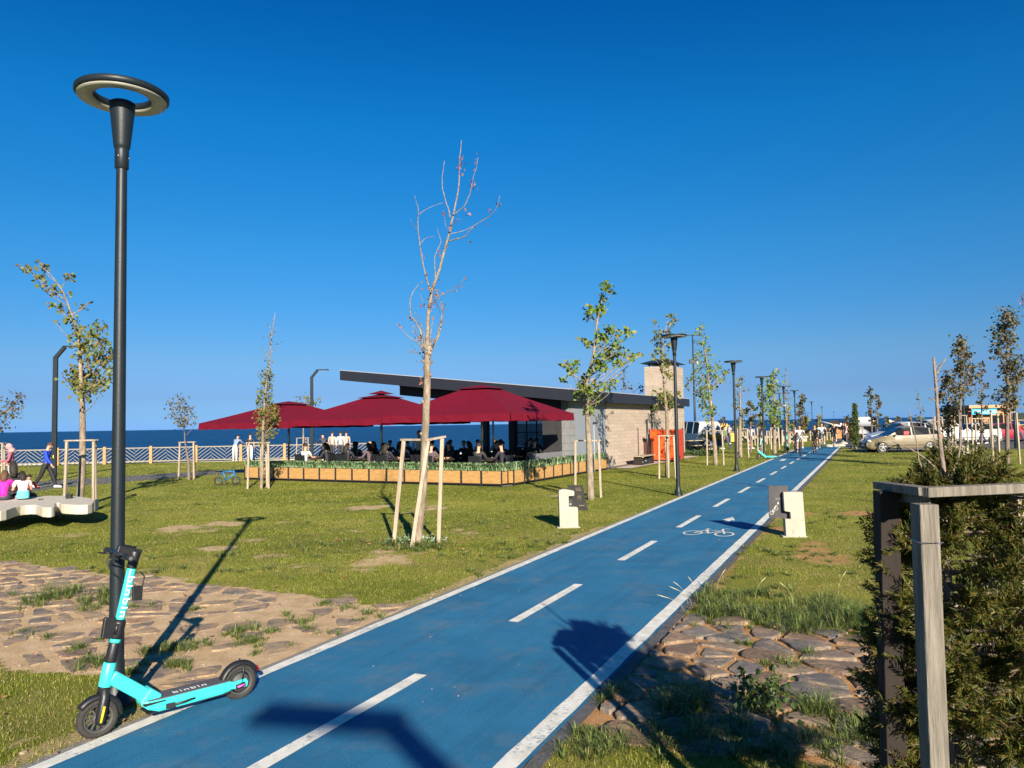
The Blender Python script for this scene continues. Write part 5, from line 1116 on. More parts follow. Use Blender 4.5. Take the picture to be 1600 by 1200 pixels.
# ================================================================== PARASOLS
def parasol(label, c, s, zb, za, rot, extra_cap=False):
    t = thing('parasol', label, 'parasol', (c[0], c[1], 0), rot, 'dark red parasols over the terrace')
    h = s/2; m = MB(); n = 8; K_ = 6; vs = []; rows = []
    # canopy: square pyramid with slightly sagging panels; sits between the edge and the cap ring
    C4 = [(-h, -h), (h, -h), (h, h), (-h, h)]
    for r in range(K_+1):
        f = r/K_; sc = 1-f*.80; row = []
        for q in range(4):
            x0, y0 = C4[q]; x1, y1 = C4[(q+1) % 4]
            for i in range(n):
                g = i/n; x = (x0+(x1-x0)*g)*sc; y = (y0+(y1-y0)*g)*sc
                sag = .07*math.sin(math.pi*f)*(.4+.6*math.sin(math.pi*g)) + (1-f)*.03*math.sin(math.pi*g)
                row.append(len(vs)); vs.append((x, y, zb+.25+(za-zb-.25-.14)*(f**1.0)-sag*.8))
        rows.append(row)
    N_ = 4*n; fs = [(rows[r][i], rows[r][(i+1) % N_], rows[r+1][(i+1) % N_], rows[r+1][i]) for r in range(K_) for i in range(N_)]
    m.add(vs, fs, 0, False); m.build('canopy', m_red, t)
    v = MB(); vs = []; 
    for q in range(4):
        x0, y0 = C4[q]; x1, y1 = C4[(q+1) % 4]; a = []
        for i in range(17):
            g = .004+.992*i/16; x = x0+(x1-x0)*g; y = y0+(y1-y0)*g; z = zb+.25-.024*math.sin(math.pi*g); o_ = 1+.006*math.sin(i*1.9+q)
            a += [(x, y, z), (x*o_*1.004, y*o_*1.004, zb+.012*math.sin(i*1.7+q))]
        b0 = len(vs); vs += a; v.add(a, [(2*i, 2*i+1, 2*i+3, 2*i+2) for i in range(16)])
    v.build('valance', m_red, t)
    k = MB(); cs = .24*h; kv = [(-cs, -cs, za-.10), (cs, -cs, za-.10), (cs, cs, za-.10), (-cs, cs, za-.10)]
    k.add([(x*1.12, y*1.12, za-.13) for x, y, z in kv]+[(0, 0, za+.02)], [(0, 1, 4), (1, 2, 4), (2, 3, 4), (3, 0, 4)]); cp = k.build('cap', m_red, t)
    if extra_cap:
        k = MB(); k.add([(x*.62, y*.62, za+.02) for x, y, z in kv]+[(0, 0, za+.16)], [(0, 1, 4), (1, 2, 4), (2, 3, 4), (3, 0, 4)]); k.build('upper_cap', m_red, cp)
    MB().tube([(0, 0, .1), (0, 0, za-.02)], .045, 12).build('pole', m_steel, t)
    MB().tube([(0, 0, za-.6), (0, 0, za-.45)], .08, 12).build('hub', m_steel, t)
    MB().box((0, 0, .06), (.8, .8, .1)).build('base', m_conc2, t, bevel=.02)
    for q in range(8):
        a = [(-h, -h), (0, -h), (h, -h), (h, 0), (h, h), (0, h), (-h, h), (-h, 0)][q]
        MB().bar((0, 0, za-.15), (a[0]*.985, a[1]*.985, zb+.20), .03, .03).build('rib', m_blackm, t)
    return t
TR = math.atan2(TU[1], TU[0])
parasol('dark red parasol nearest the path, rightmost of the three', (-1.10, 27.0), 5.0, 2.10, 3.40, TR)
parasol('middle one of the three dark red parasols', (-5.07, 29.2), 5.0, 2.04, 3.22, TR, True)
parasol('dark red parasol at the left end, with the narrow browning tree before it', (-9.27, 31.3), 4.9, 1.98, 3.08, TR)
g = zat(771, 700, 30); pp = thing('heater_post', 'slim grey post standing behind the nearest parasol pole', 'post', (g.x, g.y, 0)); MB().tube([(0, 0, .05), (0, 0, 2.9)], .04, 10).build('pole', m_steel, pp); MB().lathe([(0, .03), (.2, .03), (.2, .06), (0, .08)], 16).build('base', m_blackm, pp)

# ================================================================== PLANTER BOXES
prs = np.random.default_rng(21)
def plant_mesh(L_, seed):
    rs = np.random.default_rng(seed); n = 520; P = np.stack([(rs.random(n)-.5)*(L_+.06), rs.normal(0, .09, n), np.full(n, .50)], 1)
    az = rs.random(n)*6.283; h = .12+.19*rs.random(n); lean = .3+rs.random(n)*.9; d = np.stack([np.cos(az), np.sin(az), 0*az], 1)
    s = np.stack([-np.sin(az), np.cos(az), 0*az], 1)*.010*(1+rs.random(n))[:, None]; mid = P+d*(h*lean*.4)[:, None]; mid[:, 2] += h*.75; tip = P+d*(h*lean*1.1)[:, None]; tip[:, 2] += h*(1.05-.35*lean)
    V = np.stack([P-s*.5, P+s*.5, mid+s, mid-s, tip], 1).reshape(-1, 3); k = np.arange(n)*5
    F = np.concatenate([np.stack([k, k+1, k+2], 1), np.stack([k, k+2, k+3], 1), np.stack([k+3, k+2, k+4], 1)]); return V, F
def make_planter(label, L_, seed):
    t = thing('planter_box', label, 'planter', (0, 0, 0), 0, 'wooden planter boxes round the terrace')
    MB().box((0, 0, .29), (L_-.06, .40, .40)).build('box', m_plankw, t)
    f = MB()
    for sx in (-1, 1):
        for sy in (-1, 1): f.box((sx*(L_/2-.012), sy*.212, .26), (.028, .03, .52))
    for sy in (-1, 1): f.box((0, sy*.205, .07), (L_, .025, .03))
    f.build('frame', m_blackm, t); MB().box((0, 0, .485), (L_-.06, .36, .02)).build('soil', m_stake3, t)
    V, F = plant_mesh(L_, seed); npmesh('plants', V, F, m_plant, t); return t
LP_ = .765
prot = [make_planter('wooden planter box', LP_, s) for s in (1, 2, 3)]
u_ang = math.atan2(TV[1], TV[0]); first = [True]*3; nfr = 15
def place(i, loc, rz, label, sc=None):
    k = i % 3
    if first[k]: first[k] = False; o = prot[k]; o.location = loc; o.rotation_euler = (0, 0, rz); o['label'] = label
    else: o = dup(prot[k], label, loc, rz)
    if sc: o.scale = sc
    return o
ORD = 'first second third fourth fifth sixth seventh eighth ninth tenth eleventh twelfth thirteenth fourteenth fifteenth'.split()
lbf = 'wooden planter box in the front row of the terrace edge'; lbs = 'wooden planter box in the side row facing the path'
for i in range(nfr):
    v = .2+(i+.5)*LP_; lab = 'wooden planter box in the front row, %s from the near corner of the terrace' % ORD[i]
    if i == 0: lab = 'wooden planter box at the near corner of the terrace'
    if i == nfr-1: lab = 'wooden planter box behind the blue childrens bicycle'
    place(i, TT(.22, v), u_ang, lab)
for i in range(11):
    u = .45+(i+.5)*LP_; lab = 'wooden planter box in the side row facing the path, %s from the near corner' % ORD[i] if i < 10 else 'last wooden planter box of the side row, by the grey wall panel'
    place(i+nfr, TT(u, .0+.22), TR, lab)

# ================================================================== FENCE BY THE SEA
m_fw = M('fence_wood', (.36, .23, .10), .8, .15, 3, .2, 30); m_ff = M('fence_slat', (.25, .215, .165), .7, .12, 4)
FA = Vector((-32, 43.9, 0)); FB = Vector((zat(578, 690, 47.6).x, 47.6, 0))
fe = thing('sea_fence', 'low fence with zigzag lattice panels and tan posts along the sea', 'fence', FA); dF = FB-FA; nP = 9
FA = FB-dF*1.0; L_ = dF.length; dn = dF.normalized()
for i in range(nP+1):
    p = dF*(i/nP); MB().box((p.x, p.y, .50), (.17, .17, 1.08), Matrix.Rotation(math.atan2(dn.y, dn.x), 3, 'Z'), taper=.9).build('post', m_fw, fe)
for i in range(nP):
    a = dF*(i/nP)+dn*.09; b2 = dF*((i+1)/nP)-dn*.09; m = MB(); ln = (b2-a).length; z0, z1 = .14, .93; up = Vector((0, 0, 1))
    m.bar(a+up*z1, b2+up*z1, .07, .06); m.bar(a+up*z0, b2+up*z0, .05, .05)
    ns = 3; sw = ln/ns
    for s in range(ns):
        x0 = s*sw; dirn_ = 1 if s % 2 == 0 else -1
        for k in range(-2, 5):
            # slanted slats, clipped to the bay
            y0_ = z0-.10+k*.215+(.107 if s % 2 else 0); y1_ = y0_+.62
            pa = [x0, y0_]; pb = [x0+sw, y1_]
            if dirn_ < 0: pa, pb = [x0, y1_], [x0+sw, y0_]
            def cl(p, q):
                if q[1] == p[1]: return None
                t0, t1 = 0, 1
                for zz, sg in ((z0, 1), (z1, -1)):
                    dp = sg*(p[1]-zz); dq = sg*(q[1]-zz)
                    if dp < 0 and dq < 0: return None
                    if dp < 0: t0 = max(t0, dp/(dp-dq))
                    if dq < 0: t1 = min(t1, dp/(dp-dq))
                if t1-t0 < .05: return None
                return [(p[0]+(q[0]-p[0])*t, p[1]+(q[1]-p[1])*t) for t in (t0, t1)]
            r = cl(pa, pb)
            if r: m.bar(a+dn*r[0][0]+up*r[0][1], a+dn*r[1][0]+up*r[1][1], .024, .03)
    m.build('lattice_panel', m_ff, fe)

# ================================================================== CURVED CONCRETE BENCH
m_bench = M('bench_concrete', (.50, .45, .36), .85, .1, 4, .2, 50)
zt = .47
top = [(-80, 782), (-30, 780), (10, 778.5), (45, 776), (80, 774.5), (112, 775), (140, 778), (147, 782), (144, 787), (128, 789), (108, 788.5), (96, 787.5), (92, 785.5), (86, 786.5), (86, 791), (80, 793), (66, 792.5), (56, 789), (40, 789.5), (24, 792), (10, 797), (-10, 799), (-40, 798), (-80, 792)]
tp = smooth_pts([at(x, y, zt) for x, y in top]+[at(*top[0], zt)], 2)[:-1]
bc_ = at(60, 805); bench = thing('concrete_bench', 'long curved pale concrete bench with people sitting on it', 'bench', bc_)
poly = [(p.x-bc_.x, p.y-bc_.y) for p in tp]
MB().prism(poly, zt-.20, zt).build('seat', m_bench, bench, bevel=.015)
for x, y in ((84, 806), (18, 806), (120, 801), (-40, 808)):
    p = at(x, y)-bc_; p.y += .35; MB().box((p.x, p.y, .13), (.42 if x > 0 else .5, .5, .27)).build('foot', m_bench, bench)
p = at(64, 781, zt)-bc_; MB().tube([(p.x-.05, p.y, zt+.001), (p.x+.05, p.y, zt+.003)], .02, 8).build('socket', m_blackm, bench)
p = at(108, 779, zt); o = MB().box((0, 0, .05), (.12, .1, .1)).build('small_bin', m_blackm, None, Vector((p.x, p.y, zt)), bevel=.01); tag(o, 'small dark box lying on the concrete bench by the tree trunk', 'box')

# ================================================================== PEOPLE
def person_joints(pose, H=1.72, **k):
    s = H/1.75; g = dict(lean=0, thL=0, thR=0, knL=0, knR=0, arL=8, arR=-8, elL=15, elR=15, spread=.0, armout=8, head=0, hipz=None); g.update(pose); g.update(k)
    J = {}; D = R_
    def rot(v, a): return Vector((v.x, v.y*math.cos(a)-v.z*math.sin(a), v.y*math.sin(a)+v.z*math.cos(a)))   # about X, forward is +Y
    pel = Vector((0, 0, 0)); le = -D(g['lean'])
    def up(v): return pel+rot(v, le)
    J['pelvis'] = pel; J['waist'] = up(Vector((0, 0, .16))); J['chest'] = up(Vector((0, 0, .36))); J['neck'] = up(Vector((0, -.01, .53)))
    hl = le-D(g['head']); nb = J['neck']
    J['headb'] = nb+rot(Vector((0, .01, .08)), hl); J['headm'] = nb+rot(Vector((0, .022, .165)), hl); J['headt'] = nb+rot(Vector((0, .015, .235)), hl)
    J['face'] = nb+rot(Vector((0, .11, .145)), hl)
    for sd, sx in (('L', -1), ('R', 1)):
        sh = up(Vector((sx*.185, 0, .46))); J['sh'+sd] = sh; a = -D(g['ar'+sd]); ao = D(g['armout'])
        dv = Vector((sx*math.sin(ao), 0, -math.cos(ao))); el = sh+rot(dv*.29, -a); J['el'+sd] = el
        e2 = a-D(g['el'+sd]); wr = el+rot(Vector((sx*math.sin(ao)*.3, 0, -1)).normalized()*.25, -e2); J['wr'+sd] = wr; J['ha'+sd] = wr+(wr-el).normalized()*.09
        hp = Vector((sx*.095, 0, -.03)); J['hp'+sd] = hp; th = D(g['th'+sd]); sp = g['spread']
        kn = hp+rot(Vector((sx*sp, 0, -.43)), th); J['kn'+sd] = kn; sk = th-D(g['kn'+sd]); an = kn+rot(Vector((0, 0, -.41)), sk); J['an'+sd] = an
        fo = sk*.3 if abs(g['kn'+sd]) < 40 else 0; J['to'+sd] = an+rot(Vector((0, .16, -.05)), fo if g['knL']+g['knR'] < 100 else 0); J['he'+sd] = an+Vector((0, -.04, -.05))
    for q in J: J[q] = J[q]*s
    lowest = min(J[q].z for q in ('toL', 'toR', 'heL', 'heR'))-.03*s
    off = -lowest if g['hipz'] is None else g['hipz']
    for q in J: J[q] = J[q]+Vector((0, 0, off))
    return J, s
def skin(name, nodes, edges, root, mat, parent, sub=1):
    """nodes {name: (pos, radius)}"""
    names = list(nodes); idx = {n: i for i, n in enumerate(names)}
    me = bpy.data.meshes.new(name); me.from_pydata([nodes[n][0] for n in names], [(idx[a], idx[b_]) for a, b_ in edges], [])
    o = bpy.data.objects.new(name, me); COL.objects.link(o)
    sk = o.modifiers.new('skin', 'SKIN'); sk.use_smooth_shade = True; sk.branch_smoothing = .3
    if not me.skin_vertices: 
        bpy.context.view_layer.objects.active = o; bpy.ops.mesh.customdata_skin_add()
    for n in names:
        v = me.skin_vertices[0].data[idx[n]]; r = nodes[n][1]; v.radius = (r, r) if not hasattr(r, '__len__') else r; v.use_root = (n == root)
    ss = o.modifiers.new('sub', 'SUBSURF'); ss.levels = sub; ss.render_levels = sub
    bpy.context.view_layer.update(); ev = o.evaluated_get(bpy.context.evaluated_depsgraph_get()); nm = bpy.data.meshes.new_from_object(ev)
    bpy.data.objects.remove(o); bpy.data.meshes.remove(me); nm.name = name; nm.materials.clear(); nm.materials.append(mat)
    for p in nm.polygons: p.use_smooth = True
    o = bpy.data.objects.new(name, nm); link(o, parent); return o
m_skin = M('skin', (.50, .29, .20), .6, .06, 8); m_skin2 = M('skin_tan', (.40, .22, .14), .6, .06, 8)
m_eye = M('eye_dark', (.02, .015, .012), .3, .05, 5)
def person(label, loc, rz, pose, H=1.72, top=(.5, .5, .5), legs=(.03, .03, .04), hair=(.02, .015, .01), sleeves='short', shorts=False, shoes=(.6, .6, .6), hairstyle='short', skirt=False, group=None, top2=None, scarf=None, fat=1.0, hat=None, **k):
    t = thing('person', label, 'person', loc, rz, group); J, s = person_joints(pose, H, **k); r = lambda x: x*s*fat; h_ = lambda x: x*s
    N_ = {'pelvis': (J['pelvis'], (r(.092), r(.066))), 'waist': (J['waist'], (r(.088), r(.066))), 'chest': (J['chest'], (r(.115), r(.08))), 'neck': (J['neck'], h_(.052)), 'headb': (J['headb'], (h_(.062), h_(.07))), 'headm': (J['headm'], (h_(.076), h_(.094))), 'headt': (J['headt'], (h_(.052), h_(.066)))}
    E = [('pelvis', 'waist'), ('waist', 'chest'), ('chest', 'neck'), ('neck', 'headb'), ('headb', 'headm'), ('headm', 'headt')]
    for q in 'LR':
        N_['sh'+q] = (J['sh'+q], r(.052)); N_['el'+q] = (J['el'+q], r(.037)); N_['wr'+q] = (J['wr'+q], h_(.024)); N_['ha'+q] = (J['ha'+q], (h_(.034), h_(.016)))
        N_['hp'+q] = (J['hp'+q], r(.07)); N_['kn'+q] = (J['kn'+q], r(.054)); N_['an'+q] = (J['an'+q], h_(.036)); N_['to'+q] = (J['to'+q], h_(.03))
        E += [('chest', 'sh'+q), ('sh'+q, 'el'+q), ('el'+q, 'wr'+q), ('wr'+q, 'ha'+q), ('pelvis', 'hp'+q), ('hp'+q, 'kn'+q), ('kn'+q, 'an'+q), ('an'+q, 'to'+q)]
    body = skin('body', N_, E, 'pelvis', m_skin, t)
    # fingers, nose, ears joined to the body mesh
    fx = MB()
    for q, sx in (('L', -1), ('R', 1)):
        d = (J['ha'+q]-J['wr'+q]).normalized(); sd_ = d.cross(Vector((1, 0, 0))); sd_.normalize()
        for i in range(4):
            a = J['ha'+q]+sd_*h_(.024*(i-1.5))*.7+d*h_(.012); fx.tube([a, a+d*h_(.035), a+d*h_(.06-.004*abs(i-1.3))+Vector((-sx*h_(.014), 0, 0))], [h_(.0095), h_(.009), h_(.006)], 6)
        a = J['wr'+q]+d*h_(.035)+sd_*h_(.03); fx.tube([a-sd_*h_(.01), a+sd_*h_(.018)+d*h_(.02), a+sd_*h_(.02)+d*h_(.045)], [h_(.011), h_(.01), h_(.007)], 6)
    hm = J['headm']; fdir = (J['face']-J['neck']-(J['headm']-J['neck'])*.85); fdir = (J['face']-J['headb']).normalized(); upd = (J['headt']-J['headb']).normalized(); fdir = (fdir-upd*fdir.dot(upd)).normalized()
    rt = fdir.cross(upd)
    fx.tube([hm+fdir*h_(.088)+upd*h_(.0), hm+fdir*h_(.108)-upd*h_(.028), hm+fdir*h_(.088)-upd*h_(.032)], [h_(.008), h_(.014), h_(.008)], 6)
    for sx in (-1, 1): fx.sphere(hm+rt*sx*h_(.078)-upd*h_(.012), (h_(.012), h_(.02), h_(.03)), 8, 5)
    me2 = bpy.data.meshes.new('f'); me2.from_pydata(fx.v, [], fx.f)
    import bmesh
    bm = bmesh.new(); bm.from_mesh(body.data); bm.from_mesh(me2); 
    for f_ in bm.faces: f_.smooth = True; f_.material_index = 0
    bm.to_mesh(body.data); bm.free()
    ey = MB()
    for sx in (-1, 1): ey.sphere(hm+rt*sx*h_(.031)+fdir*h_(.083)+upd*h_(.004), h_(.010), 8, 5)
    ey.build('eyes', m_eye, body)
    mo = MB(); mo.tube([hm+rt*h_(-.022)+fdir*h_(.080)-upd*h_(.058), hm+fdir*h_(.088)-upd*h_(.060), hm+rt*h_(.022)+fdir*h_(.080)-upd*h_(.058)], [h_(.004), h_(.007), h_(.004)], 6); mo.build('mouth', cmat((.35, .13, .11), name='lips'), body)
    # clothes
    ease = .014*s
    S_ = {'pelvis': (J['pelvis'].lerp(J['waist'], -.42), (r(.135)+ease, r(.10)+ease)), 'waist': (J['waist'], (r(.12)+ease, r(.095)+ease)), 'chest': (J['chest'], (r(.145)+ease, r(.10)+ease)), 'neck': (J['chest'].lerp(J['neck'], .8), h_(.06))}
    Es = [('pelvis', 'waist'), ('waist', 'chest'), ('chest', 'neck')]
    for q in 'LR':
        S_['sh'+q] = (J['sh'+q], r(.062)+ease*.6)
        if sleeves == 'long': S_['el'+q] = (J['el'+q], r(.046)+ease*.4); S_['wr'+q] = (J['wr'+q], h_(.034)+ease*.4); Es += [('chest', 'sh'+q), ('sh'+q, 'el'+q), ('el'+q, 'wr'+q)]
        else: S_['el'+q] = (J['sh'+q].lerp(J['el'+q], .72), r(.056)+ease*.5); Es += [('chest', 'sh'+q), ('sh'+q, 'el'+q)]
    skin('top', S_, Es, 'pelvis', cmat(top, name='top_cloth', bump=.3, bscale=20), t)
    if top2: 
        z_ = J['pelvis']; b2 = MB(); b2.lathe([(r(.165), -.10*s), (r(.168), .02*s), (r(.158), .13*s)], 18, z_+Vector((0, 0, .02*s)), M=Matrix(((1, 0, 0), (0, .8, 0), (0, 0, 1)))); b2.build('hem', cmat(top2, name='hem_cloth'), t)
    P_ = {'waist': (J['pelvis'].lerp(J['waist'], .75), (r(.125)+ease*.6, r(.09)+ease*.6)), 'pelvis': (J['pelvis'], (r(.135)+ease*.7, r(.10)+ease*.7))}; Ep = [('waist', 'pelvis')]
    for q in 'LR':
        P_['hp'+q] = (J['hp'+q], r(.092)+ease)
        if shorts: P_['kn'+q] = (J['hp'+q].lerp(J['kn'+q], .85), r(.078)+ease); Ep += [('pelvis', 'hp'+q), ('hp'+q, 'kn'+q)]
        else: P_['kn'+q] = (J['kn'+q], r(.064)+ease*.8); P_['an'+q] = (J['an'+q]+Vector((0, 0, .02)), h_(.05)+ease*.5); Ep += [('pelvis', 'hp'+q), ('hp'+q, 'kn'+q), ('kn'+q, 'an'+q)]
    skin('trousers' if not shorts else 'shorts', P_, Ep, 'pelvis', cmat(legs, name='leg_cloth', bump=.3, bscale=20), t)
    for q in 'LR':
        m = MB(); a = J['he'+q]; b2 = J['to'+q]; dd = (b2-a).normalized(); m.tube([a-dd*h_(.03)+Vector((0, 0, h_(.028))), a+Vector((0, 0, h_(.035))), a.lerp(b2, .55)+Vector((0, 0, h_(.028))), b2+dd*h_(.01)+Vector((0, 0, h_(.008))), b2+dd*h_(.045)], [h_(.03), h_(.047), h_(.046), h_(.04), h_(.018)], 10)
        m.build('shoe', cmat(shoes, name='shoe'), t)
    hb = MB(); HR = Matrix((rt, fdir, upd)).transposed()
    if scarf:
        hb.sphere(hm+upd*h_(.0)-fdir*h_(.012), (h_(.105), h_(.115), h_(.135)), 16, 10, M=HR); hb.tube([J['headb']-fdir*h_(.01), J['neck']-upd*h_(.06)-fdir*h_(.02)], [h_(.10), h_(.15)], 14)
        hb.build('headscarf', cmat(scarf, name='scarf', bump=.3, bscale=12), t)
        # face opening stays in front of the scarf
        fc = MB(); fc.sphere(hm+fdir*h_(.05), (h_(.055), h_(.068), h_(.075)), 12, 8, M=HR); fc.build('face', m_skin, body)
    else:
        vs = []; fs = []; n = 16; K_ = 7
        for i in range(K_+1):
            th = (math.pi*.58)*i/K_
            for j in range(n):
                a = 2*math.pi*j/n; fr_ = max(0, math.sin(a)); th2 = th*(1-.42*fr_)
                v = HR @ Vector((h_(.088)*math.sin(th2)*math.cos(a), h_(.104)*math.sin(th2)*math.sin(a), h_(.108)*math.cos(th2))); vs.append(hm+v+upd*h_(.008)-fdir*h_(.010))
        for i in range(K_):
            for j in range(n): fs.append((i*n+j, (i+1)*n+j, (i+1)*n+(j+1) % n, i*n+(j+1) % n))
        hb.add(vs, fs, 0, True)
        if hairstyle == 'long':
            b0 = hm-fdir*h_(.05); hb.tube([b0+upd*h_(.05), b0-upd*h_(.06)-fdir*h_(.02), J['neck']-fdir*h_(.075), J['chest']+Vector((0, 0, 0))-fdir*h_(.13)], [h_(.08), h_(.095), h_(.10), h_(.055)], 12)
        hb.build('hair', cmat(hair, name='hair', bump=.5, bscale=30), t)
    if hat: m = MB(); m.sphere(hm+upd*h_(.03), (h_(.098), h_(.115), h_(.10)), 14, 8, M=HR); m.build('hat', cmat(hat, name='hat'), t)
    return t
STAND = dict(); WALK = dict(thL=24, thR=-20, knL=8, knR=14, arL=-18, arR=20, lean=4); LEAN = dict(lean=38, arL=50, arR=50, elL=30, elR=30, head=-10)
SIT = dict(thL=85, thR=85, knL=88, knR=85, lean=6, arL=30, arR=34, elL=60, elR=55, armout=10); RIDE = dict(thL=72, thR=28, knL=80, knR=38, lean=26, arL=58, arR=58, elL=18, elR=18, armout=16, spread=.05, head=-18)
def toward(p, q): return math.atan2(q[1]-p[1], q[0]-p[0])-math.pi/2
a = at(72, 763.5); person('man in blue track jacket and black trousers walking right by the lamp post', a, R_(-84), WALK, 1.70, (.01, .05, .45), (.012, .012, .015), (.06, .03, .018), 'long', shoes=(.6, .6, .62), head=22)
# on the bench
b_ = at(5, 782, zt); person('girl with brown curly hair in bright pink top sitting on the bench', Vector((b_.x, b_.y, 0)), R_(25), SIT, 1.32, (.75, .01, .30), (.05, .05, .08), (.11, .05, .025), 'short', hairstyle='long', hipz=zt+.10, lean=14, head=20, arL=15, arR=15, elL=75, elR=70)
b_ = at(36, 781, zt); person('dark haired girl in pale pink top with turquoise hem on the bench', Vector((b_.x, b_.y, 0)), R_(40), SIT, 1.30, (.78, .52, .50), (.4, .4, .42), (.018, .012, .01), 'short', hairstyle='long', hipz=zt+.10, top2=(.12, .55, .60), lean=20, head=30, arL=15, arR=12, elL=80, elR=75)
b_ = at(16, 768); person('woman in pink headscarf standing behind the seated girls', Vector((b_.x, b_.y, 0)), R_(115), STAND, 1.62, (.30, .08, .12), (.3, .31, .35), sleeves='long', scarf=(.46, .24, .25), head=20, elL=80, elR=80)
b_ = at(-2, 779, zt); person('person in black with dark hair seated at the left picture edge', Vector((b_.x, b_.y+.5, 0)), R_(40), SIT, 1.6, (.012, .012, .014), (.02, .02, .025), sleeves='long', hairstyle='long', hipz=zt+.11)
b_ = at(24, 780, zt); person('small child in red seated between the two girls', Vector((b_.x, b_.y+.45, 0)), R_(10), SIT, 1.0, (.50, .01, .015), (.02, .02, .03), sleeves='long', hipz=zt+.08)
# at the fence
person('man in light blue shirt and white trousers leaning on the sea fence', Vector((zat(369, 700, 46.1).x, 45.9, 0)), R_(-6), dict(LEAN), 1.74, (.20, .26, .36), (.5, .48, .45), sleeves='long')
person('person in dark top and white trousers standing at the fence behind the stakes', Vector((zat(395, 700, 45.5).x, 45.0, 0)), R_(10), STAND, 1.7, (.02, .02, .03), (.70, .69, .68), lean=10)
for i, (px, Y, top_, lab) in enumerate([(507, 44.5, (.05, .05, .06), 'man in dark jacket leaning back at the sea fence'), (519, 45, (.45, .36, .30), 'person in cream shirt facing the sea, left of the man in white'), (532, 44.6, (.55, .55, .53), 'man in white shirt facing the sea, second from the right'), (541, 45, (.35, .28, .24), 'person with beige and black top, rightmost at the sea fence')]):
    person(lab, Vector((zat(px, 700, Y).x, Y, 0)), R_([30, -10, 15, -5][i]), STAND if i else LEAN, 1.74, top_, (.03, .03, .035), sleeves='long', group='people standing at the sea fence')
g = zat(655, 720, 31); person('waiter in white shirt and black waistcoat standing on the terrace', Vector((g.x, g.y, 0)), R_(190), STAND, 1.80, (.72, .68, .64), (.02, .02, .022), (.25, .14, .09), sleeves='long', elL=70, elR=70)
# cyclists, coming towards the camera
def make_bike(label, loc, rz, frame=(.02, .02, .025), R=.33, group='bicycles ridden on the blue path', sc=1.0, fat=1.0):
    t = thing('bicycle', label, 'bicycle', loc, rz, group); RX = Matrix.Rotation(math.pi/2, 3, 'Y'); m = cmat(frame, .35, name='bike_paint'); wb = 1.02
    for y in (0.0, wb):
        wz = MB().lathe([(R-.03*fat, -.02*fat), (R-.005, -.018*fat), (R, 0), (R-.005, .018*fat), (R-.03*fat, .02*fat)], 28, (0, y, R), M=RX, closed=True).build('wheel', m_rubber, t)
        w2 = MB(); 
        for k in range(14): a = 2*math.pi*k/14; w2.tube([(0, y, R), (0, y+math.cos(a)*(R-.02), R+math.sin(a)*(R-.02))], .0022, 3)
        w2.tube([(-.03, y, R), (.03, y, R)], .025, 8); w2.lathe([(R-.035, -.01), (R-.02, -.012), (R-.02, .012), (R-.035, .01)], 28, (0, y, R), M=RX, closed=True); w2.build('rim', m_steel, wz)
    # y: rear wheel 0, front wheel wb
    bb = (0, .42, .29); sb = (0, .28, .78); ht = (0, wb-.13, .80); hb_ = (0, wb-.09, .66)
    f = MB()
    for a, b2, r_ in ((bb, sb, .017), (bb, hb_, .02), (sb, ht, .017), (hb_, ht, .022)): f.tube([a, b2], r_*fat, 8)
    for s in (-1, 1): f.tube([(s*.045, 0, R), (s*.02, bb[1], bb[2])], .01, 6); f.tube([(s*.045, 0, R), (s*.015, sb[1], sb[2]-.03)], .009, 6)
    f.build('frame', m, t)
    fk = MB()
    for s in (-1, 1): fk.tube([(s*.05, wb, R), (s*.045, wb-.06, .60), (0, wb-.085, .67)], .012, 6)
    fk.tube([(0, wb-.13, .80), (0, wb-.16, .95)], .014, 8); fk.build('fork', m, t)
    MB().tube([(x, wb-.16-.05*abs(x)*4+.03, .97) for x in (-.3, -.12, 0, .12, .3)], .012, 8).build('handlebar', m_blackm, t)
    s_ = MB(); s_.tube([sb, (0, .25, .90)], .012, 6); s_.prism([(-.07, .10), (.07, .10), (.03, .24), (.02, .38), (-.02, .38), (-.03, .24)], .89, .94); s_.build('saddle', m_black, t)
    cr_ = MB(); cr_.tube([(-.09, .42, .29), (.09, .42, .29)], .018, 6); cr_.bar((.08, .42, .29), (.08, .46, .13), .02, .02); cr_.bar((-.08, .42, .29), (-.08, .38, .45), .02, .02); cr_.box((.13, .46, .13), (.1, .07, .02)); cr_.box((-.13, .38, .45), (.1, .07, .02)); cr_.lathe([(.07, -.004), (.1, -.004), (.1, .004), (.07, .004)], 16, (.05, .42, .29), M=RX, closed=True); cr_.build('crank', m_blackm, t)
    t.scale = (sc,)*3; return t
def rider(px, py, lab, blab, top_, legs_, H, frame, dr=0, **k):
    g = at(px, py); rz = R_(180-25.3)+R_(dr); fw = Vector((-math.sin(rz), math.cos(rz), 0)); o = g-fw*1.02
    make_bike(blab, o, rz, frame); p = o+fw*.26
    person(lab, p, rz, RIDE, H, top_, legs_, sleeves='short', shorts=True, hipz=1.0, group='cyclists riding towards the viewer', **k)
rider(1251, 713, 'boy in white T shirt and white shorts riding in front', 'dark bicycle under the front boy in white', (.55, .54, .55), (.5, .48, .5), 1.60, (.03, .03, .035), 6)
rider(1272, 709, 'boy in black T shirt and black shorts riding in the middle', 'bicycle under the middle boy in black', (.015, .015, .018), (.012, .012, .014), 1.58, (.10, .02, .02), -4)
rider(1285, 703, 'taller rider in white T shirt behind the boy in black', 'dark bicycle with white fork under the taller rider in white', (.56, .55, .57), (.02, .02, .025), 1.76, (.5, .5, .5), 3)
rider(1242, 709, 'child in dark top with red sleeve half hidden behind the front boy', 'small dark bicycle behind the front boys bicycle', (.10, .03, .03), (.02, .02, .02), 1.35, (.02, .02, .02), 0)
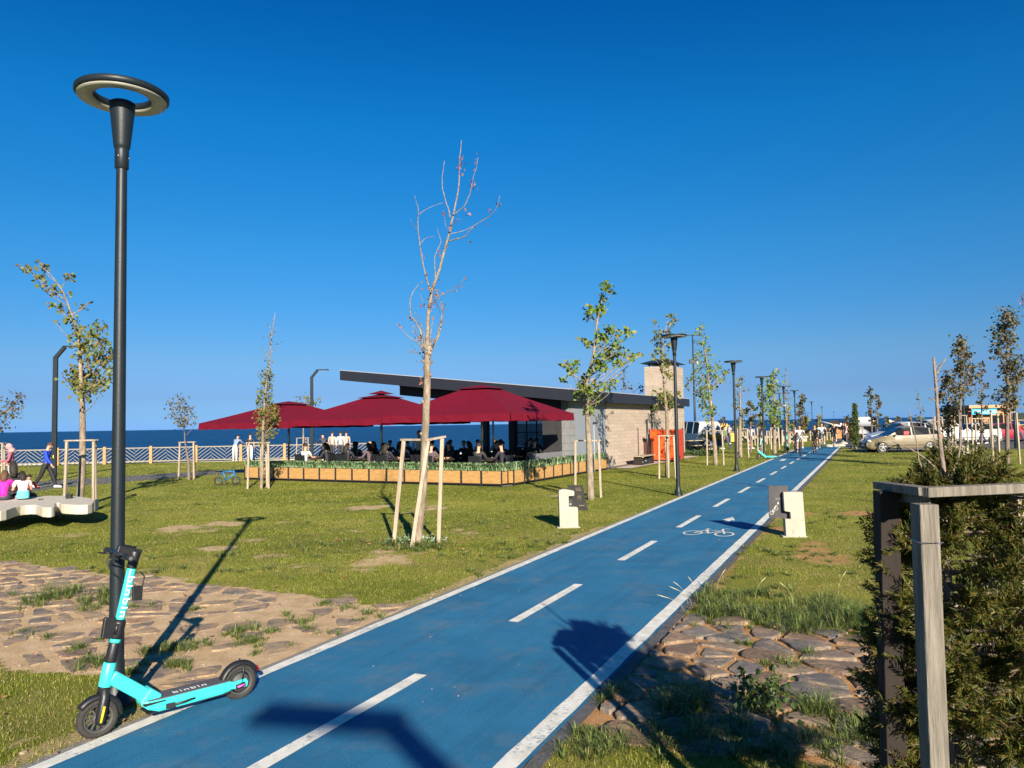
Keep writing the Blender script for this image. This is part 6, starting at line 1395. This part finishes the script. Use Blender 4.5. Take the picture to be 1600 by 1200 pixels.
rider(1303, 698.5, 'rider in black with dark shorts, last of the group', 'bicycle of the last rider in black', (.012, .012, .014), (.03, .03, .035), 1.66, (.03, .03, .03), -3)
# other walkers
for px, py, Y_, rz, pose, top_, legs_, lab, kk in [(1173, 702, None, -60, WALK, (.70, .66, .68), (.03, .03, .045), 'man in white shirt and dark shorts walking right of the third lamp', dict(shorts=True)), (1122, 703, None, 60, WALK, (.03, .03, .035), (.02, .02, .025), 'person in black walking behind the stake frame beside the third lamp', {}),
    (1134, 702, None, 40, WALK, (.10, .16, .09), (.04, .05, .08), 'person in dark green top and jeans beside the walker in black', dict(sleeves='long')), (1069, 703, None, 10, STAND, (.62, .60, .56), (.4, .4, .4), 'person in pale clothes standing right of the stone tower', dict(sleeves='long')),
    (1594, 694, None, 20, WALK, (.50, .02, .03), (.04, .06, .12), 'man in red T shirt and jeans at the right picture edge', {}), (1535, 694, None, 80, WALK, (.02, .02, .025), (.03, .04, .08), 'person in black T shirt and jeans walking behind the white hatchback', {}),
    (1140, 694, None, 120, STAND, (.55, .55, .6), (.1, .1, .12), 'person in pale top far behind the walkers in black', {}), (1322, 694, None, 90, STAND, (.45, .25, .2), (.05, .05, .06), 'distant person near the end of the path', {}), (1318, 690, None, 30, STAND, (.1, .1, .12), (.05, .05, .06), 'distant person in dark clothes under the white awning', {})]:
    person(lab, at(px, py), R_(rz), pose, 1.70, top_, legs_, **kk)
# seated guests
srs = random.Random(5)
GC = [((.015, .015, .018), 'black'), ((.02, .02, .03), 'dark blue'), ((.60, .58, .58), 'white'), ((.10, .07, .08), 'brown'), ((.16, .16, .22), 'grey blue'), ((.03, .03, .03), 'charcoal')]
chairs = None; tabs = None
def make_chair(label, loc, rz):
    t = thing('terrace_chair', label, 'chair', loc, rz, 'dark chairs on the terrace'); MB().box((0, 0, .45), (.48, .46, .06)).build('seat', m_black, t, bevel=.01); MB().box((0, -.24, .70), (.46, .05, .42)).build('backrest', m_black, t, bevel=.01)
    for sx in (-1, 1):
        for sy in (-1, 1): MB().tube([(sx*.2, sy*.2, .0), (sx*.19, sy*.19, .43)], .014, 6).build('leg', m_blackm, t)
    return t
def make_table(label, loc):
    t = thing('terrace_table', label, 'table', loc, TR, 'dark tables on the terrace'); MB().box((0, 0, .74), (.75, .75, .035)).build('table_top', M('table_dark', (.05, .035, .028), .4, .2, 8), t); MB().tube([(0, 0, .03), (0, 0, .73)], .035, 8).build('leg', m_blackm, t); MB().box((0, 0, .015), (.45, .45, .03)).build('foot', m_blackm, t); return t
ch0 = make_chair('', (0, 0, 0), 0); tb0 = make_table('', (0, 0, 0)); c1 = t1 = True
guests = []
SEAT = [(1.5, 1.6), (1.6, 3.6), (1.5, 5.5), (1.6, 7.4), (1.5, 9.4), (3.9, 2.0), (3.8, 4.3), (3.9, 6.5), (3.8, 8.8), (6.2, 1.8), (6.2, 4.2), (6.1, 6.6), (6.2, 8.9), (8.4, 2.8)]
PT_ = {}
tn = 0
for i, (u, v) in enumerate(SEAT):
    p = TT(u, v, .03); lab = 'dark square cafe table on the terrace between seated guests'
    if t1: tb0.location = p; tb0['label'] = lab; t1 = False
    else: dup(tb0, lab, p, TR)
    for k, (du, dv, aa) in enumerate([(-.62, 0, 0), (.62, 0, 180), (0, .62, -90), (0, -.62, 90)]):
        if srs.random() > .72 and k > 0: continue
        q = TT(u+du, v+dv, .03); rz = TR-math.pi/2+R_(aa) if k < 2 else TR-math.pi/2+R_(aa)
        if c1: ch0.location = q; ch0.rotation_euler = (0, 0, rz); ch0['label'] = 'dark chair at a table on the terrace'; c1 = False
        else: dup(ch0, 'dark chair at a table on the terrace', q, rz)
        if srs.random() < .86:
            ci, nm = srs.choice(GC) if (u < 2 or srs.random() < .5) else GC[srs.choice([0, 1, 5])]
            key = (nm, srs.random() < .4, u < 2)
            lb = 'seated guest in %s top with %s hair on the %s of the terrace' % (nm, 'long' if key[1] else 'short', 'front side' if key[2] else 'inner side')
            if key not in PT_: PT_[key] = person(lb, q, rz, SIT, 1.66, ci, (.02, .02, .025), sleeves='long' if nm != 'white' else 'short', hairstyle='long' if key[1] else 'short', hipz=.59, shoes=(.03, .03, .03), group='guests seated on the terrace')
            else: dup(PT_[key], lb, q, rz)
# grey sofa corner on the terrace
sf = thing('terrace_sofa', 'grey low sofa back behind the side planters', 'sofa', TT(5.0, .95), TR)
MB().box((0, .35, .28), (3.2, .8, .34)).build('seat', M('sofa_grey', (.12, .12, .13), .85, .1, 8), sf, bevel=.03); MB().box((0, -.08, .46), (3.2, .16, .86)).build('backrest', M('sofa_back', (.14, .14, .15), .85, .1, 8), sf, bevel=.03); MB().box((0, .35, .06), (3.0, .7, .1)).build('plinth', m_black, sf)

# ================================================================== SMALL BLUE BICYCLE
kb = make_bike('small blue childrens bicycle parked against the planter boxes', at(338, 759), R_(-90), (.02, .16, .36), .25, 'childrens bicycle', .62, 2.1)
kb.location = at(341, 758.5); 

# ================================================================== CARS (nose towards -x, so they face left in the picture)
def carpaint(c, nm='car_paint'): return M(nm, c, .35, .04, 3, coat=.35, spec=.4)
def make_car(label, loc, rz, paint, L_=4.2, Hh=1.48, W_=1.74, style='hatch', group='cars parked beyond the lawn'):
    t = thing('parked_car', label, 'car', loc, rz, group); h = Hh/1.48; s = L_/4.2
    if style == 'hatch': ST_ = [(-2.10, .34, .52, .52, .60), (-2.02, .20, .66, .66, .76), (-1.85, .17, .72, .73, .84), (-1.3, .17, .86, .87, .87), (-1.02, .17, .93, .94, .87), (-.55, .17, .95, 1.20, .87), (-.15, .17, .96, 1.40, .87), (.35, .17, .97, 1.48, .87), (1.0, .17, .99, 1.45, .87), (1.55, .17, 1.01, 1.33, .86), (1.86, .19, 1.02, 1.12, .84), (2.02, .24, .96, .98, .80), (2.08, .34, .80, .80, .70)]
    else: ST_ = [(-2.10, .34, .60, .60, .66), (-2.04, .2, .98, .98, .80), (-1.9, .17, 1.02, 1.04, .85), (-1.5, .17, 1.05, 1.25, .87), (-1.1, .17, 1.07, 1.55, .87), (-.6, .17, 1.08, 1.78, .87), (.3, .17, 1.08, 1.82, .87), (1.2, .17, 1.08, 1.82, .87), (1.85, .17, 1.08, 1.80, .86), (2.02, .2, 1.06, 1.70, .85), (2.1, .3, 1.0, 1.0, .82)]
    vs = []; K_ = 12
    for x, zb, zs, zt_, w_ in ST_:
        zs = min(zs, zt_); w2 = w_*(W_/1.74)
        cab = max(0, min(1, (zt_-zs)/.3)); wr = w2*(1-.20*cab)
        zb, zs2, zt2 = zb*h, zs*h, zt_*h
        for sd in (1, -1):
            row = [(x*s, sd*w2*.90, zb), (x*s, sd*w2*.99, zb+(zs2-zb)*.22), (x*s, sd*w2, zb+(zs2-zb)*.62), (x*s, sd*w2*.965, zs2), (x*s, sd*wr, zt2-.05*cab), (x*s, sd*wr*.80, zt2)]
            vs += row if sd == 1 else row[::-1]
    n = len(ST_); body = MB(); glass = MB(); fs = []; gf = []
    for i in range(n-1):
        for j in range(K_):
            f = (i*K_+j, i*K_+(j+1) % K_, (i+1)*K_+(j+1) % K_, (i+1)*K_+j)
            zi = (ST_[i][3]-ST_[i][2]); zj = (ST_[i+1][3]-ST_[i+1][2])
            side = j in (3, 7); topf = j == 5 or j in (4, 6)
            if side and min(zi, zj) > .10: gf.append(f)
            elif topf and ((zi < .3 and zj > .2 and ST_[i][0] < 0 and zj < .47) or (style == 'hatch' and ST_[i][0] > 1.5 and zi > .05)): gf.append(f)
            else: fs.append(f)
    fs += [tuple(range(K_)), tuple((n-1)*K_+j for j in range(K_))[::-1]]
    body.add(vs, fs, 0, True); bo = body.build('body', paint, t)
    GW = {}
    for f in gf:
        j = f[0] % K_; key = 'window%d' % j if j in (3, 7) else ('windscreen' if vs[f[0]][0] < 0 else 'rear_window'); GW.setdefault(key, []).append(f)
    for key, ff in GW.items():
        gm = MB(); ids = sorted({i for f in ff for i in f}); mp_ = {i: k for k, i in enumerate(ids)}; gm.add([vs[i] for i in ids], [[mp_[i] for i in f] for f in ff]); gm.build(key.rstrip('37'), m_cglass, t)
    # pillars and trim, 4 mm proud
    for sd in (1, -1):
        for x0, k_ in ((.30, 0), (1.28, 0)):
            pl = MB()
            a = np.interp(x0, [q[0] for q in ST_], [q[3] for q in ST_]); zs_ = np.interp(x0, [q[0] for q in ST_], [q[2] for q in ST_])
            pl.bar((x0*s, sd*(.845*W_/1.74)+sd*.012, zs_*h-.01), (x0*s, sd*(.70*W_/1.74)+sd*.012, a*h-.05), .07, .02, up=(0, 1, 0)); pl.build('pillar', paint, t)
    for sd in (1, -1):
        MB().bar((-1.5*s, sd*.872*W_/1.74, .42*h), (1.45*s, sd*.872*W_/1.74, .42*h), .03, .05).build('side_trim', m_black, t); MB().bar((-1.35*s, sd*.80*W_/1.74, .20), (1.3*s, sd*.80*W_/1.74, .20), .1, .1).build('sill', m_black, t)
    RX = Matrix.Rotation(math.pi/2, 3, 'X'); rw = .315
    for x in (-1.30*s, 1.27*s):
        for sd in (1, -1):
            y = sd*(W_/2-.105); wz = MB().lathe([(rw-.09, -.10), (rw-.02, -.105), (rw, -.07), (rw, .07), (rw-.02, .105), (rw-.09, .10)], 28, (x, y, rw), M=RX, closed=True)
            w = wz.build('wheel', m_rubber, t); r = MB(); yo = y+sd*.085
            for k in range(5):
                a = 2*math.pi*k/5+.3; d = Vector((math.cos(a), 0, math.sin(a))); r.bar(Vector((x, yo, rw))+d*.03, Vector((x, yo, rw))+d*.215, .03, .07, up=(0, 1, 0))
            r.lathe([(.205, -.02), (.228, -.02), (.228, .03), (.205, .03)], 24, (x, yo, rw), M=RX, closed=True); r.tube([(x, yo-.03, rw), (x, yo+.03, rw)], .05, 10); r.build('rim', m_steel, w)
            ar = MB(); ar.lathe([(rw+.0, -.012), (rw+.05, -.012), (rw+.05, .012), (rw+.0, .012)], 28, (x, sd*(W_/2-.022), rw+.012), M=RX, closed=True)
            ar.tube([(x, sd*(W_/2-.045), rw+.012), (x, sd*(W_/2-.012), rw+.012)], rw+.045, 26); ar.build('wheel_arch', m_black, t)
            w.location = (0, sd*.02, 0)
    hz = .66 if style == 'hatch' else .72
    for sd in (1, -1):
        MB().sphere((-1.93*s, sd*.62*W_/1.74, hz*h), (.17, .17, .08), 12, 8).build('headlight', M('headlight_glass', (.5, .52, .55), .1, .1, 4), t)
        MB().sphere((1.96*s, sd*.66*W_/1.74, .86*h), (.12, .16, .10), 12, 8).build('tail_light', M('tail_light', (.35, .01, .01), .2, .1, 4), t)
        MB().sphere((-.62*s, sd*(.95*W_/1.74), .98*h), (.08, .09, .065), 10, 6).build('mirror', paint, t)
        for x in (.15, 1.1): MB().bar((x*s, sd*.876*W_/1.74, .82*h), (x*s+.16, sd*.876*W_/1.74, .82*h), .02, .03).build('door_handle', m_steel, t)
    MB().box((-2.07*s, 0, .36*h), (.07, .9, .16)).build('grille', m_black, t); MB().box((-2.10*s, 0, .42*h), (.03, .5, .11)).build('number_plate', m_white, t)
    return t
g0 = at(1408, 706); tan = make_car('tan hatchback with dark blue bonnet side in shade, nearest parked car', g0, R_(-6), carpaint((.19, .155, .10)), 4.25, 1.5)
MB().box((.02, -.815, 1.08), (.28, .012, .24)).build('red_sticker', M('sticker_red', (.55, .03, .04), .5, .1, 5), tan)
p = at(1409, 697); make_car('white hatchback with dark glass parked behind the tan car', Vector((zat(1405, 660, 51).x, 51, 0)), R_(-4), carpaint((.5, .51, .52)), 4.4, 1.72)
make_car('white car with dark windows behind the tan car, farther right', Vector((zat(1446, 660, 56).x, 56, 0)), R_(-3), carpaint((.48, .49, .51)), 4.6, 1.85)
g = at(1515, 692); make_car('white hatchback parked in front of the brown kiosk', g, R_(2), carpaint((.55, .55, .55)), 4.1, 1.5)
g = at(1588, 690); make_car('dark red car parked right of the white hatchback', Vector((g.x, g.y+.8, 0)), R_(180), carpaint((.28, .012, .03)), 4.3, 1.45)
v1 = make_car('white van seen from behind with red tail light, right of the stone tower', Vector((zat(1084, 680, 50).x+.6, 52, 0)), R_(-78), carpaint((.4, .4, .39)), 4.4, 1.62, 1.8, 'van')
make_car('white minibus behind the green cypress at the path end', Vector((zat(1354, 670, 78).x, 80, 0)), R_(-95), carpaint((.45, .46, .48)), 5.0, 1.75, 1.9, 'van')

# ================================================================== KIOSK
Yk = 72; kx0 = zat(1511, 650, Yk).x; kx1 = zat(1574, 650, Yk).x; kw = kx1-kx0; kz = zat(1540, 633, Yk).z
ks = thing('kiosk', 'brown timber kiosk with bright blue sign under its flat roof', 'kiosk', (kx0, Yk, 0))
m_kw = M('kiosk_wood', (.34, .15, .055), .75, .2, 5, .1, 30, stretch=(6, 6, .5)); m_kd = M('kiosk_trim', (.42, .25, .13), .7, .1, 5)
MB().box((kw/2, 1.5, (kz-.3)/2), (kw-.3, 3.0, kz-.3)).build('wall', m_kw, ks)
MB().box((kw/2, 1.3, kz-.14), (kw+.3, 3.9, .28)).build('roof', m_kd, ks); 
MB().box((kw*.33, -.62, kz-.62), (kw*.62, .06, .52)).build('sign', M('sign_blue', (.01, .36, .62), .5, .03, 4), ks)
sg = MB(); 
for i in range(15): sg.box((kw*.33+(i-7)*.14, -.656, kz-.56), (.08, .006, .09))
for i in range(11): sg.box((kw*.33+(i-5)*.13, -.656, kz-.74), (.07, .006, .06))
sg.build('sign_lettering', m_lett, ks)
for x in (kw*.26, kw*.75):
    w = MB(); 
    for a, b2 in (((x-.55, 0), (x+.55, 0)), ((x-.55, 1.1), (x+.55, 1.1)), ((x-.55, 0), (x-.55, 1.1)), ((x+.55, 0), (x+.55, 1.1)), ((x, 0), (x, 1.1))): w.bar((a[0], -.02, 1.0+a[1]), (b2[0], -.02, 1.0+b2[1]), .06, .06, up=(0, 1, 0))
    wo_ = w.build('window', m_kd, ks); MB().box((x, -.005, 1.55), (1.1, .02, 1.1)).build('pane', m_cglass, wo_)
for x in (.1, kw-.1): MB().bar((x, -.55, 0), (x, -.55, kz-.3), .1, .1, up=(0, 1, 0)).build('porch_post', m_kw, ks)
for x in (.6, kw*.5): MB().sphere((x, -.3, kz-.32), .09, 8, 6).build('porch_lamp', m_lett, ks)
# pale block behind the conifer
g = at(1500, 716); o = MB().box((0, 0, .28), (1.15, .5, .62)).build('stone_block', m_conc, None, Vector((g.x-.1, g.y+.3, 0)), bevel=.02); tag(o, 'pale stone block on the grass behind the conifer', 'block')

# ================================================================== FAR END OF THE PARK
def pergola(label, pl_, pr_, Y, ztop, mat):
    x0 = zat(pl_, 660, Y).x; x1 = zat(pr_, 660, Y).x; z = zat((pl_+pr_)/2, ztop, Y).z; t = thing('pergola', label, 'pergola', (x0, Y, 0)); w_ = x1-x0; n = 4
    for i in range(n):
        for y in (0, 2.2): MB().bar((w_*i/(n-1), y, 0), (w_*i/(n-1), y, z-.1), .16, .16, up=(0, 1, 0)).build('post', mat, t)
    for y in (0, 2.2): MB().bar((-.3, y, z), (w_+.3, y, z), .14, .22).build('beam', mat, t)
    m = MB()
    for i in range(14): m.bar((w_*i/13, -.4, z+.15), (w_*i/13, 2.6, z+.15), .07, .12)
    m.build('slats', mat, t)
pergola('yellow timber pergola by the sea right of the white van', 1086, 1134, 76, 665, M('pergola_wood', (.50, .33, .12), .8, .1, 4))
# white awning and reddish hut at the path end
Y = 75; x0 = zat(1300, 660, Y).x; x1 = zat(1324, 660, Y).x; t = thing('awning', 'white slanted awning over the stall at the far end of the path', 'awning', (x0, Y, 0)); w_ = x1-x0
z0 = zat(1300, 664.5, Y).z; z1 = zat(1324, 666.5, Y).z
MB().add([(0, 0, z0), (w_, 0, z1-.1), (w_, 3, z1+.2), (0, 3, z0+.35), (0, 0, z0+.08), (w_, 0, z1), (w_, 3, z1+.3), (0, 3, z0+.43)], [(0, 3, 2, 1), (4, 5, 6, 7), (0, 1, 5, 4), (1, 2, 6, 5), (2, 3, 7, 6), (3, 0, 4, 7)]).build('canopy', m_white, t)
for x in (0.05, w_-.05):
    for y in (.1, 2.9): MB().tube([(x, y, 0), (x, y, z1-.15)], .05, 8).build('pole', m_steel, t)
t = thing('stall', 'reddish brown timber stall under the white awning', 'stall', (x0+.6, Y+.6, 0)); MB().box((w_*.4, .7, .6), (w_*.7, 1.3, 1.2)).build('counter', m_kw, t); MB().box((w_*.4, .7, 1.22), (w_*.75, 1.45, .05)).build('counter_top', m_kd, t); MB().box((w_*.4, 1.6, .9), (w_*.7, .1, 1.8)).build('back_panel', m_stake3, t)
# white stones at the path end, low concrete benches, bins
cbench = [(1090, 692, 5), (1118, 690, 4), (1150, 690, 5), (1165, 689, 4), (1190, 690, 5), (1215, 690, 4), (1240, 690, 3)]
for i, (px, py, w_) in enumerate(cbench):
    g = at(px, py); t = thing('low_concrete_bench', 'low pale concrete bench among the far stake frames', 'bench', g, random.uniform(-.3, .3), 'distant concrete benches')
    MB().box((0, 0, .42), (w_*.8, .7, .16)).build('seat', m_conc, t, bevel=.02)
    for s in (-1, 1): MB().box((s*w_*.3, 0, .17), (.4, .6, .34)).build('foot', m_conc, t)
for i, (px, py, w_) in enumerate([(1296, 698.5, .9), (1304, 698, .7), (1313, 697.5, 1.1), (1318, 694, .8), (1334, 701, .5)]):
    g = at(px, py); m = MB(); m.sphere((0, 0, .06), (w_*.36, .3, .16), 10, 7); o = m.build('white_stone', m_conc, None, g); tag(o, 'pale boulder at the far end of the blue path', 'boulder', 'pale boulders at the path end')
g = at(1145, 692); t = thing('waste_bin', 'small yellow bin among the far stake frames', 'bin', g); MB().box((0, 0, .5), (.6, .5, .8), taper=1.1).build('body', M('bin_yellow', (.65, .36, .03), .5, .1, 5), t, bevel=.02); MB().box((0, 0, .93), (.7, .6, .06)).build('lid', m_blackm, t)
g = at(1087, 706); t = thing('picnic_table', 'brown wooden picnic table by the stone tower', 'picnic table', g, .5); MB().box((0, 0, .74), (1.7, .7, .05)).build('table_top', m_stake, t)
for s in (-1, 1):
    MB().box((0, s*.75, .44), (1.7, .26, .045)).build('seat', m_stake, t); MB().bar((s*.55, -.7, .02), (s*.55, .25, .72), .07, .08).build('leg', m_stake3, t); MB().bar((s*.62, .7, .02), (s*.62, -.25, .72), .07, .08).build('leg', m_stake3, t)
for px, py, r_, n, s_ in [(1078, 712, .9, 900, 7), (1096, 712, .8, 700, 8), (1065, 710, .6, 400, 9)]:
    c = at(px, py); rs = np.random.default_rng(s_); V, F = leaf_cloud((c.x, c.y, .14), (r_, .5, .14), n, .11, rs); o = npmesh('low_shrub', V, F, leafmat('shrub_leaf', (.03, .06, .02), (.06, .10, .03), (.10, .12, .04))); tag(o, {7: 'low green shrub right of the stone tower foot', 8: 'low green shrub in front of the picnic table', 9: 'small green shrub touching the stone tower'}[s_], 'shrub', 'low shrubs by the tower')
# lattice fence continuing far right, hedge of dark trees at the right edge, boats
t0 = None
def boat(label, px, py, Y, s_):
    g = zat(px, py, Y); t = thing('boat', label, 'boat', (g.x, Y, -3.2), 0, 'small boats on the horizon'); t.scale = (s_,)*3
    MB().prism([(-5, -1.4), (3.5, -1.4), (6, 0), (3.5, 1.4), (-5, 1.4)], 0, 1.6).build('hull', m_lett, t); MB().box((-1, 0, 2.4), (4, 2, 1.6), taper=.85).build('cabin', m_lett, t)
boat('small white boat on the sea left of the white awning', 1306, 656, 650, .8); boat('small white boat on the sea above the white car roof', 1391, 655, 900, .8)
hx = zat(1655, 650, 700).x; vs = []; n = 26; xs_ = np.linspace(zat(1530, 650, 700).x, zat(2000, 650, 700).x, n)
for i, x in enumerate(xs_):
    hh = 9*np.interp(i, [0, 3, 8, n-1], [0, .45, .8, 1.5])*(.85+.3*random.random()); vs += [(x, 640, -4), (x, 690, hh), (x, 800, -4)]
struct(MB().add(vs, [(3*i+k, 3*i+3+k, 3*i+4+k, 3*i+1+k) for i in range(n-1) for k in (0, 1)]).build('headland', M('headland_scrub', (.035, .055, .03), .95, .4, .05)))
# low fence / rail of the far shore, right
t = thing('far_rail', 'low pale rail fence at the far right shore', 'fence', (zat(1575, 665, 100).x, 100, 0))
for i in range(10): MB().bar((i*2.2, 0, 0), (i*2.2, 0, 1.5), .12, .12, up=(0, 1, 0)).build('post', m_stake, t)
for z in (.8, 1.4): MB().bar((0, 0, z), (20, 0, z), .08, .08).build('rail', m_stake, t)
